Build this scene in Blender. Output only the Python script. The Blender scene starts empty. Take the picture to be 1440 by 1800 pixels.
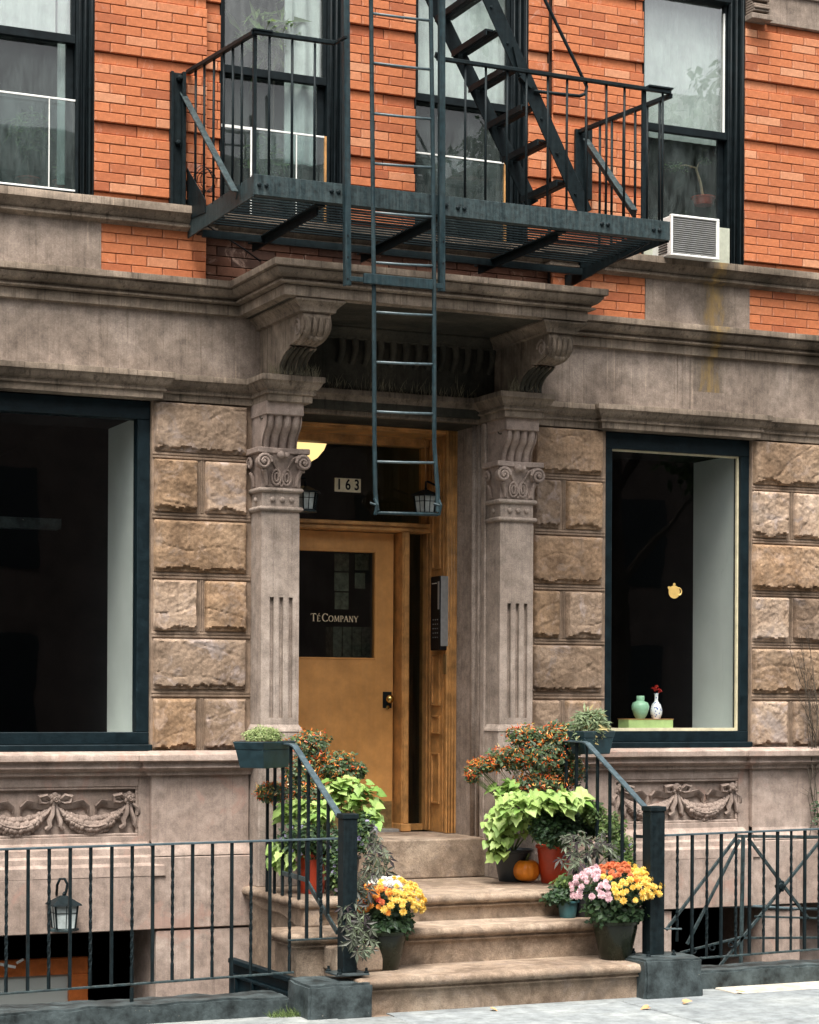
import bpy, bmesh, math, random
from mathutils import Vector, Matrix, noise
random.seed(7)
R = math.radians
scene = bpy.context.scene
COL = scene.collection

# ------------------------------------------------------------------ camera
F = 3650.0; TH = R(24.3); D0 = 14.34; YH = 328.0; ROLL = .005; EYE = 1.93
SN, CS = math.sin(TH), math.cos(TH)
CAMX, CAMY = -D0 * SN, -D0 * CS
cam_d = bpy.data.cameras.new('camera')
cam = bpy.data.objects.new('camera', cam_d); COL.objects.link(cam); scene.camera = cam
cam_d.sensor_fit = 'VERTICAL'; cam_d.sensor_height = 36.0; cam_d.lens = F / 1800 * 36
cam_d.shift_y = 328.0 / 1800; cam_d.shift_x = -1.64 / 1800
cam_d.clip_end = 400
cam.location = (CAMX, CAMY, EYE)
mr = Vector((CS, -SN, 0)); mf = Vector((SN, CS, 0)); mu = Vector((0, 0, 1))
rm = Matrix((mr, mu, -mf)).transposed().to_4x4()
cam.matrix_world = Matrix.Translation((CAMX, CAMY, EYE)) @ rm @ Matrix.Rotation(ROLL, 4, 'Z')

# ------------------------------------------------------------------ light
w = bpy.data.worlds.new('World'); scene.world = w; w.use_nodes = True
wn = w.node_tree
for n in list(wn.nodes): wn.nodes.remove(n)
sky = wn.nodes.new('ShaderNodeTexSky'); sky.sky_type = 'NISHITA'; sky.sun_disc = False
SUN_EL, SUN_ROT = R(63), R(208)
sky.sun_elevation = SUN_EL; sky.sun_rotation = SUN_ROT
sky.air_density = 1.6; sky.dust_density = 6.0; sky.ozone_density = 1.0
hs = wn.nodes.new('ShaderNodeHueSaturation'); hs.inputs['Saturation'].default_value = .22
bg = wn.nodes.new('ShaderNodeBackground'); bg.inputs['Strength'].default_value = .135
wo = wn.nodes.new('ShaderNodeOutputWorld')
wn.links.new(sky.outputs[0], hs.inputs['Color']); wn.links.new(hs.outputs[0], bg.inputs['Color'])
wn.links.new(bg.outputs[0], wo.inputs['Surface'])
sd = bpy.data.lights.new('sun', 'SUN'); sd.energy = 2.35; sd.angle = R(24); sd.color = (1, .95, .88)
sun = bpy.data.objects.new('sun', sd); COL.objects.link(sun)
sdir = Vector((math.sin(SUN_ROT) * math.cos(SUN_EL), math.cos(SUN_ROT) * math.cos(SUN_EL), math.sin(SUN_EL)))
sun.rotation_euler = sdir.to_track_quat('Z', 'Y').to_euler()
scene.view_settings.view_transform = 'Standard'; scene.view_settings.look = 'None'
scene.view_settings.exposure = 1.15; scene.view_settings.gamma = 1.0
scene.view_settings.use_curve_mapping = False
scene.cycles.max_bounces = 8; scene.cycles.transparent_max_bounces = 24

# ------------------------------------------------------------------ measuring helpers (photo pixel -> point at a known distance)
def _ray(px, py):
    u, v = px - 720, py - 900
    a = u - ROLL * v; b = v + ROLL * u - YH
    return (F * SN + a * CS, F * CS - a * SN, -b)
def at(px, py, Y=0.0):
    d = _ray(px, py); t = (Y - CAMY) / d[1]
    return Vector((CAMX + d[0] * t, Y, EYE + d[2] * t))
def atx(px, py, X):
    d = _ray(px, py); t = (X - CAMX) / d[0]
    return Vector((X, CAMY + d[1] * t, EYE + d[2] * t))
def atz(px, py, Z):
    d = _ray(px, py); t = (Z - EYE) / d[2]
    return Vector((CAMX + d[0] * t, CAMY + d[1] * t, Z))
def XX(px, Y=0.0, py=900): return at(px, py, Y).x
def ZZ(px, py, Y=0.0): return at(px, py, Y).z

# ------------------------------------------------------------------ object helpers
class MB:
    def __init__(s): s.v = []; s.f = []
    def add(s, vs, fs):
        o = len(s.v); s.v += [tuple(p) for p in vs]; s.f += [tuple(i + o for i in q) for q in fs]
        return s
    def box(s, x0, x1, y0, y1, z0, z1):
        if x0 > x1: x0, x1 = x1, x0
        if y0 > y1: y0, y1 = y1, y0
        if z0 > z1: z0, z1 = z1, z0
        return s.add([(x0,y0,z0),(x1,y0,z0),(x1,y1,z0),(x0,y1,z0),(x0,y0,z1),(x1,y0,z1),(x1,y1,z1),(x0,y1,z1)],
              [(0,3,2,1),(4,5,6,7),(0,1,5,4),(1,2,6,5),(2,3,7,6),(3,0,4,7)])
    def hexa(s, b, t):   # two quads (bottom ccw, top ccw)
        return s.add(list(b) + list(t), [(0,3,2,1),(4,5,6,7),(0,1,5,4),(1,2,6,5),(2,3,7,6),(3,0,4,7)])
    def bar(s, p, q, w, h, up=(0, 0, 1)):
        p, q = Vector(p), Vector(q); d = (q - p).normalized(); u = Vector(up)
        sd_ = d.cross(u)
        if sd_.length < 1e-4: sd_ = d.cross(Vector((0, 1, 0)))
        sd_.normalize(); u = sd_.cross(d).normalized()
        a = sd_ * w / 2; b = u * h / 2
        return s.hexa([p - a - b, p + a - b, p + a + b, p - a + b], [q - a - b, q + a - b, q + a + b, q - a + b])
    def tube(s, pts, r, n=6, cap=True, tw=0.0, sq=False):
        pts = [Vector(p) for p in pts]; m = len(pts)
        rs = r if isinstance(r, (list, tuple)) else [r] * m
        d0 = (pts[1] - pts[0]).normalized()
        ref = Vector((0, 0, 1)) if abs(d0.z) < .9 else Vector((0, 1, 0))
        u = d0.cross(ref).normalized(); vs = []; fs = []
        for i in range(m):
            if i == 0: d = pts[1] - pts[0]
            elif i == m - 1: d = pts[-1] - pts[-2]
            else: d = pts[i + 1] - pts[i - 1]
            d.normalize(); u = (u - d * u.dot(d)); u.normalize(); w_ = d.cross(u)
            for k in range(n):
                a = 2 * math.pi * k / n + tw * i
                vs.append(pts[i] + (u * math.cos(a) + w_ * math.sin(a)) * rs[i])
        for i in range(m - 1):
            for k in range(n):
                fs.append((i*n+k, i*n+(k+1) % n, (i+1)*n+(k+1) % n, (i+1)*n+k))
        if cap: fs.append(tuple(range(n - 1, -1, -1))); fs.append(tuple((m-1)*n + k for k in range(n)))
        return s.add(vs, fs)
    def lathe(s, prof, n=24, c=(0, 0, 0), axis='z', sc=(1, 1)):
        vs = []; fs = []; m = len(prof)
        for (r, z) in prof:
            for k in range(n):
                a = 2 * math.pi * k / n; x, y = r * math.cos(a) * sc[0], r * math.sin(a) * sc[1]
                if axis == 'z': p = (c[0] + x, c[1] + y, c[2] + z)
                elif axis == 'y': p = (c[0] + x, c[1] + z, c[2] + y)
                else: p = (c[0] + z, c[1] + x, c[2] + y)
                vs.append(p)
        for i in range(m - 1):
            for k in range(n): fs.append((i*n+k, i*n+(k+1) % n, (i+1)*n+(k+1) % n, (i+1)*n+k))
        fs.append(tuple(range(n - 1, -1, -1))); fs.append(tuple((m-1)*n + k for k in range(n)))
        return s.add(vs, fs)
    def sweep(s, prof, path, seg=.25, wear=0.0, closed_top=True):
        """moulding: prof (out, z) from top back to bottom back; path of (x, y), outward = right-hand side (-y for +x)"""
        P = [Vector((a, b)) for a, b in path]; m = len(P); offs = []
        for i in range(m):
            ns = []
            if i > 0: d = (P[i] - P[i-1]).normalized(); ns.append(Vector((d.y, -d.x)))
            if i < m - 1: d = (P[i+1] - P[i]).normalized(); ns.append(Vector((d.y, -d.x)))
            if len(ns) == 1: offs.append(ns[0])
            else:
                b = ns[0] + ns[1]; b.normalize(); offs.append(b / max(.3, b.dot(ns[0])))
        st = []
        for i in range(m - 1):
            L = (P[i+1] - P[i]).length; k = max(1, int(L / seg))
            for j in range(k): t = j / k; st.append((P[i].lerp(P[i+1], t), offs[i].lerp(offs[i+1], t)))
        st.append((P[-1], offs[-1]))
        vs = []; fs = []; np_ = len(prof)
        for (p, o) in st:
            for (d, z) in prof:
                q = p + o * d
                if wear and d > .02:
                    nn = noise.noise(Vector((q.x * 9, q.y * 9, z * 15))) * wear
                    q = p + o * (d + nn); z = z + nn * .6
                vs.append((q.x, q.y, z))
        for i in range(len(st) - 1):
            for k in range(np_ - 1):
                fs.append((i*np_+k, i*np_+k+1, (i+1)*np_+k+1, (i+1)*np_+k))
        fs.append(tuple(range(np_))); fs.append(tuple((len(st)-1)*np_ + k for k in range(np_ - 1, -1, -1)))
        return s.add(vs, fs)
    def build(s, name, mat, parent=None, smooth=False, bevel=0.0, kind=None, label=None, fix=True, seg=1, auto=None):
        me = bpy.data.meshes.new(name); me.from_pydata(s.v, [], s.f)
        if fix:
            bm = bmesh.new(); bm.from_mesh(me); bmesh.ops.recalc_face_normals(bm, faces=bm.faces); bm.to_mesh(me); bm.free()
        me.materials.append(mat)
        if smooth or auto: me.polygons.foreach_set('use_smooth', [True] * len(me.polygons))
        if auto: me.set_sharp_from_angle(angle=R(auto))
        me.update()
        o = bpy.data.objects.new(name, me); COL.objects.link(o)
        if parent is not None:
            o.parent = parent
            if parent.location.length > 0 or parent.rotation_euler.z != 0:
                pm = Matrix.Translation(parent.location) @ parent.rotation_euler.to_matrix().to_4x4()
                if parent.get('_w', 1): me.transform(pm.inverted())
        if bevel:
            b = o.modifiers.new('bevel', 'BEVEL'); b.width = bevel; b.segments = seg; b.limit_method = 'ANGLE'; b.angle_limit = R(35)
            b.harden_normals = False
        if kind: o['kind'] = kind
        if label: o['label'] = label
        return o
def empty(name, loc=(0, 0, 0), rz=0.0, label=None, cat=None, group=None):
    o = bpy.data.objects.new(name, None); COL.objects.link(o); o.location = loc; o.rotation_euler = (0, 0, rz)
    o.empty_display_size = .1
    return tag(o, label, cat, group)
def tag(o, label=None, cat=None, group=None, kind=None):
    if label: o['label'] = label
    if cat: o['category'] = cat
    if group: o['group'] = group
    if kind: o['kind'] = kind
    return o
def local(o):      # parts of o are built in o's own coordinates
    o['_w'] = 0; return o
def piece(name, mesh, parent, loc=(0, 0, 0), rot=None, sc=None, label=None):
    o = bpy.data.objects.new(name, mesh); COL.objects.link(o); o.parent = parent; o.location = loc
    if rot is not None: o.rotation_euler = rot
    if sc is not None: o.scale = sc
    if label: o['label'] = label
    return o
def mesh_of(mb, name, mat, smooth=False):
    me = bpy.data.meshes.new(name); me.from_pydata(mb.v, [], mb.f); me.materials.append(mat)
    bm = bmesh.new(); bm.from_mesh(me); bmesh.ops.recalc_face_normals(bm, faces=bm.faces); bm.to_mesh(me); bm.free()
    if smooth: me.polygons.foreach_set('use_smooth', [True] * len(me.polygons))
    return me

# ------------------------------------------------------------------ materials
class NT:
    def __init__(s, name):
        s.m = bpy.data.materials.new(name); s.m.use_nodes = True; s.t = s.m.node_tree
        for n in list(s.t.nodes): s.t.nodes.remove(n)
        s.out = s.t.nodes.new('ShaderNodeOutputMaterial')
    def n(s, ty, **kw):
        x = s.t.nodes.new(ty)
        for k, v in kw.items():
            if hasattr(x, k): setattr(x, k, v)
            else: x.inputs[k.replace('_', ' ')].default_value = v
        return x
    def l(s, a, b): s.t.links.new(a, b); return b
    def coord(s, scale=(1, 1, 1)):
        if not hasattr(s, 'tc'): s.tc = s.n('ShaderNodeTexCoord')
        mp = s.n('ShaderNodeMapping'); mp.inputs['Scale'].default_value = scale
        s.l(s.tc.outputs['Object'], mp.inputs['Vector']); return mp.outputs[0]
    def noise(s, scale, detail=4, rough=.6, sc=(1, 1, 1), dist=0.0):
        x = s.n('ShaderNodeTexNoise'); x.inputs['Scale'].default_value = scale; x.inputs['Detail'].default_value = detail
        x.inputs['Roughness'].default_value = rough; x.inputs['Distortion'].default_value = dist
        s.l(s.coord(sc), x.inputs['Vector']); return x.outputs['Fac']
    def ramp(s, fac, stops):
        r = s.n('ShaderNodeValToRGB'); e = r.color_ramp.elements
        e[0].position, e[0].color = stops[0][0], (*stops[0][1], 1) if len(stops[0][1]) == 3 else stops[0][1]
        e[1].position, e[1].color = stops[-1][0], (*stops[-1][1], 1)
        for p, c in stops[1:-1]:
            q = e.new(p); q.color = (*c, 1)
        s.l(fac, r.inputs[0]); return r.outputs[0]
    def mix(s, a, b, fac, mode='MIX'):
        x = s.n('ShaderNodeMix'); x.data_type = 'RGBA'; x.blend_type = mode; x.clamp_factor = True
        for sock, val in ((x.inputs[6], a), (x.inputs[7], b), (x.inputs[0], fac)):
            if hasattr(val, 'is_linked'): s.l(val, sock)
            elif isinstance(val, (tuple, list)): sock.default_value = (*val, 1)
            else: sock.default_value = val
        return x.outputs[2]
    def math(s, op, a, b=0.0, clamp=False):
        x = s.n('ShaderNodeMath'); x.operation = op; x.use_clamp = clamp
        for sock, val in ((x.inputs[0], a), (x.inputs[1], b)):
            if hasattr(val, 'is_linked'): s.l(val, sock)
            else: sock.default_value = val
        return x.outputs[0]
    def rand(s):
        if not hasattr(s, 'rnd'):
            g = s.n('ShaderNodeNewGeometry'); o = s.n('ShaderNodeObjectInfo')
            s.rnd = s.math('FRACT', s.math('ADD', g.outputs['Random Per Island'], o.outputs['Random']))
        return s.rnd
    def bsdf(s, color, rough=.8, metal=0.0, bump=None, bstr=.3, bdist=.01, spec=.5, **kw):
        b = s.n('ShaderNodeBsdfPrincipled')
        for sock, val in ((b.inputs['Base Color'], color), (b.inputs['Roughness'], rough), (b.inputs['Metallic'], metal)):
            if hasattr(val, 'is_linked'): s.l(val, sock)
            elif isinstance(val, (tuple, list)): sock.default_value = (*val, 1)
            else: sock.default_value = val
        b.inputs['Specular IOR Level'].default_value = spec
        if bump is not None:
            bp = s.n('ShaderNodeBump'); bp.inputs['Strength'].default_value = bstr; bp.inputs['Distance'].default_value = bdist
            s.l(bump, bp.inputs['Height']); s.l(bp.outputs[0], b.inputs['Normal'])
        for k, v in kw.items(): b.inputs[k].default_value = v
        s.l(b.outputs[0], s.out.inputs['Surface']); return b

def stone(name, lo, mid, hi, streak=.5, grime=.5, bump=.35, fine=120, rough=.88, rnd=0.0, tint=None, drip=0.0, stain=False, spk=.55, blotch=0.0):
    t = NT(name)
    big = t.noise(1.6, 6, .62, dist=.6)
    c = t.ramp(big, [(.30, lo), (.50, mid), (.68, hi)])
    med = t.noise(11, 8, .7)
    c = t.mix(c, t.ramp(med, [(.30, (.45, .44, .43)), (.62, (1.14, 1.12, 1.10))]), .75, 'MULTIPLY')
    st = t.noise(5, 6, .75, sc=(6, 6, .22))
    c = t.mix(c, t.ramp(st, [(.33, (.42, .41, .40)), (.47, (1, 1, 1)), (.60, (1, 1, 1)), (.72, (1.35, 1.33, 1.30))]), streak, 'MULTIPLY')
    spkn = t.noise(fine, 3, .8)
    c = t.mix(c, t.ramp(spkn, [(.3, (.62, .62, .62)), (.7, (1.25, 1.25, 1.25))]), spk, 'MULTIPLY')
    spk_ = spk
    if blotch:
        bb = t.noise(4.5, 7, .72, dist=1.4)
        c = t.mix(c, (.43, .36, .33), t.ramp(bb, [(.54, (0, 0, 0)), (.64, (blotch,) * 3)]))
        b3 = t.noise(3.1, 6, .7, dist=.8, sc=(1.3, 1.3, 1.3))
        c = t.mix(c, t.ramp(b3, [(.36, (.50, .47, .45)), (.52, (1, 1, 1))]), .8, 'MULTIPLY')
    if tint:
        pt = t.noise(3.2, 5, .7, dist=1.0)
        c = t.mix(c, tint, t.ramp(pt, [(.56, (0, 0, 0)), (.66, (.65, .65, .65))]))
    if drip:
        d1 = t.noise(7, 5, .75, sc=(9, 9, .12))
        dm = t.noise(1.7, 4, .6)
        dd = t.ramp(d1, [(.30, (.30, .28, .25)), (.44, (1, 1, 1)), (.58, (1, 1, 1)), (.68, (1.75, 1.7, 1.62))])
        c = t.mix(c, t.mix(c, dd, 1.0, 'MULTIPLY'), t.ramp(dm, [(.38, (0, 0, 0)), (.6, (drip, drip, drip))]))
    if stain:
        sp_ = t.n('ShaderNodeSeparateXYZ'); t.l(t.tc.outputs['Object'], sp_.inputs[0])
        off = t.math('MULTIPLY', t.math('SUBTRACT', t.noise(6, 5, .7, sc=(1.6, 1.6, .5)), .5), .42)
        dx = t.math('ABSOLUTE', t.math('ADD', t.math('SUBTRACT', sp_.outputs[0], 2.40), off))
        zf_ = t.math('MULTIPLY', t.math('GREATER_THAN', sp_.outputs[2], 4.2), 1.0)
        m1 = t.math('MULTIPLY', t.math('SUBTRACT', 1.0, t.math('MULTIPLY', dx, 13.0), True), zf_)
        m0 = t.math('MULTIPLY', t.math('SUBTRACT', 1.0, t.math('MULTIPLY', dx, 5.0), True), zf_)
        c = t.mix(c, (.055, .045, .028), t.math('MULTIPLY', m0, .75))
        c = t.mix(c, (.36, .23, .075), t.math('MULTIPLY', t.math('MULTIPLY', m1, t.noise(9, 6, .75, sc=(5, 5, .35))), .95))
    if rnd:
        c = t.mix(c, t.ramp(t.rand(), [(0, (.66, .64, .65)), (.25, (1.0, .90, .78)), (.45, (1.15, 1.0, .84)), (.62, (.85, .80, .76)), (.8, (1.0, 1.0, 1.03)), (1, (1.32, 1.30, 1.32))]), rnd, 'MULTIPLY')
    h = t.math('ADD', t.math('MULTIPLY', med, .7), t.math('MULTIPLY', spkn, .35))
    t.bsdf(c, rough, bump=h, bstr=bump, bdist=.012, spec=.25)
    return t.m
def paint(name, col, rough=.4, wear=None, wamt=.0, bump=.12, scale=14, var=.35, spec=.5, streak=0.0, metal=0.0):
    t = NT(name)
    n1 = t.noise(scale, 6, .65)
    c = t.mix(col, t.ramp(n1, [(.3, (1 - var,) * 3), (.7, (1 + var,) * 3)]), 1.0, 'MULTIPLY')
    if streak:
        st = t.noise(9, 5, .7, sc=(5, 5, .3))
        c = t.mix(c, t.ramp(st, [(.4, (0, 0, 0)), (.72, (.16, .18, .17))]), streak, 'ADD')
    if wear:
        n2 = t.noise(scale * 1.9, 8, .75, sc=(1, 1, 1.0), dist=.5)
        c = t.mix(c, wear, t.ramp(n2, [(.62 - wamt, (0, 0, 0)), (.66 - wamt, (1, 1, 1))]))
    rr = t.math('ADD', rough, t.math('MULTIPLY', t.math('SUBTRACT', n1, .5), .35))
    t.bsdf(c, rr, metal, bump=t.noise(scale * 4, 5, .6), bstr=bump, bdist=.004, spec=spec)
    return t.m
def flat(name, col, rough=.6, metal=0.0, spec=.5, var=.12, scale=30, **kw):
    t = NT(name)
    c = t.mix(col, t.ramp(t.noise(scale, 4, .6), [(.3, (1 - var,) * 3), (.7, (1 + var,) * 3)]), 1.0, 'MULTIPLY')
    t.bsdf(c, rough, metal, spec=spec, bump=t.noise(scale * 3, 3, .6), bstr=.08, bdist=.003, **kw); return t.m
def leafm(name, a, b, rough=.5, trans=.35):
    t = NT(name)
    c = t.mix(a, b, t.rand())
    c = t.mix(c, t.ramp(t.noise(40, 3, .6), [(.3, (.8, .8, .8)), (.7, (1.2, 1.2, 1.2))]), .6, 'MULTIPLY')
    p = t.bsdf(c, rough, spec=.4)
    tr = t.n('ShaderNodeBsdfTranslucent'); t.l(c, tr.inputs['Color'])
    mx = t.n('ShaderNodeMixShader'); mx.inputs[0].default_value = trans
    t.l(p.outputs[0], mx.inputs[1]); t.l(tr.outputs[0], mx.inputs[2]); t.l(mx.outputs[0], t.out.inputs['Surface'])
    return t.m
def glass(name, ior=1.5, tint=(.9, .94, .93), dirt=.0, rough=.0, dcol=(.45, .47, .46)):
    t = NT(name)
    tr = t.n('ShaderNodeBsdfTransparent'); tr.inputs['Color'].default_value = (*tint, 1)
    gl = t.n('ShaderNodeBsdfGlossy'); gl.inputs['Roughness'].default_value = rough
    fr = t.n('ShaderNodeFresnel'); fr.inputs['IOR'].default_value = ior
    bp = t.n('ShaderNodeBump'); bp.inputs['Strength'].default_value = .03; bp.inputs['Distance'].default_value = .02
    t.l(t.noise(2.2, 2, .5), bp.inputs['Height']); t.l(bp.outputs[0], gl.inputs['Normal'])
    ge = t.n('ShaderNodeNewGeometry'); mx = t.n('ShaderNodeMixShader'); t.l(t.math('MULTIPLY', fr.outputs[0], t.math('SUBTRACT', 1.0, ge.outputs['Backfacing'])), mx.inputs[0]); t.l(tr.outputs[0], mx.inputs[1]); t.l(gl.outputs[0], mx.inputs[2])
    o = mx.outputs[0]
    if dirt:
        df = t.n('ShaderNodeBsdfDiffuse'); df.inputs['Color'].default_value = (*dcol, 1)
        m2 = t.n('ShaderNodeMixShader')
        nz = t.math('MULTIPLY', t.noise(3, 7, .7, sc=(2.5, 2.5, .8)), t.noise(14, 6, .75, sc=(3, 3, .5)))
        t.l(t.ramp(nz, [(.12, (0, 0, 0)), (.5, (dirt, dirt, dirt))]), m2.inputs[0])
        t.l(o, m2.inputs[1]); t.l(df.outputs[0], m2.inputs[2]); o = m2.outputs[0]
    t.l(o, t.out.inputs['Surface']); return t.m

M = {}
M['brown'] = stone('brownstone', (.165, .13, .105), (.265, .213, .175), (.37, .305, .258), streak=.4, bump=.45, drip=.8, stain=True, spk=.7)
M['brownpink'] = stone('brownstone_painted_base', (.26, .20, .165), (.36, .283, .24), (.45, .365, .315), streak=.3, bump=.45, drip=.4, tint=(.36, .225, .18))
M['pil'] = stone('brownstone_pilaster', (.25, .20, .165), (.335, .275, .232), (.43, .36, .31), streak=.5, bump=.4, drip=.4, spk=.8)
M['grime'] = stone('brownstone_weathered_top', (.075, .06, .044), (.185, .147, .113), (.34, .275, .215), streak=1.0, bump=.5, drip=1.0, stain=True)
M['soot'] = stone('brownstone_shaded_sooty', (.018, .019, .015), (.045, .042, .032), (.085, .074, .055), streak=.7, bump=.5)  # portico shade put into the stone colour, plus dirt on the brackets
M['rust'] = stone('rock_faced_stone', (.20, .142, .095), (.32, .235, .165), (.41, .325, .25), streak=.35, bump=.8, fine=60, rnd=1.0, tint=(.22, .185, .165), blotch=.5, spk=.7)
M['joint'] = stone('tooled_margin_stone', (.17, .122, .085), (.25, .182, .132), (.33, .25, .19), streak=.5, bump=.5, drip=.5)
M['step'] = stone('worn_step_stone', (.20, .145, .105), (.32, .242, .178), (.45, .36, .275), streak=.12, bump=.9, tint=(.15, .113, .085), spk=.8, blotch=.18)
M['relief'] = stone('carved_relief_stone', (.20, .15, .125), (.30, .235, .20), (.40, .32, .275), streak=.3, bump=.5)
M['slab'] = stone('bluestone_flag', (.17, .19, .20), (.235, .26, .265), (.30, .325, .32), streak=0, bump=.15, rnd=.25, spk=.12, fine=60)
M['slabcream'] = stone('pale_concrete_flag', (.40, .37, .31), (.48, .445, .37), (.54, .50, .43), streak=0, bump=.2, spk=.2)
M['asphalt'] = stone('asphalt', (.035, .035, .036), (.05, .05, .05), (.065, .065, .065), streak=0, bump=.6)
M['mortar'] = stone('dark_mortar', (.014, .009, .007), (.025, .016, .012), (.05, .032, .024), streak=.2, bump=.5)
def brickmat(name, a, b, c3):
    t = NT(name)
    c = t.ramp(t.rand(), [(0, a), (.45, b), (.85, b), (1, c3)])
    n1 = t.noise(2.2, 6, .65, dist=.5)
    c = t.mix(c, t.ramp(n1, [(.3, (.78, .74, .72)), (.55, (1, 1, 1)), (.72, (1.15, 1.22, 1.28))]), .9, 'MULTIPLY')
    n2 = t.noise(38, 8, .75)
    c = t.mix(c, t.ramp(n2, [(.3, (.60, .56, .54)), (.65, (1.15, 1.15, 1.15))]), .6, 'MULTIPLY')
    bl = t.noise(7, 9, .8, dist=.9)
    c = t.mix(c, (.66, .47, .38), t.ramp(bl, [(.56, (0, 0, 0)), (.70, (.5, .5, .5))]))
    t.bsdf(c, .82, bump=n2, bstr=.5, bdist=.006, spec=.3); return t.m
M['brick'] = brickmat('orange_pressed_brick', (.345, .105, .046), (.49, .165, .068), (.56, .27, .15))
M['soot_shade_brick'] = brickmat('shaded_sooty_brick', (.050, .024, .016), (.11, .045, .026), (.17, .08, .05))  # soot and the balcony's shade, both put into the brick colour
M['brickb'] = brickmat('orange_flat_brick', (.52, .15, .06), (.60, .19, .078), (.62, .24, .11))
M['iron'] = paint('teal_black_iron_paint', (.0055, .0105, .0125), .5, wear=(.06, .08, .08), wamt=-.11, bump=.25, scale=30, var=.5, streak=.04, spec=.12)
M['irong'] = paint('greenish_iron_paint', (.018, .031, .034), .48, wear=(.13, .15, .145), wamt=-.075, bump=.5, scale=26, var=.7, streak=.22, spec=.2)
M['ironl'] = paint('teal_ladder_paint', (.008, .021, .026), .45, wear=(.10, .13, .13), wamt=-.07, bump=.25, scale=30, var=.5, streak=.15, spec=.2)
M['ironw'] = paint('worn_rail_metal', (.07, .10, .11), .38, wear=(.25, .27, .27), wamt=-.05, bump=.25, scale=40)
M['wframe'] = paint('teal_black_window_paint', (.004, .0075, .009), .5, wear=(.12, .10, .08), wamt=-.11, bump=.3, scale=18, var=.5, spec=.15)
M['shopframe'] = paint('dark_teal_shopfront_paint', (.004, .011, .0145), .45, wear=(.36, .30, .24), wamt=-.085, bump=.35, scale=15, var=.4, spec=.2)
M['block'] = paint('teal_painted_masonry', (.042, .054, .056), .5, wear=(.34, .32, .27), wamt=-.035, bump=1.2, scale=9, var=.8, spec=.25)
M['door'] = paint('ochre_door_paint', (.58, .285, .085), .42, wear=(.30, .15, .05), wamt=-.085, bump=.14, scale=5, var=.22, streak=.10)
M['wood'] = paint('ochre_frame_paint', (.44, .22, .07), .42, wear=(.12, .065, .03), wamt=-.05, bump=.2, scale=8, var=.5, streak=.12)
M['wood2'] = paint('varnished_orange_wood', (.48, .13, .03), .35, bump=.2, scale=12, var=.3)
M['brass'] = flat('brass', (.55, .40, .14), .25, 1.0)
M['brassd'] = flat('dull_brass', (.34, .24, .11), .42, .7, var=.35)
M['white'] = paint('white_window_paint', (.74, .74, .70), .45, wear=(.4, .38, .33), wamt=-.08, var=.1)
M['plaster'] = flat('white_interior_plaster', (.47, .50, .465), .7, var=.06, scale=3)
M['hall'] = flat('dim_hall_paint', (.045, .05, .038), .6, var=.4, scale=3)
M['cream'] = paint('cream_painted_bead', (.62, .56, .38), .45, wear=(.25, .22, .16), wamt=-.06, var=.2)
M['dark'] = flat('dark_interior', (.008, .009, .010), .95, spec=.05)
M['black'] = flat('black_plastic', (.006, .006, .007), .4, spec=.2)
M['gsh'] = glass('shop_glass', 1.62, tint=(.97, .98, .98))
M['gup'] = glass('sash_glass', 1.9, dirt=.16)
M['gbright'] = glass('sky_reflecting_sash_glass', 3.0, dirt=.22, dcol=(.6, .64, .62))
M['gup2'] = glass('storm_glass', 1.75, tint=(.80, .85, .845), dirt=.14, dcol=(.34, .40, .39))
M['gdoor'] = glass('door_glass', 1.65, tint=(.78, .81, .80))
M['gfrost'] = flat('frosted_glass', (.42, .47, .46), .35, var=.3, scale=20)
M['curtain'] = flat('pale_curtain', (.50, .52, .50), .9, var=.2, scale=6)
M['letter'] = flat('cream_lettering', (.72, .62, .42), .5)
M['numplate'] = flat('cream_number_plate', (.86, .80, .58), .45)
M['gold'] = flat('gold_leaf', (.62, .42, .13), .45, .2)
M['paper'] = flat('pinned_paper', (.17, .18, .13), .9, var=.5)
M['railtop'] = paint('weathered_rail_paint', (.055, .080, .092), .42, wear=(.02, .035, .04), wamt=-.06, bump=.25, scale=24, var=.4, spec=.3)
M['silver'] = flat('brushed_steel', (.42, .43, .43), .35, .6)
# ================================================================== SETTING
def structure(name, mb, mat, parent=None, **kw):
    o = mb.build(name, mat, parent, **kw)
    if parent is None: o['kind'] = 'structure'
    return o
GZ = .085                                           # pavement level at the house
structure('street', MB().box(-60, 60, -60, -4.6, -.25, -.10), M['asphalt'])
structure('opposite_pavement', MB().box(-60, 60, -26, -21.5, -.10, .04), M['slab'])
pave = structure('pavement', MB().box(-40, 40, -4.6, -1.72, -.25, GZ - .012), M['joint'])
xs = [-11.5, -9.6, -7.9, -6.1, -4.35, -2.6, -1.02, .52, 2.02, 3.6, 5.3, 7.2, 9.0]
for j, (ya, yb) in enumerate([(-2.98, -2.02), (-4.5, -2.99)]):
    for i in range(len(xs) - 1):
        o_ = (0, .31)[j]
        structure('paving_slab', MB().box(xs[i] + .006 + o_, xs[i+1] - .006 + o_, ya, yb, GZ - .02, GZ + random.uniform(-.003, .004)), M['slab'], pave, bevel=.006)
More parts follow.
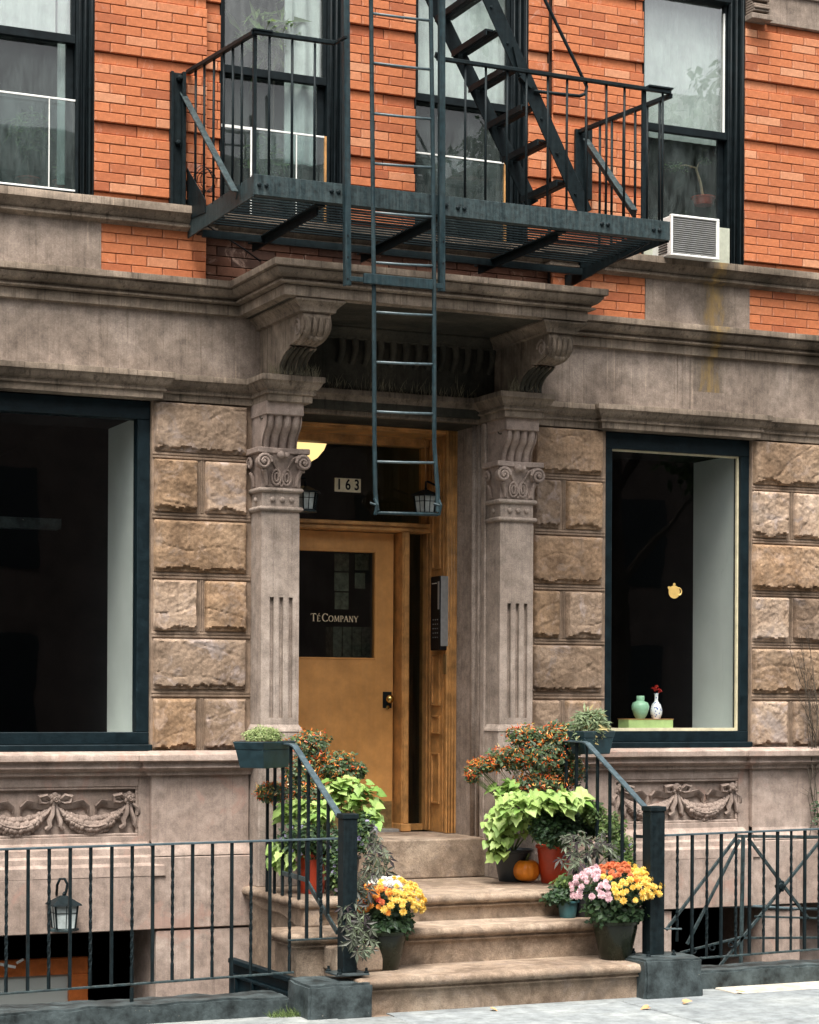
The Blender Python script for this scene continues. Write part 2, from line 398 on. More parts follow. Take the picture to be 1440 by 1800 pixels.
# strip of small slabs in front of the right coping
for i, xx in enumerate([1.36, 2.25, 3.4, 4.6]):
    structure('paving_slab', MB().box(xx + .006, [2.25, 3.4, 4.6, 6.0][i] - .006, -2.01, -1.73, GZ - .02, GZ + .002), M['slabcream'], pave, bevel=.006, label='pale cream concrete slab')
structure('paving_slab', MB().box(-1.0, 1.35, -2.01, -1.73, GZ - .02, GZ - .004), M['slab'], pave)
structure('paving_slab', MB().box(-6, -1.35, -2.01, -1.73, GZ - .02, GZ), M['slab'], pave, bevel=.005)
AZ = -1.1
structure('areaway_floor', MB().box(-5, 5, -1.5, .9, AZ - .1, AZ), M['block'])
structure('areaway_retaining_wall', MB().box(-5, 5, -1.62, -1.5, AZ, -.03), M['joint'])

# ================================================================== BUILDING
B = empty('brownstone_building', (0, 0, 0), label='brownstone and orange brick apartment house with carved portico over a stoop', cat='building')
def part(name, mb, mat, **kw): return mb.build(name, mat, B, **kw)

# dark rooms behind the windows and hall
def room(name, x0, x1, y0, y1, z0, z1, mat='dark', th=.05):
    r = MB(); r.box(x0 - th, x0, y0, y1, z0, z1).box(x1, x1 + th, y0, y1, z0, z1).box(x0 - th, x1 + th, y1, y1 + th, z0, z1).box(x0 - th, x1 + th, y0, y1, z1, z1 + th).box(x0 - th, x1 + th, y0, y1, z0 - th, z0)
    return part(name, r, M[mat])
XW1R = XX(263); XW2L = XX(1061); XW2R = XX(1318)
XD0, XD1 = -.905, .587
Z_SILL = 1.562; Z_HEAD = 3.90; ZC = 4.665; TW = .5
XL, XR = -5.6, 6.0
XWIN0 = -3.75                                        # left end of the left shop window (out of frame)
ZB0 = ZZ(100, 1645); ZB1 = ZZ(1250, 1588)
XB0 = XX(269); XB1 = XX(1172); XB2 = XX(1331)
def parts(name, boxes, mat, **kw):
    for b_ in boxes: part(name, MB().box(*b_), mat, **kw)
parts('ground_floor_wall', [(XL, XWIN0, 0, TW, Z_SILL, Z_HEAD), (XW1R, XD0 - .25, 0, TW, Z_SILL, Z_HEAD), (XD1 + .3, XW2L, 0, TW, Z_SILL, Z_HEAD), (XW2R, XR, 0, TW, Z_SILL, Z_HEAD)], M['joint'])
parts('frieze_wall', [(XL, XD0 - .1, -.012, TW, Z_HEAD, ZC - .1), (XD1 + .1, XX(1208, -.01), -.012, TW, Z_HEAD, ZC - .1), (XX(1208, -.01) + .004, XR, -.012, TW, Z_HEAD, ZC - .1)], M['brown'])
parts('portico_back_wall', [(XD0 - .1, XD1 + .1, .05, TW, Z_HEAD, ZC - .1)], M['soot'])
# base wall below the sills, with basement openings
bw = MB()
PZ0 = ZZ(120, 1478); PZ1 = ZZ(120, 1390)
XP0a, XP0b = -3.9, XX(243)                            # left swag panel
XP1a, XP1b = XX(1080), XX(1297)
bw.box(XL, XD0 - .05, .04, TW, ZB0, Z_SILL)
ZLW = ZZ(120, 1548); ZPL = ZZ(120, 1492) - .087
parts('lower_base_wall', [(XL, XX(264), -.098, .03, ZB0, ZLW), (XX(264), XD0 - .06, -.085, .03, ZB0, ZPL), (XD1 + .3, XX(1312), -.098, .03, ZB1, ZLW), (XX(1312), XR, -.085, .03, ZB1, ZPL)], M['brownpink'], bevel=.006)          # recessed panel plane and body
bw.box(XD1 + .05, XR, .04, TW, ZB1, Z_SILL)
def frame4(mb, x0, x1, z0, z1, X0, X1, Z0, Z1, ya, yb):   # wall face with a rectangular hole x0..x1,z0..z1
    mb.box(X0, x0, ya, yb, Z0, Z1); mb.box(x1, X1, ya, yb, Z0, Z1); mb.box(x0, x1, ya, yb, Z0, z0); mb.box(x0, x1, ya, yb, z1, Z1)
frame4(bw, XP0a, XP0b, PZ0, PZ1, XL, XD0 - .05, ZB0, Z_SILL, 0, .04)
frame4(bw, XP1a, XP1b, PZ0, PZ1, XD1 + .05, XR, ZB1, Z_SILL, 0, .04)
part('base_wall', bw, M['brownpink'], bevel=.004)
parts('basement_wall', [(XB0, XD0 - .05, -.075, TW, AZ, ZB0 - .012), (XL, -4.2, -.075, TW, AZ, ZB0 - .012),
    (XD1 + .05, XB1, -.075, TW, AZ, ZB1 - .012), (XB2, XX(1397), -.075, TW, AZ, ZB1 - .012), (XX(1397), XR, .25, TW, AZ, ZB1 - .006)], M['brownpink'], bevel=.006)
room('basement_interior', XL + .1, XR - .1, TW, 4.0, AZ, ZB0 + .3)
# piers standing slightly proud between window bays
part('pier_base', MB().box(XX(266, -.05), XX(437, -.05), -.05, 0, ZZ(350, 1490), Z_SILL - .03), M['brownpink'], bevel=.004)
part('pier_base', MB().box(XX(1322, -.05), XR, -.05, 0, ZZ(1400, 1470), Z_SILL - .03), M['brownpink'], bevel=.004)
# sill cornices
sp = [(0, Z_SILL + .02), (.105, Z_SILL), (.112, Z_SILL - .008), (.112, Z_SILL - .042), (.10, Z_SILL - .05), (.075, Z_SILL - .055), (.07, Z_SILL - .075), (.085, Z_SILL - .09), (.07, Z_SILL - .105),
      (.04, Z_SILL - .115), (.038, Z_SILL - .138), (.0, Z_SILL - .145)]
part('sill_cornice', MB().sweep(sp, [(XL, 0), (XX(262), 0), (XX(262), -.045), (XX(437, -.05), -.045), (XX(437, -.05), 0.02)], wear=.004), M['brownpink'], auto=40)
part('sill_cornice', MB().sweep(sp, [(XD1 + .27, 0.02), (XD1+.27, 0), (XX(1318), 0), (XX(1318), -.045), (XR, -.045)], wear=.004), M['brownpink'], auto=40)
# stepped water table
za = ZZ(120, 1492); zb = ZZ(120, 1548)
wt = [(0, za + .012), (.012, za), (.022, za - .02), (.04, za - .03), (.045, za - .07), (.065, za - .085), (.07, za - .12), (.095, za - .14), (.099, zb), (.0, zb - .001)]
part('water_table', MB().sweep(wt, [(XL, 0), (XX(258), 0), (XX(258), .02)], wear=.004), M['brownpink'], auto=40)
part('water_table', MB().sweep([(0.0, za + .02), (.05, za + .01), (.06, za - .03), (.075, za - .05), (.08, za - .08), (0, za - .09)], [(XX(266, -.05), 0), (XX(437, -.05), 0)], wear=.003), M['brownpink'], auto=40)
part('water_table', MB().sweep(wt, [(XD1 + .3, 0.0), (XX(1305), 0), (XX(1305), .02)], wear=.004), M['brownpink'], auto=40)
part('water_table', MB().sweep([(0.0, za + .02), (.05, za + .01), (.06, za - .03), (.075, za - .05), (.08, za - .08), (0, za - .09)], [(XX(1322, -.05), 0), (XR, 0)], wear=.003), M['brownpink'], auto=40)
# ---- swag panels
def moulded_frame(x0, x1, z0, z1, Y, wd, mat, name='panel_moulding'):
    m_ = MB(); m_.box(x0, x1, Y - .006, Y + .01, z1 - wd, z1).box(x0, x1, Y - .006, Y + .01, z0, z0 + wd)
    m_.box(x1 - wd, x1, Y - .006, Y + .01, z0 + wd, z1 - wd); m_.box(x0, x0 + wd, Y - .006, Y + .01, z0 + wd, z1 - wd)
    return part(name, m_, mat, bevel=.004)
moulded_frame(XP0a, XP0b, PZ0, PZ1, .012, .018, M['brownpink']); moulded_frame(XP1a, XP1b, PZ0, PZ1, .012, .018, M['brownpink'])
def swag_group(nodes, zt, sx, ends):
    """nodes: x of rosettes; garlands hang between neighbours"""
    Yp = .04
    def blob(mb, x, z, r, y=Yp, sy=.6):
        pr = [(r * math.cos(a), -r * sy * math.sin(a)) for a in [i * math.pi / 2 / 4 for i in range(5)]]
        mb.lathe([(r, 0.004)] + pr[:-1] + [(r * .1, -r * sy)], 9, (x, y, z), 'y')
    for i, x in enumerate(nodes):
        m_ = MB(); r = .031
        for k in range(6):
            a = k * math.pi / 3 + .5; blob(m_, x + math.cos(a) * r * .68, zt + math.sin(a) * r * .68, r * .56, Yp - .014)
        m_.lathe([(r * .5, -.02), (r * .5, -.036), (r * .38, -.042), (r * .28, -.036), (r * .16, -.04), (.001, -.042)], 12, (x, Yp, zt), 'y')
        m_.lathe([(r * 1.1, .002), (r, -.02), (.001, -.024)], 14, (x, Yp, zt), 'y')
        # bow loops and ribbon ends
        for s in (-1, 1):
            if (s == 1 and i == len(nodes) - 1 and ends[1]) or (s == -1 and i == 0 and ends[0]): 
                m_.tube([(x + s * .02, Yp - .012, zt - .03), (x + s * .048, Yp - .02, zt - .05), (x + s * .05, Yp - .014, zt - .085), (x + s * .03, Yp - .008, zt - .10)], [.01, .014, .016, .008], 6)
                continue
            m_.tube([(x + s * .025, Yp - .015, zt - .004), (x + s * .05, Yp - .03, zt + .02), (x + s * .085, Yp - .022, zt + .014), (x + s * .08, Yp - .02, zt - .016), (x + s * .05, Yp - .018, zt - .02), (x + s * .025, Yp - .014, zt - .01)], [.008, .013, .014, .012, .009, .006], 6)
            pts = [(x + s * .02, -.016, zt - .028), (x + s * .06, -.02, zt - .042), (x + s * .11, -.03, zt - .03), (x + s * .15, -.022, zt - .025), (x + s * .185, -.028, zt - .055), (x + s * .175, -.016, zt - .082), (x + s * .19, -.012, zt - .10)]
            vs = []; fs = []
            for k, (px_, dy, pz) in enumerate(pts):
                wdt = [.010, .014, .019, .02, .018, .014, .01][k]
                vs += [(px_, Yp + dy, pz + wdt), (px_, Yp + dy * .6 + .004, pz - wdt), (px_, Yp + .004, pz + wdt * 1.1), (px_, Yp + .004, pz - wdt * 1.1)]
            for k in range(len(pts) - 1):
                a = k * 4; b_ = a + 4
                fs += [(a, b_, b_ + 1, a + 1), (a, a + 2, b_ + 2, b_), (a + 1, b_ + 1, b_ + 3, a + 3)]
            m_.add(vs, fs)
        for s in (-1, 1):   # hanging tails
            m_.tube([(x + s * .006, Yp - .012, zt - .03), (x + s * .014, Yp - .02, zt - .08), (x + s * .03, Yp - .014, zt - .115), (x + s * .026, Yp - .02, zt - .14), (x + s * .045, Yp - .01, zt - .158)], [.009, .013, .016, .013, .014], 6)
        m_.v = [(x + (a - x) * 1.22, Yp + (b - Yp) * 1.6, zt + (c - zt) * 1.22) for a, b, c in m_.v]
        m_.build('carved_bow', M['relief'], B, auto=50)
    segs = list(zip(nodes[:-1], nodes[1:]))
    for (a, b_) in segs:
        m_ = MB(); Lx = b_ - a; n = 34
        for k in range(n + 1):
            t = k / n; ang = math.pi * t
            x = a + .02 + (Lx - .04) * t; z = zt - .045 - .105 * math.sin(ang) ** .8
            r = .010 + .030 * math.sin(ang)
            for q in range(4):
                ox = random.uniform(-.5, .5) * Lx / n; oz = (q - 1.5) * r * .62 + random.uniform(-.003, .003)
                blob(m_, x + ox, z + oz, r * random.uniform(.34, .52) + .004, Yp - (.02 if q in (1, 2) else .008) * min(1, r / .03), .8)
        for k in range(4):
            x = a + Lx * (.4 + .07 * k); blob(m_, x, zt - .15 + .008 * (k % 2), .02, Yp - .014, .8)
        pts = [(a + .02 + (Lx - .04) * k / 16, Yp - .006, zt - .045 - .105 * math.sin(math.pi * k / 16) ** .8) for k in range(17)]
        m_.tube(pts, [.010 + .025 * math.sin(math.pi * k / 16) for k in range(17)], 8)
        m_.v = [(p_, Yp + (b - Yp) * 1.6, zt + (c - zt) * 1.2) for p_, b, c in m_.v]
        m_.build('carved_garland', M['relief'], B, auto=50)
zt = ZZ(95, 1411, .03)
nd = XX(95, .03); ne = XX(225, .03)
swag_group([nd - 2 * (ne - nd), nd - (ne - nd), nd, ne], zt, 1, (False, True))
n2 = XX(1187, .03); n3 = XX(1285, .03)
zt2 = ZZ(1187, 1382, .03)
swag_group([n2 - (n3 - n2), n2, n3], zt2, 1, (True, True))

# ---- rock-faced stones
def rockstone(x0, x1, z0, z1, Y0=0.0, seed=0, label=None):
    rs = random.Random(seed); m_ = .006
    nx = max(6, int((x1 - x0) / .0095)); nz = max(6, int((z1 - z0) / .0095)); vs = []; fs = []
    off = Vector((seed * 3.1, seed * 1.7, 0)); dep = rs.uniform(.044, .058); tiltx = rs.uniform(-.18, .18); tiltz = rs.uniform(-.1, .16)
    lipx = rs.uniform(.3, .7)
    for j in range(nz + 1):
        for i in range(nx + 1):
            u = i / nx; v = j / nz; x = x0 + (x1 - x0) * u; z = z0 + (z1 - z0) * v
            p = Vector((x, z, 0)) * 1.0 + off
            ed = min((x - x0), (x1 - x)); eb = z - z0; et = z1 - z
            jit = noise.noise(p * 22) * .006
            f_ = min(1, max(0, (min(ed, et) + jit) / .016)); 
            # the lower edge is pitched off in a ragged line
            ragg = .030 + .034 * noise.noise(Vector((x * 7, seed * 2.0, 0))) + .018 * noise.noise(Vector((x * 26, seed, 1)))
            fb = min(1, max(0, eb / .008)) * (.34 + .25 * noise.noise(p * 40) if eb < ragg else 1.0)
            q_ = Vector((x * .8, z * 1.5, 0)) + off
            fa = noise.cell_vector(q_ * 7)[0] if False else noise.noise(q_ * 3.2)
            h = .84 + tiltx * (u - .5) + tiltz * (v - .5) + .13 * fa + .07 * noise.noise(q_ * 9) + .085 * noise.noise(p * 30) + .09 * noise.noise(p * 62) - .5 * max(0, .035 - abs(noise.noise(q_ * 2.6 + Vector((5, 5, 5))))) * 8
            y = -dep * max(.12, h) * (f_ ** .6) * fb
            if i in (0, nx) or j in (0, nz): y = 0.012
            vs.append((x, Y0 + y, z))
    for j in range(nz):
        for i in range(nx):
            a = j * (nx + 1) + i; fs.append((a, a + 1, a + nx + 2, a + nx + 1))
    mb = MB(); mb.add(vs, fs)
    return mb.build('rusticated_stone', M['rust'], B, auto=55, fix=False, label=label)
rowpx = [(712, 801), (812, 906), (918, 1011), (1023, 1114), (1126, 1217), (1231, 1324)]
rows = [(ZZ(350, b_ , -.04), ZZ(350, a_, -.04)) for a_, b_ in rowpx]
sid = 1
def pier(pxa, pxb, pxm0, pxm1, split_first=False, xr=None):
    global sid
    for r, (z0, z1) in enumerate(rows):
        x0 = XX(pxa, -.03); x1 = xr if xr else XX(pxb, -.03)
        if r % 2 == 0: rockstone(x0, x1, z0, z1, 0, sid); sid += 1
        else:
            rockstone(x0, XX(pxm0, -.03), z0, z1, 0, sid); sid += 1
            if xr: rockstone(XX(pxm1, -.03), XX(pxm1, -.03) + .42, z0, z1, 0, sid)
            else: rockstone(XX(pxm1, -.03), x1, z0, z1, 0, sid)
            sid += 1
pier(269, 433, 346, 359)
pier(936, 1058, 984, 994)
pier(1323, 0, 1385, 1395, xr=XX(1323, -.03) + .74)
for r, (z0, z1) in enumerate(rows):
    for xa, xb, st_ in ((XX(1323, -.03) + .78, XR, .76), (XL, XWIN0 - .03, .62)):
        x = xa
        while x < xb - .1:
            ln = min(st_ if r % 2 == 0 else st_ / 2, xb - x); rockstone(x, x + ln - .04, z0, z1, 0, sid); sid += 1; x += ln
# margin joints drawn as real grooves between courses: thin raised beads either side
jm = MB()
for (z0, z1), (z2, z3) in zip(rows[:-1], rows[1:]):
    zm = (z0 + z3) / 2
    for xa, xb in ((XX(264), XX(437)), (XX(936), XX(1060)), (XX(1319), XR)):
        jm.box(xa, xb, -.010, 0, zm + .002, zm + .018); jm.box(xa, xb, -.010, 0, zm - .018, zm - .002)
part('margin_bead', jm, M['joint'], bevel=.003, kind='stuff')
jm = MB()
for r in (1, 3, 5):
    z0, z1 = rows[r]
    for pa in (352.5, 989, 1390):
        xm = XX(pa, -.01); jm.box(xm - .011, xm - .002, -.010, 0, z0 - .0, z1); jm.box(xm + .002, xm + .011, -.010, 0, z0, z1)
part('margin_bead', jm, M['joint'], bevel=.003, kind='stuff')

# ---- cornice with the portico break
def cprof(z, k=1.0):
    return [(0, z + .012), (.150, z), (.152, z - .004), (.152, z - .040), (.126, z - .044), (.130, z - .052), (.118, z - .075), (.098, z - .095), (.070, z - .103), (.066, z - .118), (.092, z - .122),
            (.090, z - .132), (.044, z - .138), (.050, z - .144), (.050, z - .205), (.020, z - .207), (0, z - .215)]
PXL = -1.383 + .152; PXR = at(1063, 516, -.992).x - .152; PYF = -.992 + .152
part('main_cornice', MB().sweep(cprof(ZC), [(XL, 0), (PXL, 0), (PXL, PYF), (PXR, PYF), (PXR, 0), (XR, 0)], wear=.004), M['grime'], auto=38)
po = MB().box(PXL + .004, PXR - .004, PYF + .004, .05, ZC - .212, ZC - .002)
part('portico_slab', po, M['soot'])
# bed moulding under portico soffit
zs = ZC - .2125
bed = [(0, zs), (.075, zs), (.075, zs - .012), (.055, zs - .03), (.03, zs - .055), (.028, zs - .072), (0, zs - .078)]
# ---- lintel cornice, wrapping the pilasters
ZL = 4.038
lprof = [(0, ZL + .012), (.098, ZL), (.10, ZL - .004), (.10, ZL - .036), (.088, ZL - .044), (.082, ZL - .058), (.066, ZL - .082), (.048, ZL - .092), (.046, ZL - .104), (.055, ZL - .108), (.052, ZL - .118), (.036, ZL - .122), (.034, ZL - .165), (0, ZL - .17)]
pLa, pLb = -1.172, -.905; pRa, pRb = .587, .845
YI = .12
part('lintel_cornice', MB().sweep(lprof, [(XL, 0), (pLa + .03, 0), (pLa + .03, -.30), (pLb - .0, -.30), (pLb, YI), (pRa, YI), (pRa + .0, -.30), (pRb - .03, -.30), (pRb - .03, 0), (XR, 0)], wear=.003), M['grime'], auto=38)
lp2 = [(d + .055 if 0 < i < len(lprof) - 1 else d, z + .002) for i, (d, z) in enumerate(lprof)]
for xa, xb in ((XL, XX(293, -.15)-.11), (XX(1060, -.15) + .1, XX(1352, -.15) - .14)):
    part('window_head_cornice', MB().sweep(lp2, [(xa, .02), (xa, 0), (xb, 0), (xb, .02)] if xa > XL else [(xa, 0), (xb, 0), (xb, .02)], wear=.003), M['grime'], auto=38)
# door lintel body + frieze with curved brackets in the portico's shade
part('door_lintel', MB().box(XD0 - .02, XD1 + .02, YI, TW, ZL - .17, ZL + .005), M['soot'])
fb = MB()
for k in range(13):
    xc = XX(585, .05) + (XX(850, .05) - XX(585, .05)) * k / 12
    pts = []
    for j in range(9):
        t = j / 8; pts.append((xc + .035 * math.sin(t * 2.6), .045 - .06 * (1 - t) ** .7, ZZ(700, 585 + 62 * t, .05)))
    fb.tube(pts, [.030 - .010 * t / 8 for t in range(9)], 10)
part('carved_frieze_ribs', fb, M['soot'], auto=50, kind='stuff')

# ---- pilasters
def spiral(mb, c, r0, turns, rt, face, flip=1):
    pts = []; n = 26
    for i in range(n):
        a = i / (n - 1) * turns * 2 * math.pi; r = r0 * (1 - .78 * i / (n - 1))
        dx = math.cos(a) * r * flip; dz = math.sin(a) * r
        pts.append((c[0] + dx * face[0], c[1] + dx * face[1] - .012 * i / n, c[2] + dz))
    mb.tube(pts, [rt * (1 - .35 * i / n) for i in range(n)], 7)
ZPED = .684
def pilaster(x0, x1, first):
    Yf = -.20
    zt_, zb_ = 3.150, ZZ(490, 1283, Yf)
    sh = MB(); gw = .029; xs_ = [x0 + (x1 - x0) * t for t in (.28, .53, .78)]
    zf1, zf0 = ZZ(490, 1052, Yf), ZZ(490, 1264, Yf)
    # shaft face with three stopped flutes cut in
    cuts = [x0]; 
    for xc in xs_: cuts += [xc - gw / 2, xc + gw / 2]
    cuts.append(x1)
    sh.box(x0, x1, Yf, 0, zf1, zt_).box(x0, x1, Yf, 0, zb_, zf0)
    for a, b_ in zip(cuts[0::2], cuts[1::2]): sh.box(a, b_, Yf, 0, zf0, zf1)
    for xc in xs_: sh.box(xc - gw / 2, xc + gw / 2, Yf + .030, 0, zf0, zf1)
    part('pilaster_shaft', sh, M['pil'])
    for xc in xs_:
        pass
    # pedestal
    zp = ZZ(800, 1545, Yf) - .1
    pd = MB().box(x0 - .018, x1 + .018, Yf - .02, 0.0, ZPED, zb_ - .02)
    part('pilaster_pedestal', pd, M['pil'], bevel=.006)
    part('pilaster_base_cap', MB().sweep([(0, zb_ + .03), (.0, zb_ + .028), (.02, zb_ - .005), (.024, zb_ - .02), (.0, zb_ - .021)], [(x0, 0), (x0, Yf), (x1, Yf), (x1, 0)]), M['pil'])
    ring = lambda zc, r: [(0, zc + r), (r * .6, zc + r * .95), (r * 1.1, zc + r * .5), (r * 1.25, zc), (r * 1.1, zc - r * .5), (r * .6, zc - r * .95), (0, zc - r)]
    pth = [(x0, 0), (x0, Yf), (x1, Yf), (x1, 0)]
    zr1 = ZZ(490, 897, Yf); zr2 = ZZ(490, 864, Yf)
    part('astragal_ring', MB().sweep(ring(zr1, .017), pth), M['pil'], auto=60)
    part('astragal_ring', MB().sweep(ring(zr2, .017), pth), M['pil'], auto=60)
    part('necking', MB().box(x0 + .002, x1 - .002, Yf + .002, 0, zt_, zr2 + .1), M['pil'])
    zd = (zr1 + zr2) / 2
    for xc in xs_:
        part('round_boss', MB().lathe([(.017, .004), (.018, -.010), (.013, -.016), (.001, -.018)], 14, (xc, Yf, zd), 'y'), M['pil'], auto=50)
    part('round_boss', MB().lathe([(.017, .004), (.018, -.010), (.013, -.016), (.001, -.018)], 14, (x0, -.10, zd), 'x'), M['pil'], auto=50)
    # bell
    za_ = ZZ(490, 800, Yf); zb2 = zr2 + .018
    bl = MB(); e = .022
    nseg = 8
    for k in range(nseg):
        t0, t1 = k / nseg, (k + 1) / nseg; g = lambda t: e * t ** 2.2 + .004
        bl.hexa([(x0 - g(t0), Yf - g(t0), zb2 + (za_ - zb2) * t0), (x1 + g(t0), Yf - g(t0), zb2 + (za_ - zb2) * t0), (x1 + g(t0), .0, zb2 + (za_ - zb2) * t0), (x0 - g(t0), .0, zb2 + (za_ - zb2) * t0)],
                [(x0 - g(t1), Yf - g(t1), zb2 + (za_ - zb2) * t1), (x1 + g(t1), Yf - g(t1), zb2 + (za_ - zb2) * t1), (x1 + g(t1), .0, zb2 + (za_ - zb2) * t1), (x0 - g(t1), .0, zb2 + (za_ - zb2) * t1)])
    part('capital_bell', bl, M['relief'], auto=50)
    H_ = za_ - zb2; xm = (x0 + x1) / 2; yv = Yf - .03
    vol = MB()
    for s, xc in ((-1, x0 - .005), (1, x1 + .005)):
        c_ = (xc, yv - .03, za_ - .062)
        spiral(vol, c_, .052, 1.75, .0125, (1, 0), -s * 1)
        vol.lathe([(.012, .0), (.012, -.016), (.007, -.022), (.001, -.023)], 10, (c_[0], c_[1], c_[2]), 'y')
        vol.lathe([(.046, .05), (.046, .010), (.001, .010)], 14, c_, 'y')
        # stem that curls from the middle up to the volute
        vol.tube([(xm + s * .03, Yf - .012, za_ - .115), (xm + s * .055, Yf - .022, za_ - .07), (xm + s * .075, Yf - .034, za_ - .035), (xc - s * .03, yv - .02, za_ - .018), (xc, yv - .02, za_ - .016)], [.007, .009, .010, .010, .010], 6)
        # leaf under the volute
        vol.tube([(xc - s * .035, Yf - .01, zb2 + .01), (xc - s * .025, Yf - .02, zb2 + .07), (xc - s * .008, Yf - .03, zb2 + .11), (xc + s * .012, Yf - .045, zb2 + .105)], [.012, .017, .018, .009], 6)
    # side volute on the visible flank
    vsd = MB(); spiral(vsd, (x0 - .035, -.06, za_ - .062), .042, 1.5, .012, (0, 1), 1)
    vsd.tube([(x0 - .012, -.08, zb2 + .01), (x0 - .02, -.08, zb2 + .07), (x0 - .04, -.08, zb2 + .10)], [.012, .016, .010], 6)
    part('capital_volute', vsd, M['relief'], auto=60)
    part('capital_volute', vol, M['relief'], auto=60, kind='stuff')
    pl = MB()
    for s in (-1, 1):   # paired eye-shaped palmettes
        for (rx, rz, rt) in ((.032, .050, .0085), (.014, .028, .007)):
            cx_ = xm + s * .036; cz_ = zb2 + .065
            pl.tube([(cx_ + math.cos(a) * rx, Yf - .016, cz_ + math.sin(a) * rz) for a in [2 * math.pi * k / 14 for k in range(15)]], rt, 5, cap=False)
        pl.tube([(xm + s * .004, Yf - .012, zb2 + .005), (xm + s * .010, Yf - .016, zb2 + .03), (xm + s * .03, Yf - .012, zb2 + .012)], .006, 5)
        pl.tube([(xm, Yf - .014, zb2 + .05), (xm + s * .03, Yf - .02, zb2 + .118), (xm + s * .065, Yf - .012, zb2 + .10)], .006, 5)
        for k in range(3):
            xx = xm + s * (.085 + .014 * k); pl.tube([(xx, Yf - .008, zb2 + .005), (xx, Yf - .012, zb2 + .08)], .006, 5)
    part('palmette_relief', pl, M['relief'], auto=60)
    part('capital_flower', MB().lathe([(.024, .02), (.026, -.01), (.016, -.026), (.001, -.028)], 10, (xm - .018, Yf - .05, za_ - .012), 'y').lathe([(.020, .02), (.021, -.01), (.013, -.024), (.001, -.026)], 10, (xm + .020, Yf - .05, za_ - .014), 'y'), M['relief'], auto=60)
    # abacus: concave slab
    ab = MB(); pts_ = []
    for i in range(9):
        t = i / 8; pts_.append((x0 - .05 + (x1 - x0 + .10) * t, Yf - .062 + .026 * math.sin(math.pi * t)))
    vs = [(a, b_, za_ - .004) for a, b_ in pts_] + [(x1 + .05, 0, za_ - .004), (x0 - .05, 0, za_ - .004)]
    vs += [(a, b_, za_ + .034) for a, b_ in pts_] + [(x1 + .05, 0, za_ + .034), (x0 - .05, 0, za_ + .034)]
    n_ = len(pts_) + 2
    fs = [tuple(range(n_ - 1, -1, -1)), tuple(range(n_, 2 * n_))] + [(i, (i + 1) % n_, (i + 1) % n_ + n_, i + n_) for i in range(n_)]
    ab.add(vs, fs); part('abacus', ab, M['relief'], bevel=.005)
    # fluted console above the capital
    zc0 = za_ + .034; zc1 = ZZ(500, 732, -.30)
    xa, xb = x0 + .0, x1 - .02
    curve = []
    for k in range(15):
        t = k / 14; y = -.205 - .085 / (1 + math.exp(-(t - .55) * 11)) - .012 * math.sin(t * math.pi) ** 2 + .01 * (1 - t)
        curve.append((y, zc0 + (zc1 - zc0) * t))
    cg = MB(); nx = 40; vs = []; fs = []
    for (y, z) in curve:
        for i in range(nx + 1):
            u = i / nx; fl = 0.0
            ph = (u * 4) % 1.0
            fl = (1 - abs(math.sin(math.pi * ph)) ** .6) * .038
            if u < .02 or u > .98: fl = 0
            vs.append((xa + (xb - xa) * u, y + fl, z))
    for j in range(len(curve) - 1):
        for i in range(nx): a = j * (nx + 1) + i; fs.append((a, a + 1, a + nx + 2, a + nx + 1))
    cg.add(vs, fs)
    for xq in (xa, xb):
        vs = [(xq, y, z) for y, z in curve] + [(xq, 0, curve[-1][1]), (xq, 0, curve[0][1])]
        cg.add(vs, [tuple(range(len(vs)))])
    part('fluted_console', cg, M['relief'], auto=60, fix=False)
    # round-cut scroll marks on the flank
    cm = MB().tube([(xa - .002, -.20 - .045 * math.cos(a), zc1 + .02 - .0 + .04 * math.sin(a)) for a in [k * .35 + 1.2 for k in range(12)]], .004, 5)
    part('incised_scroll', cm, M['soot'])
    part('console_block', MB().box(xa - .008, xb + .008, -.305, 0, zc1, ZL - .16), M['relief'], bevel=.005)
    # ---- great scroll bracket under the portico
    gx0, gx1 = x0 + .05, x1 - .03
    zt3 = zs - .075; zb3 = ZL + .004
    cv = [(-.80, 1.0), (-.815, .90), (-.825, .80), (-.82, .70), (-.79, .61), (-.73, .54), (-.66, .50), (-.60, .485), (-.56, .47), (-.575, .44), (-.55, .41), (-.50, .38), (-.45, .32), (-.41, .24), (-.385, .15), (-.375, .07), (-.38, 0)]
    vs = []; fs = []; nx = 14
    for (y, t) in cv:
        for i in range(nx + 1):
            u = i / nx; x = gx0 + (gx1 - gx0) * u; z = zb3 + (zt3 - zb3) * t
            er = noise.noise(Vector((x * 14, y * 14, z * 14 + x0))) * .018 + (.022 * math.exp(-((u - .5) / .18) ** 2) if .35 < t < .8 else 0)
            if i in (0, nx): er = 0
            vs.append((x, y + er, z + er * .4))
    for j in range(len(cv) - 1):
        for i in range(nx): a = j * (nx + 1) + i; fs.append((a, a + nx + 1, a + nx + 2, a + 1))
    g = MB(); g.add(vs, fs)
    for xq in (gx0, gx1):
        pp = [(xq, y, zb3 + (zt3 - zb3) * t) for y, t in cv] + [(xq, .0, zb3), (xq, .0, zt3)]
        g.add(pp, [tuple(range(len(pp)))])
    part('scroll_bracket', g, M['grime'], auto=50, fix=False)
    for ui, uu in enumerate((.14, .38, .62, .86)):      # carved leaf ribs down the front
        pts = [(gx0 + (gx1 - gx0) * (uu + (.5 - uu) * .25 * (1 - t)), y - .004, zb3 + (zt3 - zb3) * t) for y, t in cv[1:8]]
        part('carved_leaf_rib', MB().tube(pts, [.010, .016, .020, .024, .024, .020, .010], 7), M['grime'], auto=60)
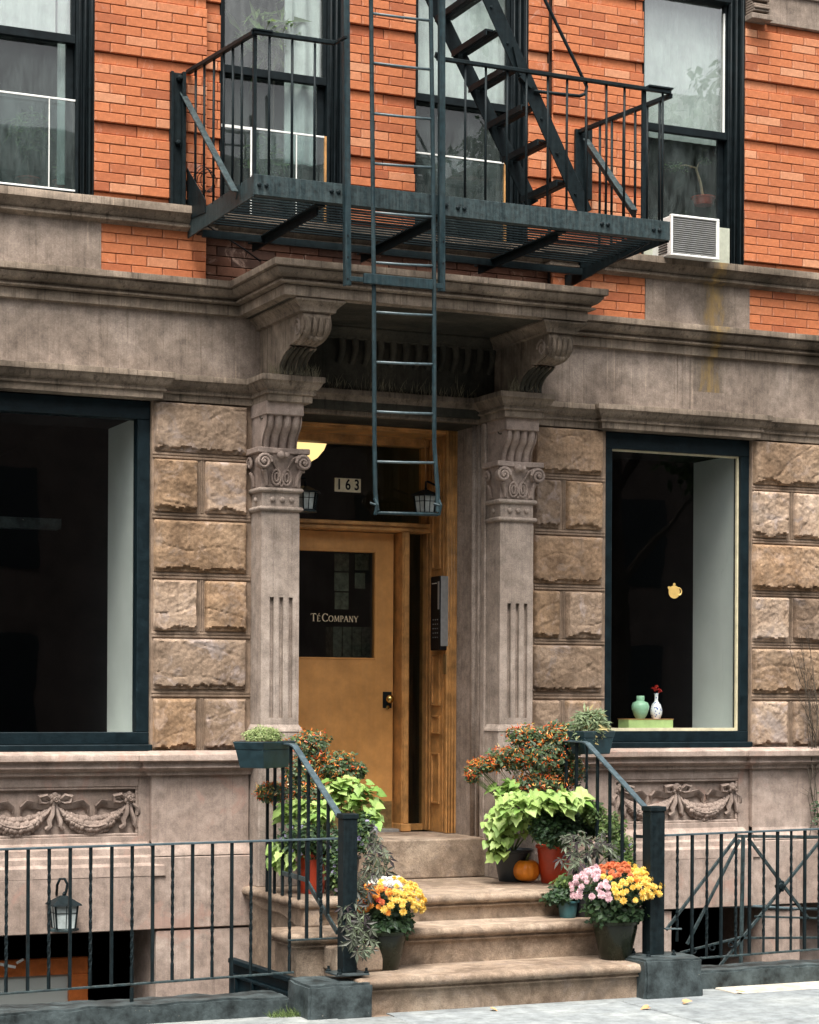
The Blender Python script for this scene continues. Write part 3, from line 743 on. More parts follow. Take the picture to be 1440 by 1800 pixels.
    for uu in (.12, .31, .5, .69, .88):
        pts = [(gx0 + (gx1 - gx0) * uu, y - .002, zb3 + (zt3 - zb3) * t) for y, t in cv[9:17]]
        part('carved_leaf_rib', MB().tube(pts, [.008, .014, .018, .018, .017, .016, .015, .014], 7), M['soot'], auto=60)
    lobes = MB()
    for k in range(9):
        a = math.pi * (k / 8); uu = .5 + .40 * math.cos(a); t = .72 - .20 * math.sin(a)
        lobes.lathe([(.022, .03), (.024, 0), (.016, -.016), (.001, -.020)], 8, (gx0 + (gx1 - gx0) * uu, -.80 + .06 * (.8 - t), zb3 + (zt3 - zb3) * t), 'y')
    part('carved_leaf', lobes, M['grime'], auto=60, kind='stuff')
    vs_ = MB(); spiral(vs_, (gx0 - .001, -.70, zb3 + (zt3 - zb3) * .74), .062, 1.6, .009, (0, 1), 1)
    part('side_scroll', vs_, M['brown'], auto=60)
    part('bracket_cap', MB().sweep(bed, [(gx0, .0), (gx0, -.80), (gx1, -.80), (gx1, .0)]), M['grime'], auto=40)
    part('bracket_core', MB().box(gx0 + .004, gx1 - .004, -.79, 0, zs - .07, zs), M['grime'])
pilaster(pLa, pLb, True); pilaster(pRa, pRb, False)
part('bed_moulding', MB().sweep(bed, [(pLb - .02, 0.0), (pRa + .04, 0.0)]), M['soot'], auto=40)

# ================================================================== DOORWAY
YD = .92; ZT = .955
YW = at(801, 1000).y
part('stone_jamb', MB().box(XD1, XD1 + .2995, 0.001, TW + .05, ZT - .03, ZL - .17), M['pil'])
part('stone_jamb', MB().box(XD0 - .2495, XD0, 0.001, TW + .05, ZT - .03, ZL - .17), M['pil'])
part('jamb_roll', MB().tube([(XD1 - .004, .20, ZT), (XD1 - .004, .20, ZL - .17)], .022, 10), M['pil'], smooth=True)
part('jamb_roll', MB().tube([(XD1 - .003, .12, ZT), (XD1 - .003, .12, ZL - .17)], .013, 10), M['pil'], smooth=True)
part('jamb_roll', MB().box(XD1 - .02, XD1, .005, .07, ZT, ZL - .17), M['pil'], bevel=.006)
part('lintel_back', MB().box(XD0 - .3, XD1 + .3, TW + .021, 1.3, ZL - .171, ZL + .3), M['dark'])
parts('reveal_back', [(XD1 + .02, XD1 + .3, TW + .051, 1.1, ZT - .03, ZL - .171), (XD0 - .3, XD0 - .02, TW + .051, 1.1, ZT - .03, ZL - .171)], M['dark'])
XF = XX(783, .49)                                    # inner face of the wooden reveal
fr = MB()
fr.box(XF, XD1 - .002, .485, .52, ZT + .003, ZL - .1715)
fr.box(XD0 + .002, XD0 + (XD1 - XF), .485, .52, ZT + .003, ZL - .1715)
fr.box(XD0 + (XD1 - XF), XF, .485, .52, 3.86, ZL - .1715)
part('door_frame_casing', fr, M['wood'], bevel=.004)
for dx in (.012, .034, .058): part('casing_bead', MB().tube([(XF + dx, .484, ZT + .01), (XF + dx, .484, 3.86)], .006, 6), M['wood'], smooth=True)
rv = MB().box(XF + .02, XF + .1, .52, 1.0, ZT + .003, ZL - .1715).box(XD0 + .0, XD0 + (XD1 - XF) - .02, .52, 1.0, ZT + .003, ZL - .1715).box(XD0, XF + .02, .52, 1.0, 3.84, 3.95)
part('wooden_reveal', rv, M['wood'])
XQ = XF + .02
# vertical fillets on the reveal, then raised panel frames
fl = MB()
for ya in (.53, .57, .80, .86): fl.box(XQ - .010, XQ, ya, ya + .016, ZT + .01, 3.83)
part('reveal_fillet', fl, M['wood'], bevel=.003)
def yrev(px, py=1300): return atx(px, py, XQ).y
ya, yb = yrev(775), yrev(761)
for (p0, p1) in ((1240, 1010 + 140), (1290, 1257), (1412, 1323), (1000, 800)):
    za_, zb_ = ZZ(768, p0, (ya + yb) / 2), ZZ(768, p1, (ya + yb) / 2)
    q = MB(); wd = .014
    q.box(XQ - .014, XQ, ya, yb, za_, za_ + wd).box(XQ - .014, XQ, ya, yb, zb_ - wd, zb_).box(XQ - .014, XQ, ya, ya + wd, za_ + wd, zb_ - wd).box(XQ - .014, XQ, yb - wd, yb, za_ + wd, zb_ - wd)
    q.box(XQ - .004, XQ, ya + wd, yb - wd, za_ + wd, zb_ - wd)
    part('reveal_panel', q, M['wood'], bevel=.003)
# inner frame: transom bar, mullion, right post
ZTB = ZZ(600, 924, YD - .1)
x_m0, x_m1 = XX(705, .79), XX(718, .79)
x_p0 = XX(748, .86)
XLd = XD0 + (XD1 - XF) - .02
inn = MB()
inn.box(XLd, XQ, .80, .97, ZTB - .035, ZTB + .03)
part('transom_bar', inn, M['wood'], bevel=.006)
part('transom_bar_moulding', MB().box(XLd, XQ - .03, .775, .80, ZTB + .004, ZTB + .03).box(XLd, XQ - .03, .785, .80, ZTB - .03, ZTB - .008), M['wood'], bevel=.004)
part('door_mullion', MB().box(x_m0, x_m1, .79, .97, ZT + .003, ZTB - .035).box(x_m0 + .01, x_m1 - .01, .775, .79, ZT + .06, ZTB - .035), M['wood'], bevel=.005)
part('door_mullion_foot', MB().box(x_m0 - .012, x_m1 + .008, .765, .97, ZT + .003, ZT + .06), M['wood'], bevel=.005)
part('frame_post', MB().box(x_p0, XQ, .86, .97, ZT + .003, ZTB - .035), M['wood'], bevel=.005)
part('frame_post', MB().box(x_p0 + .03, x_p0 + .05, .84, .86, ZT + .003, ZTB - .035), M['wood'], bevel=.005)
part('transom_top_rail', MB().box(XLd, XQ, .84, .97, ZZ(650, 782, .86), 3.86), M['wood'], bevel=.005)
part('transom_top_moulding', MB().box(XLd, XQ, .80, .84, ZZ(650, 765, .82), ZZ(650, 757, .82)).box(XLd, XQ, .79, .84, ZZ(650, 745, .82), ZZ(650, 738, .82)), M['wood'], bevel=.004)
part('transom_stile', MB().box(x_p0 - .02, XQ, .86, .97, ZTB + .03, 3.8), M['wood'], bevel=.004)
cond = MB().tube([at(590, 757, .77), at(640, 756, .77), at(720, 762, .77), at(738, 768, .77), at(744, 782, .76), at(745, 850, .74)], .007, 6)
part('electric_conduit', cond, M['wood'], smooth=True)
part('door_closer_fitting', MB().lathe([(.02, 0), (.022, .03), (.012, .04), (.001, .05)], 10, tuple(at(633, 752, .78)), 'y').tube([at(622, 748, .76), at(645, 748, .76)], .008, 6), M['wood'])
# threshold and sidelight
part('door_sill', MB().box(XLd, x_m0, .80, 1.0, ZT - .01, ZT + .022), M['silver'], bevel=.003)
part('sidelight_pane', MB().box(x_m1, x_p0, .93, .936, ZT + .05, ZTB - .035), M['gdoor'])
part('sidelight_rail', MB().box(x_m1, x_p0, .92, .96, ZT + .002, ZT + .05), M['wood'])
XDR = XX(689, YD); XDL = XLd + .01; zD0, zD1 = ZT + .025, ZTB - .04
gx0, gx1 = XX(480, YD), XX(656, YD); gz0, gz1 = ZZ(600, 1157, YD), ZZ(600, 971, YD)
dr = MB(); dr.box(XDL, gx0, YD, YD + .045, zD0, zD1).box(gx1, XDR, YD, YD + .045, zD0, zD1).box(gx0, gx1, YD, YD + .045, zD0, gz0).box(gx0, gx1, YD, YD + .045, gz1, zD1)
door = part('door', dr, M['door'])
MBc = MB().box(gx0 - .014, gx1 + .014, YD - .006, YD, gz1, gz1 + .014).box(gx0 - .014, gx1 + .014, YD - .006, YD, gz0 - .014, gz0).box(gx1, gx1 + .014, YD - .006, YD, gz0, gz1)
MBc.build('glazing_bead', M['door'], door, bevel=.003)
MB().box(gx0, gx1, YD + .02, YD + .026, gz0, gz1).build('pane', M['gdoor'], door)
kz = ZZ(679, 1232, YD)
kx = XX(679, YD)
MB().box(kx - .036, kx + .036, YD - .005, YD, kz - .055, kz + .065).build('lock_plate', M['iron'], door, bevel=.003)
MB().lathe([(.012, 0), (.012, -.03), (.028, -.042), (.031, -.058), (.022, -.072), (.001, -.076)], 16, (kx, YD, kz + .012), 'y').build('door_knob', M['brass'], door, auto=50)
MB().lathe([(.014, 0), (.014, -.008), (.001, -.01)], 12, (kx, YD - .004, kz - .05), 'y').build('keyhole_cover', M['brass'], door)
MB().box(XDL + .06, XDR - .006, YD - .004, YD, ZZ(675, 1462, YD), ZZ(675, 1409, YD)).build('kick_plate', M['brassd'], door)
# lettering TE COMPANY in small serif capitals: thick and thin strokes with slab serifs
def letters(text, x, z, h, Y, mat, parent, name, gap=.16):
    G = {
     'T': (.78, [((.39, 0), (.39, 1), .13), ((.04, .95), (.74, .95), .08), ((.05, .95), (.05, .78), .05), ((.73, .95), (.73, .78), .05), ((.25, .03), (.53, .03), .06)]),
     'E': (.62, [((.16, 0), (.16, 1), .13), ((.04, .97), (.56, .97), .07), ((.16, .52), (.44, .52), .06), ((.04, .03), (.58, .03), .07), ((.56, .97), (.56, .82), .05), ((.58, .03), (.58, .2), .05)]),
     'N': (.86, [((.14, 0), (.14, 1), .06), ((.14, 1), (.72, 0), .13), ((.72, 0), (.72, 1), .06), ((.02, .03), (.27, .03), .05), ((.58, .97), (.84, .97), .05), ((.0, .97), (.2, .97), .05)]),
     'M': (1.02, [((.14, 0), (.18, 1), .06), ((.2, 1), (.5, .1), .12), ((.5, .1), (.82, 1), .06), ((.84, 1), (.88, 0), .12), ((.02, .03), (.27, .03), .05), ((.76, .03), (1.0, .03), .05)]),
     'P': (.62, [((.18, 0), (.18, 1), .12), ((.04, .03), (.34, .03), .05), ((.04, .97), (.4, .97), .06), 'bowl']),
     'A': (.84, [((.08, 0), (.42, 1), .06), ((.42, 1), (.76, 0), .13), ((.22, .36), (.6, .36), .06), ((0, .03), (.2, .03), .05), ((.62, .03), (.88, .03), .05)]),
     'Y': (.78, [((.06, 1), (.4, .45), .12), ((.74, 1), (.4, .45), .06), ((.4, .5), (.4, 0), .13), ((.26, .03), (.54, .03), .05), ((0, .97), (.2, .97), .05), ((.62, .97), (.82, .97), .05)]),
     'O': (.9, ['ring']), 'C': (.8, ['cee']), ' ': (.22, [])}
    mb = MB()
    def stroke(p, q, wd, hh):
        p = Vector((x + p[0] * hh, Y, z + p[1] * hh)); q = Vector((x + q[0] * hh, Y, z + q[1] * hh))
        d = q - p; d.normalize(); n = Vector((d.z, 0, -d.x)) * wd * hh / 2
        vs = [p - n, q - n, q + n, p + n]; mb.add([(a.x, Y, a.z) for a in vs] + [(a.x, Y + .003, a.z) for a in vs], [(0, 1, 2, 3), (7, 6, 5, 4), (0, 4, 5, 1), (1, 5, 6, 2), (2, 6, 7, 3), (3, 7, 4, 0)])
    for i, ch in enumerate(text):
        big = ch in '^*'
        up = ch.isupper(); acc = False
        if ch == 'é': ch = 'E'; acc = True; hh = h * .76
        else: hh = h if up else h * .76; ch = ch.upper()
        wd, st = G[ch]
        for s_ in st:
            if s_ in ('ring', 'cee'):
                a0, a1 = (0, 2 * math.pi) if s_ == 'ring' else (.75, 2 * math.pi - .75); n = 18
                for k in range(n):
                    a, b_ = a0 + (a1 - a0) * k / n, a0 + (a1 - a0) * (k + 1) / n; mid = (a + b_) / 2
                    stroke((.43 + .38 * math.cos(a), .5 + .48 * math.sin(a)), (.43 + .38 * math.cos(b_), .5 + .48 * math.sin(b_)), .055 + .08 * abs(math.cos(mid)), hh)
                if s_ == 'cee': stroke((.73, .97), (.73, .72), .05, hh); stroke((.73, .03), (.73, .2), .05, hh)
            elif s_ == 'bowl':
                for k in range(9):
                    a, b_ = math.pi / 2 - math.pi * k / 9, math.pi / 2 - math.pi * (k + 1) / 9
                    stroke((.34 + .22 * math.cos(a), .73 + .24 * math.sin(a)), (.34 + .22 * math.cos(b_), .73 + .24 * math.sin(b_)), .06 + .07 * abs(math.cos((a + b_) / 2)), hh)
            else: stroke(*s_, hh)
        if acc: stroke((.3, 1.1), (.46, 1.34), .1, hh)
        x += (wd + gap) * hh
    return mb.build(name, mat, parent)
lx0, lx1 = XX(545, YD), XX(630, YD); lz = ZZ(588, 1094, YD); lh = ZZ(588, 1080, YD) - lz
letters('Té Company', lx0, lz, lh, YD + .012, M['letter'], door, 'gilt_lettering', gap=((lx1 - lx0) / lh - 6.05) / 9)
tp = part('transom_pane', MB().box(XLd, XQ, .93, .936, ZTB + .03, ZZ(650, 782, .86)), M['gdoor'])
def text_obj(txt, size, loc, mat, parent, name, ext=.002, sx=1.0):
    cu = bpy.data.curves.new(name, 'FONT'); cu.body = txt; cu.size = size; cu.extrude = ext; cu.align_x = 'CENTER'; cu.align_y = 'CENTER'; cu.offset = .0020
    to = bpy.data.objects.new(name + '_tmp', cu); COL.objects.link(to)
    dg = bpy.context.evaluated_depsgraph_get(); me = bpy.data.meshes.new_from_object(to.evaluated_get(dg))
    bpy.data.objects.remove(to); me.transform(Matrix.Translation(loc) @ Matrix.Rotation(R(90), 4, 'X') @ Matrix.Scale(sx, 4, (1, 0, 0)))
    me.materials.clear(); me.materials.append(mat); o = bpy.data.objects.new(name, me); COL.objects.link(o); o.parent = parent; return o
npx = [(585, 600), (600, 616), (616, 631)]
for (a, b_), ch in zip(npx, '163'):
    xa, xb = XX(a, .92), XX(b_, .92); z0, z1 = ZZ(608, 866, .92), ZZ(608, 842, .92)
    pl_ = MB().box(xa + .001, xb - .001, .918, .93, z0, z1).build('number_tile', M['numplate'], tp)
    text_obj(ch, (z1 - z0) * 1.08, ((xa + xb) / 2, .9155, (z0 + z1) / 2), M['black'], tp, 'house_number_figure', sx=.78)

room('hall_interior', XLd + .0, XQ + .0, 1.0, 4.0, ZT - .05, 3.98, mat='hall')
# ================================================================== SHOP WINDOWS
def shopwin(px0, px1, name, deepx, bead, yg=.12):
    """px0..px1 outer frame"""
    x0 = px0 if px0 < 0 else XX(px0); x1 = XX(px1)
    zt_ = Z_HEAD; zb_ = Z_SILL + .015
    wn_ = MB(); fw = .075 if bead else .085
    zt2 = ZL - .17; 
    wn_.box(x0, x0 + fw, .032, .13, zb_ + .125, zt2 - .12).box(x1 - fw, x1, .032, .13, zb_ + .125, zt2 - .12)
    wn_.box(x0, x1, .03, .13, zt2 - .12, zt2).box(x0, x1, .03, .13, zb_ + .045, zb_ + .125)
    o = part('shop_window', wn_, M['shopframe'], bevel=.004)
    MB().box(x0 - .01, x1 + .01, -.02, .12, zb_, zb_ + .045).build('window_sill', M['shopframe'], o, bevel=.006)
    MB().box(x0 + fw, x1 - fw, .085, .091, zb_ + .125, zt2 - .12).build('pane', M['gsh'], o)
    if bead:
        bd = MB(); t_ = .012
        bd.box(x0 + fw - .002, x0 + fw + t_, .06, .085, zb_ + .125, zt2 - .12).box(x1 - fw - t_, x1 - fw + .002, .06, .085, zb_ + .125, zt2 - .12)
        bd.box(x0 + fw + t_, x1 - fw - t_, .06, .085, zt2 - .12 - t_, zt2 - .118).box(x0 + fw + t_, x1 - fw - t_, .05, .085, zb_ + .123, zb_ + .125 + .022)
        bd.build('glazing_bead', M['cream'], o)
    # white plastered reveal on the right and black room beyond
    xr = x1 - fw + .012
    part('white_reveal', MB().box(xr, xr + .05, .14, deepx, zb_ - .0, zt2 + .04), M['plaster'])
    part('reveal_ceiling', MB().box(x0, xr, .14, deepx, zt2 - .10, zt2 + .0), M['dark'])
    part('display_bounce_shelf', MB().box(x0, xr, .131, deepx, zb_ - .01, zb_ + .10), M['plaster'])  # white floor added to bounce light onto the reveals
    part('white_reveal', MB().box(x0 + fw - .06, x0 + fw - .012, .14, deepx, zb_ + .101, zt2 - .101), M['plaster'])
    room('shop_interior', x0, xr, .14 if False else deepx, 4.0, zb_ - .5, zt2 + .05)
    return o, x0 + fw, x1 - fw, zb_ + .125, zt2 - .12
sw1, *_1 = shopwin(XWIN0, 263, 'left', atx(191, 1000, XX(240, .1)).y, False)
sw2, gx0_, gx1_, gzb, gzt = shopwin(1061, 1318, 'right', atx(1216, 1000, XX(1292, .1)).y, True)
# gold teapot emblem on the right pane
tx, tz = XX(1183, .08), ZZ(1184, 1036, .08); tr = .048
te = MB()
te.lathe([(tr, 0), (tr, -.002), (.001, -.002)], 28, (tx, .083, tz), 'y')
te.lathe([(tr * .22, 0), (tr * .22, -.002), (.001, -.002)], 12, (tx, .083, tz + tr * 1.18), 'y')
te.add([(tx - tr * .95, .0815, tz + .012), (tx - tr * 1.2, .0815, tz + tr * .72), (tx - tr * 1.0, .0815, tz + tr * .86), (tx - tr * .55, .0815, tz + tr * .78)], [(0, 3, 2, 1)])
te.tube([(tx + tr * .8 + math.cos(a) * tr * .5, .083, tz + .004 + math.sin(a) * tr * .55) for a in [-1.9 + 3.9 * k / 12 for k in range(13)]], .0055, 5)
te.build('teapot_emblem', M['gold'], sw2)
# ================================================================== UPPER STOREY (orange brick)
YWg, YCn = -.04, .04                                   # face of the wings, face of the recessed centre
XA = XX(357, YWg); XBr = XX(967, YWg)                  # centre bay edges
ZTOP = 8.4; Z_UP = 5.135                               # window sill level
ZH = ZZ(1265, 18, .12) + .05                           # window head
W = [(-4.0, XX(160, YWg)), (XX(381, YCn), XX(601, YCn)), (XX(724, YCn), XX(923, YCn)), (XX(1125, YWg), XX(1304, YWg))]
# dark mortar backing between the bricks
def backing(x0, x1, z0, z1, yf): part('brick_backing', MB().box(x0, x1, yf + .032, TW, z0, z1), M['mortar'])
ZS0 = 4.985                                            # underside of the sill string course
backing(W[0][1], XA, Z_UP - .1, ZTOP, YWg); backing(XA, W[1][0], Z_UP - .1, ZTOP, YCn); backing(W[1][1], W[2][0], Z_UP - .1, ZTOP, YCn)
backing(W[2][1], XBr, Z_UP - .1, ZTOP, YCn); backing(XBr, W[3][0], Z_UP - .1, ZTOP, YWg); backing(W[3][1], XR, Z_UP - .1, ZTOP, YWg)
backing(XL, W[0][0], Z_UP - .1, ZTOP, YWg)
backing(XL, XA, ZC - .02, Z_UP - .1, YWg); backing(XA, XBr, ZC - .02, Z_UP - .1, YCn); backing(XBr, XR, ZC - .02, Z_UP - .1, YWg)
for (a, b_) in W: part('brick_backing', MB().box(a, b_, YCn + .01, TW, ZH + .02, ZTOP), M['mortar'])
# string course under the windows
zt_ = Z_UP
stp = [(0, zt_ + .01), (.105, zt_), (.108, zt_ - .005), (.108, zt_ - .050), (.095, zt_ - .056), (.078, zt_ - .075), (.055, zt_ - .098), (.042, zt_ - .106), (.045, zt_ - .118), (.062, zt_ - .121), (.060, zt_ - .132), (.025, zt_ - .145), (0, zt_ - .15)]
part('sill_string_course', MB().sweep(stp, [(XL, YWg), (XA, YWg), (XA, YCn), (XBr, YCn), (XBr, YWg), (XR, YWg)], wear=.005), M['grime'], auto=38)
# brownstone aprons below windows
xa1 = XX(172, YWg)
part('window_apron', MB().box(XL, xa1, YWg - .006, .1, ZC, ZS0 + .01), M['brown'])
part('window_apron', MB().box(XX(1129, YWg), XX(1312, YWg), YWg - .006, .1, ZC, ZS0 + .01), M['brown'])
# ---- the bricks themselves
ZG0 = ZZ(163, 217, YWg)                                # shadow line under a banded block of six courses
PER = (ZZ(163, 95, YWg) - ZZ(163, 341, YWg)) / 2
BL, JT = .2035, .0045
def courses(z0, z1):
    out = []; k = -6
    while True:
        zl = ZG0 + k * PER                             # bottom of the proud block
        ch = (PER - .078) / 6
        cand = [(zl - .078 + .004, zl - .004, 'in')] + [(zl + i * ch, zl + (i + 1) * ch - .0045, 'out') for i in range(6)]
        for (a, b_, t) in cand:
            if a < z0 - .02: continue
            if a > z1 - .02: return out
            out.append((max(a, z0), min(b_, z1), t))
        k += 1
brs = []
def bricks(x0, x1, z0, z1, yf, banded=True, plain_ch=.0655, seed=0, phase=0.0):
    rs = random.Random(seed)
    if banded: rws = courses(z0, z1)
    else:
        rws = []; z = z0
        while z < z1 - .01: rws.append((z, min(z + plain_ch - .004, z1), 'out')); z += plain_ch
    for r, (a, b_, t) in enumerate(rws):
        off = (0, .5)[r % 2] * (BL + JT) + phase
        x = x0 - off
        if t == 'in': x = x0 - .1
        while x < x1 - .004:
            L = BL * (1.9 if t == 'in' else 1)
            xa, xb = max(x, x0), min(x + L, x1)
            if xb - xa > .008: brs.append((xa, xb, yf + (.022 if t == 'in' else 0) + rs.uniform(-.0015, .0015), a, b_))
            x += L + JT
xg = lambda p, y: XX(p, y)
bricks(W[0][1], XA, Z_UP + .005, 7.4, YWg, seed=1)
bricks(XA, W[1][0], Z_UP + .005, 7.4, YCn, seed=2)
bricks(W[1][1], W[2][0], Z_UP + .005, 7.5, YCn, seed=3, phase=.09)
bricks(W[2][1], XBr, Z_UP + .005, 7.6, YCn, seed=4)
bricks(XBr, W[3][0], Z_UP + .005, 7.7, YWg, seed=5)
ZLB = ZZ(1400, 45, YWg)
bricks(XL, W[0][0], Z_UP + .005, 7.4, YWg, seed=11)
bricks(W[3][1], XR, Z_UP + .005, ZLB, YWg, seed=6)
bricks(xa1, XA, ZC + .005, ZS0 + .004, YWg, False, seed=7)
n_shade0 = len(brs); bricks(XA, XBr, ZC + .005, ZS0 + .004, YCn, False, seed=8); shaded_sooty = brs[n_shade0:]; del brs[n_shade0:]
bricks(XBr, XX(1129, YWg), ZC + .005, ZS0 + .004, YWg, False, seed=9)
bricks(XX(1312, YWg), XR, ZC + .005, ZS0 + .004, YWg, False, seed=10)
def vis(b_):
    c = ((b_[0] + b_[1]) / 2, b_[2], (b_[3] + b_[4]) / 2)
    dx, dy, dz = c[0] - CAMX, c[1] - CAMY, c[2] - EYE
    dep = dx * SN + dy * CS; px = 720 + F * (dx * CS - dy * SN) / dep; py = 900 + YH - F * dz / dep
    return px, py
cache = {}
def bmesh_(L, Hh):
    k = (round(L, 3), round(Hh, 3))
    if k not in cache:
        m_ = MB(); c = .0035; D = .045
        x, z = L / 2, Hh / 2
        m_.add([(-x, c, -z), (x, c, -z), (x, c, z), (-x, c, z), (-x + c, 0, -z + c), (x - c, 0, -z + c), (x - c, 0, z - c), (-x + c, 0, z - c), (-x, D, -z), (x, D, -z), (x, D, z), (-x, D, z)],
               [(4, 5, 6, 7), (0, 1, 5, 4), (1, 2, 6, 5), (2, 3, 7, 6), (3, 0, 4, 7), (0, 8, 9, 1), (1, 9, 10, 2), (2, 10, 11, 3), (3, 11, 8, 0)])
        cache[k] = mesh_of(m_, 'brick', M['brick'])
    return cache[k]
inview = []; rest = []
for b_ in brs:
    px, py = vis(b_)
    hid = (420 < px < 1130 and 300 < py < 470)
    (inview if (-20 < px < 1460 and -12 < py < 600 and not hid) else rest).append((b_, px))
inview.sort(key=lambda t: -(t[0][1] - t[0][0]) * (8800 - t[1]))
for b_, px in inview[:300]:
    xa, xb, y, a, c = b_
    piece('brick', bmesh_(xb - xa, c - a), B, ((xa + xb) / 2, y, (a + c) / 2))
rm_ = MB()
for b_, px in inview[300:] + rest:
    xa, xb, y, a, c = b_; q = .0035
    rm_.add([(xa, y + q, a), (xb, y + q, a), (xb, y + q, c), (xa, y + q, c), (xa + q, y, a + q), (xb - q, y, a + q), (xb - q, y, c - q), (xa + q, y, c - q), (xa, y + .045, a), (xb, y + .045, a), (xb, y + .045, c), (xa, y + .045, c)],
           [(4, 5, 6, 7), (0, 1, 5, 4), (1, 2, 6, 5), (2, 3, 7, 6), (3, 0, 4, 7), (0, 8, 9, 1), (1, 9, 10, 2), (2, 10, 11, 3), (3, 11, 8, 0)])
part('brickwork', rm_, M['brick'], kind='stuff', fix=False)
rm_ = MB()
for b_ in shaded_sooty:
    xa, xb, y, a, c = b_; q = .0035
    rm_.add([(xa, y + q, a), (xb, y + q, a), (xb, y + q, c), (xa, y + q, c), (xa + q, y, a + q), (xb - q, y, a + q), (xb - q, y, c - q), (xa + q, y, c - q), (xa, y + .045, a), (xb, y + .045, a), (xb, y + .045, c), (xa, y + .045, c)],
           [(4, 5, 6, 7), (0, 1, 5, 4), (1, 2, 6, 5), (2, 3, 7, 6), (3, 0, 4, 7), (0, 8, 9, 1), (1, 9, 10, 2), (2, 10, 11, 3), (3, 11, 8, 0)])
part('shaded_sooty_brickwork', rm_, M['soot_shade_brick'], kind='stuff', fix=False)
# lintel band top right with its little corbel
part('lintel_band', MB().box(XX(1345, -.06), XR, YWg - .012, .05, ZLB + .004, ZLB + .30), M['brown'], bevel=.004)
part('lintel_band_bead', MB().box(XX(1345, -.06), XR, YWg - .03, .05, ZLB + .22, ZLB + .25), M['brown'], bevel=.004)
cx0, cx1 = XX(1312, -.09), XX(1343, -.09)
zb_ = ZZ(1328, 30, -.1)
cb = MB().box(cx0 - .01, cx1 + .015, -.13, .05, zb_, zb_ + .04)
for k in range(7): cb.box(cx0 + .012, cx1 - .008, -.09 - .04 * abs(math.sin(k * .8)), .05, zb_ + .04 + k * .02, zb_ + .058 + k * .02)
part('small_corbel', cb, M['brown'], bevel=.004)

# ---- sash windows: each > frame mouldings, sashes, panes
def sash_window(k, x0, x1, yo, storm=None, meet=None, lowsill=0.0, gl='gup'):
    zb = Z_UP - .01; zt = ZH + .03; cw = .105
    f = MB()
    # stepped casing (left mostly hidden behind the brick)
    for (o0, o1, y0, y1) in ((0, .035, .01, .16), (.035, .062, .045, .16), (.062, cw, .075, .16)):
        f.box(x1 - o1, x1 - o0, yo + y0, yo + y1, zb, zt); f.box(x0 + o0 * .3, x0 + o1 * .3, yo + y0, yo + y1, zb, zt)
    f.box(x0 + cw * .3, x1 - cw, yo + .03, yo + .16, zt - .05, zt)
    f.box(x0 + cw * .3, x1 - cw, yo - .0, yo + .16, zb, zb + .035)
    o = part('sash_window', f, M['wframe'], bevel=.004)
    xa, xb = x0 + cw * .3, x1 - cw
    zm = meet
    for dx in (.018, .05, .08): MB().tube([(x1 - dx, yo + (.01 if dx < .035 else .045 if dx < .06 else .075), zb + .03), (x1 - dx, yo + (.01 if dx < .035 else .045 if dx < .06 else .075), zt)], .007, 6).build('casing_bead', M['wframe'], o, smooth=True)
    st = .028
    up = MB().box(xa, xa + st, yo + .09, yo + .13, zm, zt - .05).box(xb - st, xb, yo + .09, yo + .13, zm, zt - .05).box(xa, xb, yo + .085, yo + .13, zm - .02, zm + .035)
    up.build('upper_sash', M['wframe'], o, bevel=.003)
    lo = MB().box(xa, xa + st, yo + .135, yo + .165, zb + .035, zm).box(xb - st - .02, xb, yo + .135, yo + .165, zb + .035, zm).box(xa, xb, yo + .135, yo + .165, zb + .035, zb + .10)
    lo.build('lower_sash', M['wframe'], o, bevel=.003)
    MB().box(xa + st, xb - st, yo + .108, yo + .112, zm + .03, zt - .05).build('upper_pane', M[gl], o)
    MB().box(xa + st, xb - st, yo + .148, yo + .152, zb + .09, zm).build('lower_pane', M['gup2'], o)
    room('upper_room', x0, x1, yo + .5, 3.5, zb - .3, zt + .2)
    return o, xa, xb, zb, zt
w1 = sash_window(0, W[0][0], W[0][1], YWg, meet=ZZ(100, 75, .05), gl='gbright')
w2 = sash_window(1, W[1][0], W[1][1], YCn, meet=ZZ(500, 140, .13))
w3 = sash_window(2, W[2][0], W[2][1], YCn, meet=ZZ(790, 180, .13))
w4 = sash_window(3, W[3][0], W[3][1], YWg, meet=ZZ(1200, 228, .05), gl='gbright')
# white storm/screen frames in the lower part
def screen(wd, xa, xb, z0, z1, y, mul=None, wood=True, left=False):
    q = MB(); t = .013
    q.box(xa, xb, y, y + .012, z1 - t, z1).box(xa, xb, y, y + .012, z0, z0 + t)
    q.box(xa, xa + t * .5, y + .001, y + .011, z0 + t, z1 - t)
    if left: q.box(xa, xa + t, y, y + .012, z0 + t, z1 - t)
    q.build('storm_frame', M['white'], wd, bevel=.002)
    MB().box(xa, xb, y + .004, y + .006, z0 + t, z1 - t).build('storm_pane', M['gup2'], wd)
    if mul: MB().box(mul - .003, mul + .003, y - .001, y + .011, z0 + t, z1 - t).build('storm_bar', M['white'], wd)
    if wood: MB().box(xb, xb + .02, y - .002, y + .02, z0, z1).build('side_strip', M['wood'], wd)
yw = YWg + .085
screen(w1[0], w1[1], XX(131, yw), ZZ(60, 337, yw), ZZ(60, 174, yw), yw, mul=XX(80, yw))
yw = YCn + .085
screen(w2[0], XX(434, yw), XX(564, yw), Z_UP + .02, ZZ(500, 234, yw), yw, mul=XX(515, yw), left=True)
screen(w3[0], w3[1], XX(880, yw), Z_UP + .02, ZZ(800, 275, yw), yw, wood=True)
part('screen_edge', MB().box(w2[1], XX(434, yw), yw + .0, yw + .012, ZZ(400, 228, yw), ZZ(400, 223, yw)), M['white'])
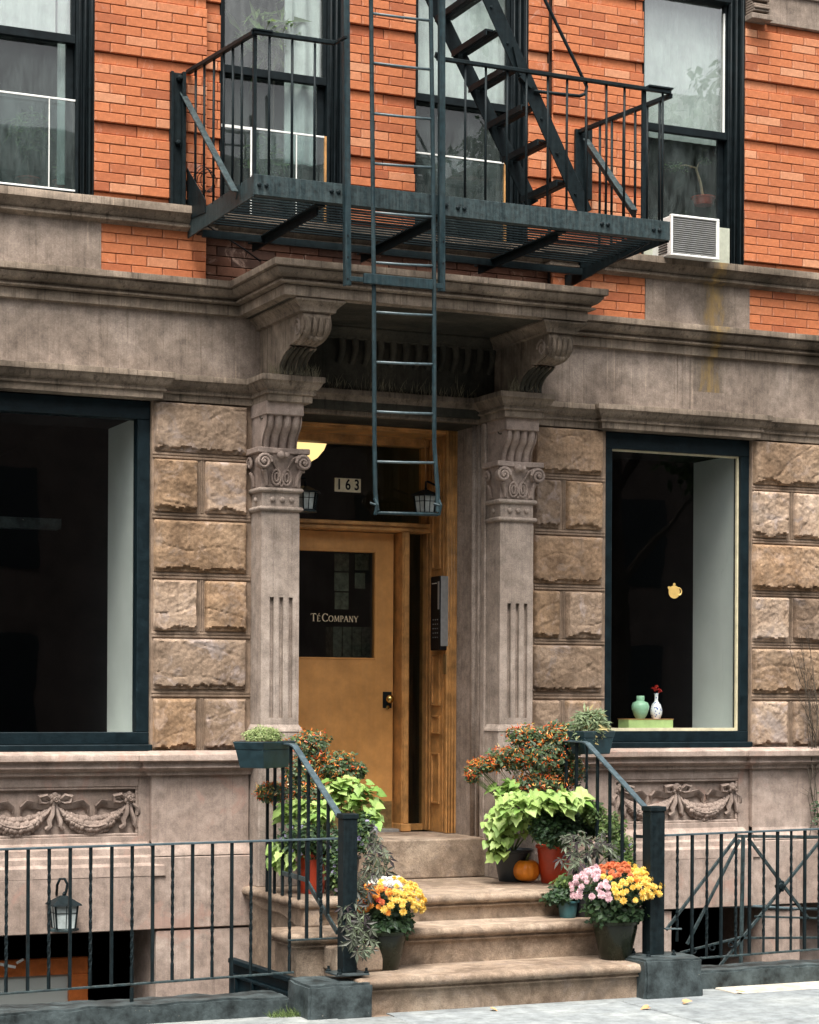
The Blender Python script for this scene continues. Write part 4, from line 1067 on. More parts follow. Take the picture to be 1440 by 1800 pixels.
# thin white bead round the upper pane of the right window
yb_ = YWg + .10
q = MB(); xb_ = XX(1266, yb_); zlo = ZZ(1266, 232, yb_); zhi = ZZ(1266, 20, yb_)
q.box(xb_ - .012, xb_, yb_ - .012, yb_ + .005, zlo, zhi).box(w4[1], xb_, yb_ - .012, yb_ + .005, zlo - .012, zlo)
q.build('glazing_bead', M['white'], w4[0], bevel=.002)
# curtains and blinds just inside
def curtain(x0, x1, z0, z1, y, mat=None, amp=.012, name='curtain'):
    q = MB(); n = int((x1 - x0) / .012); vs = []; fs = []
    for i in range(n + 1):
        x = x0 + (x1 - x0) * i / n; yy = y + amp * math.sin(i * .9 + 1.3 * math.sin(i * .23))
        vs += [(x, yy, z0), (x, yy, z1)]
    for i in range(n): fs.append((2*i, 2*i+2, 2*i+3, 2*i+1))
    q.add(vs, fs); return tag(q.build(name, mat or M['curtain'], None, auto=70, fix=False), None)
cs = []
cs.append(tag(curtain(XX(0, .15) - .6, XX(90, .15), ZZ(60, 70, .15), ZH, .155, amp=.004), 'pale blind drawn behind the top pane of the far left upstairs window', 'blind'))
cs.append(tag(curtain(XX(94, .15), XX(119, .15), Z_UP + .12, ZH, .155, amp=.006), 'pale cloth curtain hanging at the right of the far left upstairs window', 'curtain'))
cs.append(tag(curtain(XX(492, .22), XX(566, .20), Z_UP + .45, ZH, .215, amp=.018), 'sheer white curtain behind the pane left of the drop ladder', 'curtain'))
cs.append(tag(curtain(XX(720, .22), XX(884, .2), ZZ(800, 185, .2), ZH, .215, amp=.004), 'pale blind behind the fire escape stair in the third upstairs window', 'blind'))
cs.append(tag(curtain(XX(1105, .14), XX(1268, .14), ZZ(1200, 245, .14), ZH, .145, amp=.003), 'pale blind added to brighten the sky reflection in the far right upstairs window', 'blind'))  # pale sheet added behind the pane to lift its sky reflection

# ---- air conditioner in the right window
yac = -.26
ax0, ax1 = XX(1172, yac, 410), XX(1257, yac, 410); az0, az1 = ZZ(1210, 447, yac), ZZ(1210, 375, yac)
ac = empty('air_conditioner', ((ax0 + ax1) / 2, -.1, az0), label='white window air conditioner with chipped grey grille on the right upstairs sill', cat='air conditioner')
frm = MB(); t = .016
frm.box(ax0, ax1, yac, yac + .03, az1 - t, az1).box(ax0, ax1, yac, yac + .03, az0, az0 + t).box(ax0, ax0 + t, yac, yac + .03, az0 + t, az1 - t).box(ax1 - t * 1.6, ax1, yac, yac + .03, az0 + t, az1 - t)
frm.build('front_rim', M['white'], ac, bevel=.003)
bd = MB().box(ax0 + .006, ax1 - .006, yac + .03, .14, az0 + .006, az1 - .006); bd.build('casing', M['white'], ac, bevel=.004)
M['acg'] = paint('grey_grille', (.22, .22, .21), .6, wear=(.7, .7, .68), wamt=-.10, scale=22, var=.2)
MB().box(ax0 + t, ax1 - t * 1.6, yac + .016, yac + .028, az0 + t, az1 - t).build('grille_backing', M['acg'], ac)
for k in range(17):
    z = az0 + t + .006 + k * (az1 - az0 - 2 * t - .01) / 17
    MB().box(ax0 + t, ax1 - t * 1.6, yac + .006, yac + .016, z, z + .006).build('grille_slat', M['acg'], ac)
for k in range(6):
    z = az0 + .03 + k * .018
    MB().box(ax0 + .0, ax0 + .0055, yac + .06, yac + .18, z, z + .006).build('side_vent', M['black'], ac)
M['acc'] = flat('accordion_panel', (.52, .54, .44), .6)
acp = MB()
for (xa, xb) in ((w4[1], ax0 + .004), (ax1 - .004, w4[2])):
    n = max(2, int((xb - xa) / .008))
    for i in range(n): acp.box(xa + (xb - xa) * i / n, xa + (xb - xa) * (i + .55) / n, .0, .02, Z_UP + .02, az1 + .01); 
    acp.box(xa, xb, .012, .024, Z_UP + .02, az1 + .01)
acp.build('accordion_side_panel', M['acc'], ac, kind='stuff')

# bracket shelf moulding of w4 sill area is the string course itself
# ================================================================== FIRE ESCAPE
FL = -1.64; FRX = 1.27; FY = -1.307; FZ0, FZ1 = 4.955, 5.079
fe = empty('fire_escape', (FL, 0, FZ1), label='dark teal iron fire escape balcony with slatted floor and stair over the portico', cat='fire escape')
def fp(name, mb, mat='iron', **kw): return mb.build(name, M[mat], fe, **kw)
ch = MB().box(FL, FRX, FY, FY + .012, FZ0, FZ1).box(FL, FRX, FY + .012, FY + .05, FZ1 - .008, FZ1).box(FL, FRX, FY + .012, FY + .05, FZ0, FZ0 + .008)
fp('front_beam', ch, 'irong', bevel=.002)
for x, nm in ((FL, 'l'), (FRX - .012, 'r')):
    fp('side_beam', MB().box(x, x + .012, FY + .013, -.03, FZ0 - .01, FZ1 - .004), 'irong' if nm == 'l' else 'iron', bevel=.002)
fp('wall_beam', MB().box(FL + .02, FRX - .02, -.30, -.27, FZ0 - .05, FZ0 - .004), 'iron')
fp('wall_beam', MB().box(FL + .02, FRX - .02, -.27, -.16, FZ0 - .012, FZ0 - .004), 'iron')
for k in range(17):
    y = FY + .08 + k * .066
    if y > -.29: break
    fp('floor_slat', MB().box(FL + .014, FRX - .014, y, y + .022, FZ0 + .040, FZ0 + .048))
for px in (560, 765, 985):
    x = XX(px, FY, 360)
    q = MB().box(x - .035, x + .035, FY + .052, -.05, FZ0 - .012, FZ0 - .003); q.box(x - .006, x + .006, FY + .1, -.05, FZ0 - .06, FZ0 - .012)
    fp('cross_bearer', q)
for x in (FRX - .1,):
    q = MB(); vs = [(x, FY + .1, FZ0 - .005), (x, -.02, FZ0 - .005), (x, -.02, FZ0 - .11), (x + .012, FY + .1, FZ0 - .005), (x + .012, -.02, FZ0 - .005), (x + .012, -.02, FZ0 - .11)]
    q.add(vs, [(0, 1, 2), (5, 4, 3), (0, 3, 4, 1), (1, 4, 5, 2), (2, 5, 3, 0)]); fp('wall_bracket', q)
def bolts(px, py, n=2, dx=.045):
    p = at(px, py, FY - .001)
    q = MB()
    for i in range(n): q.lathe([(.014, .002), (.014, -.010), (.008, -.014), (.001, -.015)], 6, (p.x + (i - (n - 1) / 2) * dx, FY, p.z), 'y')
    fp('bolt_pair', q, kind='stuff')
for px, py in ((453, 328), (580, 338), (802, 365), (770, 360), (1055, 391), (1146, 400)): bolts(px, py)
# rails
P1, P2 = atx(320, 131, FL), atx(437, 59, FL); P2.y = FY + .01
zr = P2.z
fp('end_rail', MB().bar(P1, (FL, FY, zr), .035, .028), bevel=.004)
def zf(px, py): return at(px, py, FY)
q = MB().bar(zf(437, 59) + Vector((-.01, 0, 0)), zf(577, 77), .03, .026).bar(zf(577, 77), atx(597, 66, XX(583, FY)) , .02, .02)
fp('front_rail', q, bevel=.003)
fp('front_rail', MB().bar(zf(757, 102), zf(1168, 158), .03, .024), bevel=.003)
fp('rail_end_hook', MB().bar(zf(757, 102), zf(757, 94) + Vector((-.0, -.02, 0)), .03, .03).tube([zf(757, 100), zf(770, 96)], .012, 6))
fp('rail_corner_plate', MB().box(zf(437, 59).x - .02, zf(466, 59).x, FY - .025, FY + .02, zr + .012, zr + .02).box(zf(1128, 150).x, zf(1170, 158).x, FY - .025, FY + .03, zf(1168, 155).z + .004, zf(1168, 155).z + .014))
RR0, RR1 = atx(1002, 231, FRX), zf(1162, 160)
fp('end_rail', MB().bar(RR0, (FRX, FY, RR1.z - .01), .03, .03), bevel=.003)
RS = random.Random(3)
def balu(x, y, z1, r=.0085, sq=False):
    j = RS.uniform(-.003, .003)
    fp('baluster', MB().tube([(x, y, FZ1 - .02), (x + j, y, (FZ1 + z1) / 2), (x, y, z1)], r, 7), smooth=True)
def railz(px, side):
    t = (px - 437) / (1168 - 437); return zf(437, 62).z
for px in (464, 504, 544): p = zf(px, 200); balu(p.x, FY + .01, zr - .01)
for px in (809, 845, 883, 917, 954, 988, 1022, 1057, 1089, 1156): p = zf(px, 250); balu(p.x, FY + .01, zf(1000, 133).z)
fp('corner_post', MB().box(zf(1125, 250).x - .014, zf(1125, 250).x + .014, FY + .0135, FY + .035, FZ1 - .01, zf(1000, 133).z), bevel=.002)
for px in (334, 349, 366, 383, 399, 415): y = atx(px, 250, FL + .006).y; t = (y - P1.y) / (FY - P1.y); balu(FL + .006, y, P1.z + (zr - P1.z) * t - .01)
fp('corner_post', MB().box(FL, FL + .022, FY + .012, FY + .034, FZ1 - .01, zr), bevel=.002)
for px in (1045, 1066, 1087, 1107, 1128, 1150): y = atx(px, 300, FRX - .006).y; t = (y - RR0.y) / (FY - RR0.y); balu(FRX - .006, max(y, FY + .03), RR0.z + (RR1.z - RR0.z) * t - .02, .0095)
# wall posts, gusset and braces
zlo = ZZ(300, 362, -.1)
fp('wall_post', MB().box(XX(293, -.06), XX(298, -.06), -.075, -.03, zlo, ZZ(300, 130, -.07)).box(XX(298, -.06), XX(318, -.06), -.05, -.03, zlo, ZZ(300, 130, -.07)).box(XX(312, -.06), XX(318, -.06), -.095, -.05, zlo, ZZ(300, 130, -.07)), bevel=.002)
fp('anchor_bolt', MB().lathe([(.022, .01), (.022, -.03), (.01, -.045), (.001, -.046)], 8, tuple(at(304, 143, -.05)), 'y'))
fp('anchor_bolt', MB().lathe([(.018, .01), (.018, -.03), (.01, -.04), (.001, -.041)], 8, tuple(at(302, 256, -.05)), 'y'))
g4 = [atx(a, b_, FL - .006) for a, b_ in ((318, 297), (352, 355), (352, 377), (319, 391))]
fp('gusset_plate', MB().hexa([(p.x, p.y, p.z) for p in g4], [(p.x + .006, p.y, p.z) for p in g4]))
b0, b1 = atx(302, 152, FL - .02), atx(408, 347, FL - .02)
fp('diagonal_brace', MB().bar(b0, b1, .01, .055, (0, -.5, 1)).bar(b0 + Vector((-.022, -.02, .02)), b1 + Vector((-.022, -.02, .02)), .04, .008, (0, -.5, 1)), 'irong', bevel=.002)
r0, r1 = atx(1022, 250, FRX - .03), atx(1108, 374, FRX - .03)
fp('diagonal_brace', MB().bar(r0, r1, .012, .055, (0, -.5, 1)).bar(r0 + Vector((-.02, -.026, .026)), r1 + Vector((-.02, -.026, .026)), .05, .008, (0, -.5, 1)), 'irong', bevel=.002)
fp('wall_post', MB().box(XX(1004, -.06), XX(1028, -.06), -.075, -.05, ZZ(1015, 350, -.06), ZZ(1015, 226, -.06)).box(XX(1020, -.06), XX(1028, -.06), -.12, -.075, ZZ(1015, 350, -.06), ZZ(1015, 226, -.06)), bevel=.002)
# coil of wire hung on the left end
cw = MB()
for k in range(4):
    c = at(348 + k * 3, 318 + k * 2, -.12); r = .085 - k * .006
    cw.tube([(c.x + math.cos(a) * r * .8, c.y + math.sin(a * 2 + k) * .02, c.z + math.sin(a) * r) for a in [2 * math.pi * i / 16 for i in range(17)]], .0028, 4, cap=False)
tag(cw.build('wire_coil', M['black']), 'loose coil of thin black wire hanging at the left end of the fire escape', 'wire')
cab = MB().tube([at(355, 400, -.12), at(420, 440, -.06), at(450, 462, -.06)], .006, 5)
tag(cab.build('cable', M['black']), 'thin black cable slanting over dark brick under the left end of the balcony', 'cable')
# stair
fb_, bb_ = at(1019, 366, -.98), at(925, 352, -.44)
ft_, bt_ = at(850, 0, -.98), at(749, 0, -.44)
def ext(a, b_, t): return b_ + (a - b_) * t
YF_, YB_ = -.98, -.44
up_ = Vector((1, 0, .5))
for (a, b_, y) in ((ft_, fb_, YF_), (bt_, bb_, YB_)):
    a2 = ext(a, b_, 1.25)
    fp('stair_stringer', MB().bar(b_ + Vector((.01, 0, -.02)), a2, .010, .105, (0.9, 0, .45)).bar(b_ + Vector((.045, .018, .01)), a2 + Vector((.045, .018, .02)), .03, .008, (0.9, 0, .45)), 'iron', bevel=.002)
for tf in (762, 600, 462, 312, 167, 27, -110):
    yy = tf / 2.25; t = (yy - 366) / (0 - 366) * 1.0
    pf = fb_ + (ft_ - fb_) * t; pb = bb_ + (bt_ - bb_) * t; z = (pf.z + pb.z) / 2
    q = MB()
    for (o0, o1) in ((-.085, -.04), (-.03, -.022), (-.012, .035)):
        xm = (pf.x + pb.x) / 2
        q.box(xm + o0, xm + o1, YF_ + .01, YB_ - .01, z - .006, z + .006)
    q.box(xm - .095, xm - .086, YF_ + .01, YB_ - .01, z - .034, z + .007)
    fp('stair_tread', q, 'iron')
    fp('tread_bolt', MB().lathe([(.010, .002), (.010, -.008), (.001, -.010)], 6, (pf.x - .02, YF_ - .006, pf.z), 'y'), 'iron')
hy = -1.0
fp('stair_handrail', MB().tube([at(935, -25, hy), at(947, 0, hy), at(1013, 133, hy), at(1021, 150, hy), at(1018, 162, hy), at(1008, 166, hy), at(987, 164, hy), at(929, 158, hy)], .0115, 8), smooth=True)
fp('handrail_bracket', MB().bar(at(893, 80, hy), at(905, 130, hy), .02, .03).bar(at(905, 130, hy), at(925, 150, hy), .03, .045))

# ================================================================== DROP LADDER
dl = empty('drop_ladder', tuple(at(705, 490, -1.42)), label='long teal iron drop ladder hanging in front of the door from two vertical guide bars', cat='ladder')
YG = -1.37
def dp(name, mb, mat='ironl', **kw): return mb.build(name, M[mat], dl, **kw)
for (pxs, ytop, ybot, wd) in (((595, 603), -30, 503, .055), ((766, 771), -30, 512, .038)):
    t0, t1 = at(pxs[0], 0, YG), at(pxs[1], ybot, YG); d = (t0 - t1); t0 = t1 + d * 1.12
    if wd > .04: q = MB().bar(t1 + Vector((.012, 0, 0)), t0 + Vector((.012, 0, 0)), .008, .032, (1, 0, 0)).bar(t1 + Vector((-.006, .02, 0)), t0 + Vector((-.006, .02, 0)), .045, .008, (1, 0, 0))
    else: q = MB().bar(t1, t0, .008, .036, (1, 0, 0)).bar(t1 + Vector((-.018, .015, 0)), t0 + Vector((-.018, .015, 0)), .03, .006, (1, 0, 0))
    dp('guide_bar', q, 'irong' if wd < 0 else 'ironl', bevel=.0015)
    for k in range(3): pq = at(pxs[1] + 1, ybot - 12 - k * 38, YG - .006); dp('guide_hole', MB().lathe([(.006, .001), (.006, -.001), (.001, -.001)], 8, tuple(pq), 'y'), 'black')
YD2 = -1.43
lpt = [(638, -30), (640, 0), (645, 250), (650, 500), (654, 780), (656, 865), (660, 898)]
rpt = [(743, -30), (745, 0), (751, 250), (756, 500), (759, 780), (763, 830), (766, 862), (766, 900)]
for pts in (lpt, rpt):
    dp('ladder_side', MB().tube([at(a, b_, YD2) for a, b_ in pts], .0145, 8), smooth=False, auto=50)
for (a, b_) in ((24, 36), (111, 122), (200, 209), (288, 294), (374, 381), (462, 467), (549, 554), (637, 640), (724, 727), (812, 813)):
    f_ = lambda y: 640 + 15 * y / 780; g_ = lambda y: 745 + 14.5 * y / 780
    p, q_ = at(f_(a), a, YD2), at(g_(b_), b_, YD2)
    dp('rung', MB().tube([p, (p + q_) / 2 + Vector((0, 0, -.002)), q_], .0085, 7), 'ironw', smooth=True)
dp('bottom_rung', MB().tube([at(655, 902, YD2), at(767, 904, YD2)], .011, 7), 'ironl', smooth=True)
for px, py in ((655, 888), (767, 888)):
    p = at(px, py, YD2); dp('hook', MB().tube([p + Vector((-.03, 0, .01)), p + Vector((0, -.012, .0)), p + Vector((.02, 0, -.012))], .008, 6).tube([p + Vector((0, 0, .04)), p + Vector((.012, -.014, 0)), p + Vector((.005, 0, -.06))], .011, 6))
p, q_ = at(608, 491, YG - .03), at(772, 503, YG - .03)
dp('guide_link', MB().bar(p, q_, .012, .03), bevel=.002)
p, q_ = at(632, 490, YG - .085), at(753, 500, YG - .085)
dp('retaining_bar', MB().bar(p, q_, .02, .062), bevel=.003)

# ================================================================== STOOP
st = empty('stoop', (-.16, -1.9, GZ), label='worn brownstone stoop of three rounded steps and landing up to the door', cat='steps')
ZS1 = .294; ZS2 = .517; ZS3 = .684; YS1, YS2, YS3 = -1.95, -1.50, -1.15
def step(name, xa, xb, yf, yb, zt_, zb_, ov=.058, side=True, wear=.006):
    pr = [(-.03, zt_ + .0005), (.012 * 0 + ov - .03, zt_), (ov - .012, zt_ - .005), (ov - .002, zt_ - .018), (ov, zt_ - .032), (ov - .006, zt_ - .048), (ov - .018, zt_ - .056), (ov - .040, zt_ - .058), (ov - .038, zt_ - .070), (ov - .030, zt_ - .072), (ov - .034, zt_ - .082), (.002, zt_ - .084), (.0, zt_ - .09), (0, zb_)]
    mb = MB().sweep(pr, [(xa, yb), (xa, yf + ov), (xb, yf + ov), (xb, yb)], seg=.06, wear=wear)
    mb.box(xa + .001, xb - .001, yf + ov + .001, yb, zb_, zt_)
    return mb.build(name, M['step'], st, auto=40)
X1a, X1b = XX(650, YS1, 1730), XX(1129, YS1, 1690) + .015
step('step', X1a, X1b, YS1, YS2 + .07, ZS1, GZ - .05, side=False)
XS2a = at(518, 1643, YS2).x + .05; XS2b = X1b + .12
step('step', XS2a, XS2b, YS2, YS3 + .07, ZS2, GZ - .05)
XS3a = at(533, 1588, YS3).x + .05; XS3b = 1.02
step('landing', XS3a, XS3b, YS3, -.02, ZS3, GZ - .05, wear=.010)
MB().box(XD0 - .02, XD1 + .02, -.02, .8, ZS3 + .001, ZT).build('threshold', M['step'], st, bevel=.010, seg=2)
# rough side masonry of the stoop on the areaway side
sb = MB().box(XS3a + .02, XS3a + .4, YS2 + .02, -.001, AZ, GZ - .03).box(XS3b - .4, XS3b - .02, YS2 + .02, -.001, AZ, GZ - .03)
sb.box(XS3a + .01, XS3a + .3, YS3 + .06, -.001, GZ - .03, ZS3 - .09)
sb.build('side_wall', M['brownpink'], st, bevel=.008)
sx = XS3a + .01
def slabstone(pts, x, th, name='side_stone', mat='step'):
    q = MB(); n = len(pts); vs = [(x, p.y, p.z) for p in pts] + [(x + th, p.y, p.z) for p in pts]
    q.add(vs, [tuple(range(n)), tuple(range(2 * n - 1, n - 1, -1))] + [(i, (i + 1) % n, (i + 1) % n + n, i + n) for i in range(n)])
    return q.build(name, M[mat], st, bevel=.012, seg=2)
slabstone([atx(a, b_, sx - .03) for a, b_ in ((432, 1568), (446, 1590), (470, 1603), (495, 1608), (512, 1620), (528, 1634), (542, 1632), (538, 1595), (520, 1586), (480, 1575))], sx - .035, .12)
slabstone([atx(a, b_, sx - .02) for a, b_ in ((560, 1660), (562, 1700), (600, 1712), (600, 1668))], sx - .03, .3)

# masonry blocks, coping kerbs
def blockm(name, x0, x1, y0, y1, z0, z1, label, seed, cat='kerb', group=None):
    nx, ny, nz = 14, 8, 6; bm = bmesh.new()
    m = MB().box(x0, x1, y0, y1, z0, z1); me = bpy.data.meshes.new(name); me.from_pydata(m.v, [], m.f); bm.from_mesh(me)
    cuts = max(6, min(60, int((x1 - x0) / .035)))
    bmesh.ops.bevel(bm, geom=bm.edges[:], offset=.014, segments=2, affect='EDGES')
    for axis, a, b_ in ((0, x0, x1), (1, y0, y1), (2, z0, z1)):
        k = max(3, int((b_ - a) / .035))
        for i in range(1, k):
            co = [0, 0, 0]; co[axis] = a + (b_ - a) * i / k; no = [0, 0, 0]; no[axis] = 1
            bmesh.ops.bisect_plane(bm, geom=bm.verts[:] + bm.edges[:] + bm.faces[:], plane_co=co, plane_no=no)
    for v in bm.verts:
        p = v.co * 6 + Vector((seed, 0, 0)); n = Vector((noise.noise(p), noise.noise(p + Vector((9, 3, 1))), noise.noise(p + Vector((2, 8, 5)))))
        p2 = v.co * 24; n2 = Vector((noise.noise(p2), noise.noise(p2 + Vector((4, 4, 4))), noise.noise(p2 + Vector((7, 1, 3)))))
        v.co += n * .011 + n2 * .004
    bmesh.ops.recalc_face_normals(bm, faces=bm.faces); bm.to_mesh(me); bm.free(); me.materials.append(M['block'])
    me.polygons.foreach_set('use_smooth', [True] * len(me.polygons)); me.set_sharp_from_angle(angle=R(50))
    o = bpy.data.objects.new(name, me); COL.objects.link(o); return tag(o, label, cat, group)
YB0 = -2.0
bl0, bl1 = XX(543, YB0, 1735), XX(655, YB0, 1730); bz = ZZ(600, 1731, YB0)
blockm('newel_block', bl0 + .02, bl1 + .02, YB0, -1.64, -.15, bz, 'teal painted stone block under the left newel post of the stoop', 1.0, 'block')
br0, br1 = XX(1132, YB0, 1690), XX(1237, YB0, 1690); bz2 = ZZ(1180, 1682, YB0)
blockm('newel_block', br0 + .03, br1 + .02, YB0, -1.62, -.15, bz2, 'teal painted stone block under the right newel post of the stoop', 5.0, 'block')
kz_ = ZZ(400, 1767, -1.78)
blockm('coping_kerb', XL - .4, bl0 - .005, -1.78, -1.50, -.15, ZZ(380, 1762, -1.78), 'teal painted stone kerb under the left iron fence', 2.0)
blockm('coping_kerb', br1 + .005, XR, -1.74, -1.50, -.15, ZZ(1300, 1697, -1.74), 'teal painted stone kerb under the right iron fence', 3.0)

# ================================================================== STAIR RAILINGS
def newel(root, px0, px1, Yf, ytop, ybot, wd=.105):
    x0, x1 = XX(px0, Yf, 1550), XX(px1, Yf, 1550); z1, z0 = ZZ(px0, ytop, Yf), ZZ(px0, ybot, Yf)
    wd = x1 - x0
    MB().box(x0, x1, Yf, Yf + wd, z0, z1 - .03).build('newel_post', M['iron'], root, bevel=.004)
    MB().box(x0 - .006, x1 + .006, Yf - .006, Yf + wd + .006, z1 - .03, z1).build('newel_cap', M['iron'], root, bevel=.003)
    MB().box(x0 - .055, x1 + .055, Yf - .06, Yf + wd + .05, z0 - .012, z0).build('base_plate', M['block'], root, bevel=.002)
    for sx_, sy_ in ((-.04, -.045), (wd + .04, -.045), (-.04, wd + .035), (wd + .04, wd + .035)):
        MB().lathe([(.016, 0), (.016, .008), (.009, .014), (.009, .03), (.001, .032)], 6, (x0 + sx_, Yf + sy_, z0)).build('anchor_nut', M['iron'], root)
    return x0, x1, z0, z1, Yf + wd / 2
LR = empty('stair_railing', (-1.25, -1.77, bz), label='dark iron stair railing with square newel on the left of the stoop', cat='railing', group='stoop stair railings')
nx0, nx1, nz0, nz1, nyc = newel(LR, 607, 632, -1.84, 1432, 1712)
XRL = (nx0 + nx1) / 2 - .03
a_ = Vector((XRL, nyc + .05, nz1 - .02)); b2 = atx(520, 1314, XRL); b3 = Vector((XRL, b2.y + .06, b2.z + .012)); b4 = Vector((XRL, -.0, b2.z + .012))
def railbar(pts, root, w_=.042, h_=.012):
    q = MB()
    for p, q_ in zip(pts[:-1], pts[1:]): q.bar(p, q_, w_, h_)
    return q.build('handrail', M['railtop'], root, bevel=.002)
railbar([a_, b2, b3, b4], LR)
lb0 = atx(597, 1640, XRL); lb1 = atx(541, 1548, XRL); lb2 = atx(500, 1537, XRL)
MB().bar(lb0, lb1, .012, .035).bar(lb1, lb2, .012, .03).build('lower_rail', M['irong'], LR, bevel=.002)
def zl(y, pts):
    for p, q_ in zip(pts[:-1], pts[1:]):
        lo_, hi_ = min(p.y, q_.y), max(p.y, q_.y)
        if lo_ - 1e-6 <= y <= hi_ + 1e-6: t = (y - p.y) / (q_.y - p.y); return p.z + (q_.z - p.z) * t
    return pts[-1].z
def rbal(root, x, y, z0, z1, tw=False, r=.0085, mat='iron', name='baluster'):
    m = MB()
    if tw:
        n = 26; rr = [r] * (n + 1); pts = [(x, y, z0 + (z1 - z0) * k / n) for k in range(n + 1)]
        tws = []
        m2 = MB(); vs = []; fs = []
        for k in range(n + 1):
            t = k / n; ang = (0 if t < .12 else (t - .12) / .76 * 9 * math.pi / 2 * 2 if t < .88 else 9 * math.pi)
            for c in range(4):
                a = ang * .5 + c * math.pi / 2; vs.append((x + math.cos(a) * r * 1.25, y + math.sin(a) * r * 1.25, z0 + (z1 - z0) * t))
        for k in range(n):
            for c in range(4): fs.append((k*4+c, k*4+(c+1) % 4, (k+1)*4+(c+1) % 4, (k+1)*4+c))
        m.add(vs, fs)
    else: m.box(x - r, x + r, y - r, y + r, z0, z1)
    return m.build(name, M[mat], root)
for px in (472, 485, 499, 513, 528, 544, 562, 579):
    y = atx(px, 1400, XRL).y
    if y < lb2.y: zb__ = zl(y, [lb0, lb1, lb2]) if px > 500 else lb2.z
    else: zb__ = ZS3
    rbal(LR, XRL, y, zb__ if px > 543 else ZS3, zl(y, [a_, b2, b3, b4]) - .006)
RRr = empty('stair_railing', (.85, -1.72, bz2), label='dark iron stair railing with square newel on the right of the stoop', cat='railing', group='stoop stair railings')
mx0, mx1, mz0, mz1, myc = newel(RRr, 1147, 1172, -1.80, 1414, 1675)
XRR = (mx0 + mx1) / 2 - .02
a_ = Vector((XRR, myc + .05, mz1 - .02)); b2 = atx(1034, 1304, XRR); b3 = Vector((XRR, b2.y + .05, b2.z + .010)); b4 = Vector((XRR, -.0, b2.z + .012))
railbar([a_, b2, b3, b4], RRr)
for px in (997, 1015, 1033, 1052, 1074, 1096, 1118):
    y = atx(px, 1400, XRR).y
    if y > -.02: continue
    rbal(RRr, XRR, y, ZS3 if y > YS3 + .05 else ZS2 if y > YS2 else ZS2 - .0, zl(y, [a_, b2, b3, b4]) - .006, tw=(px in (1033, 1118)))
MB().bar(atx(1118, 1466, XRR), atx(1145, 1467, XRR), .014, .02).build('rail_stub', M['iron'], RRr)

# ================================================================== FENCES
FYc = -1.66
LF = empty('iron_fence', (-2.2, FYc, .2), label='low black iron fence of plain and twisted bars left of the stoop', cat='fence', group='areaway fences')
tl0, tl1 = at(-40, 1502, FYc), at(600, 1475, FYc); bl_0, bl_1 = at(-40, 1758, FYc), at(521, 1711, FYc)
MB().bar(tl0, tl1, .032, .012).build('top_rail', M['railtop'], LF, bevel=.002)
MB().bar(bl_0, bl_1, .028, .012).build('bottom_rail', M['irong'], LF, bevel=.002)
sr0, sr1 = at(511, 1655, FYc), at(600, 1650, FYc)
MB().bar(sr0, sr1, .028, .010).build('short_rail', M['irong'], LF, bevel=.002)
def lz_(x, p, q_): return p.z + (q_.z - p.z) * (x - p.x) / (q_.x - p.x)
lpx = [(-20, 0), (15, 1), (53, 0), (90, 1), (127, 0), (163, 1), (200, 0), (236, 1), (272, 0), (307, 1), (342, 0), (377, 1), (411, 0), (445, 1), (478, 0), (513, 1)]
for px, tw in lpx:
    x = XX(px, FYc, 1600); rbal(LF, x, FYc, lz_(x, bl_0, bl_1) + .004, lz_(x, tl0, tl1) - .004, bool(tw))
x = XX(236, FYc, 1600); MB().box(x - .009, x + .009, FYc - .009, FYc + .009, bl_0.z - .12, bl_0.z).build('fence_leg', M['iron'], LF)
for px, tw in ((543, 0), (568, 1)):
    x = XX(px, FYc, 1600); rbal(LF, x, FYc, lz_(x, sr0, sr1) + .004, lz_(x, tl0, tl1) - .004, bool(tw))
RF = empty('iron_fence', (2.2, FYc, .2), label='low black iron fence of plain and twisted bars right of the stoop', cat='fence', group='areaway fences')
tr0, tr1 = at(1170, 1464, FYc), at(1480, 1448, FYc); br_0, br_1 = at(1236, 1679, FYc), at(1480, 1658, FYc)
MB().bar(tr0, tr1, .032, .012).build('top_rail', M['railtop'], RF, bevel=.002)
MB().bar(br_0, br_1, .028, .012).build('bottom_rail', M['irong'], RF, bevel=.002)
MB().bar(at(1172, 1628, FYc), at(1201, 1628, FYc), .028, .010).build('short_rail', M['ironw'], RF, bevel=.002)
for px, tw in ((1194, 1), (1220, 0), (1246, 1), (1271, 0), (1297, 1), (1321, 0), (1346, 1), (1370, 0), (1394, 1), (1418, 0), (1443, 1)):
    x = XX(px, FYc, 1560); rbal(RF, x, FYc, (lz_(x, br_0, br_1) + .004) if px > 1200 else ZZ(px, 1650, FYc), lz_(x, tr0, tr1) - .004, bool(tw))
# areaway gate railing with cross bars behind the right fence
GR = empty('area_stair_railing', (2.3, -1.1, 0), label='iron areaway railing with crossed diagonal bars and rosette behind the right fence', cat='railing')
gy = -1.05
def gb(a, b_, wd=.022, nm='diagonal_bar', mat='irong'): MB().bar(at(*a, gy), at(*b_, gy), .014, wd).build(nm, M[mat], GR, bevel=.002)
gb((1297, 1466), (1175, 1630)); gb((1303, 1470), (1212, 1655)); gb((1318, 1468), (1425, 1608)); gb((1445, 1470), (1260, 1705))
gb((1295, 1464), (1450, 1464), .02, 'top_bar'); gb((1309, 1466), (1307, 1700), .028, 'upright'); gb((1200, 1670), (1305, 1642), .016, 'lower_bar'); gb((1305, 1643), (1450, 1641), .016, 'lower_bar'); gb((1330, 1605), (1450, 1607), .014, 'middle_bar')
c = at(1374, 1551, gy - .02)
rs_ = MB().lathe([(.030, .0), (.030, -.012), (.018, -.022), (.001, -.024)], 12, tuple(c), 'y')
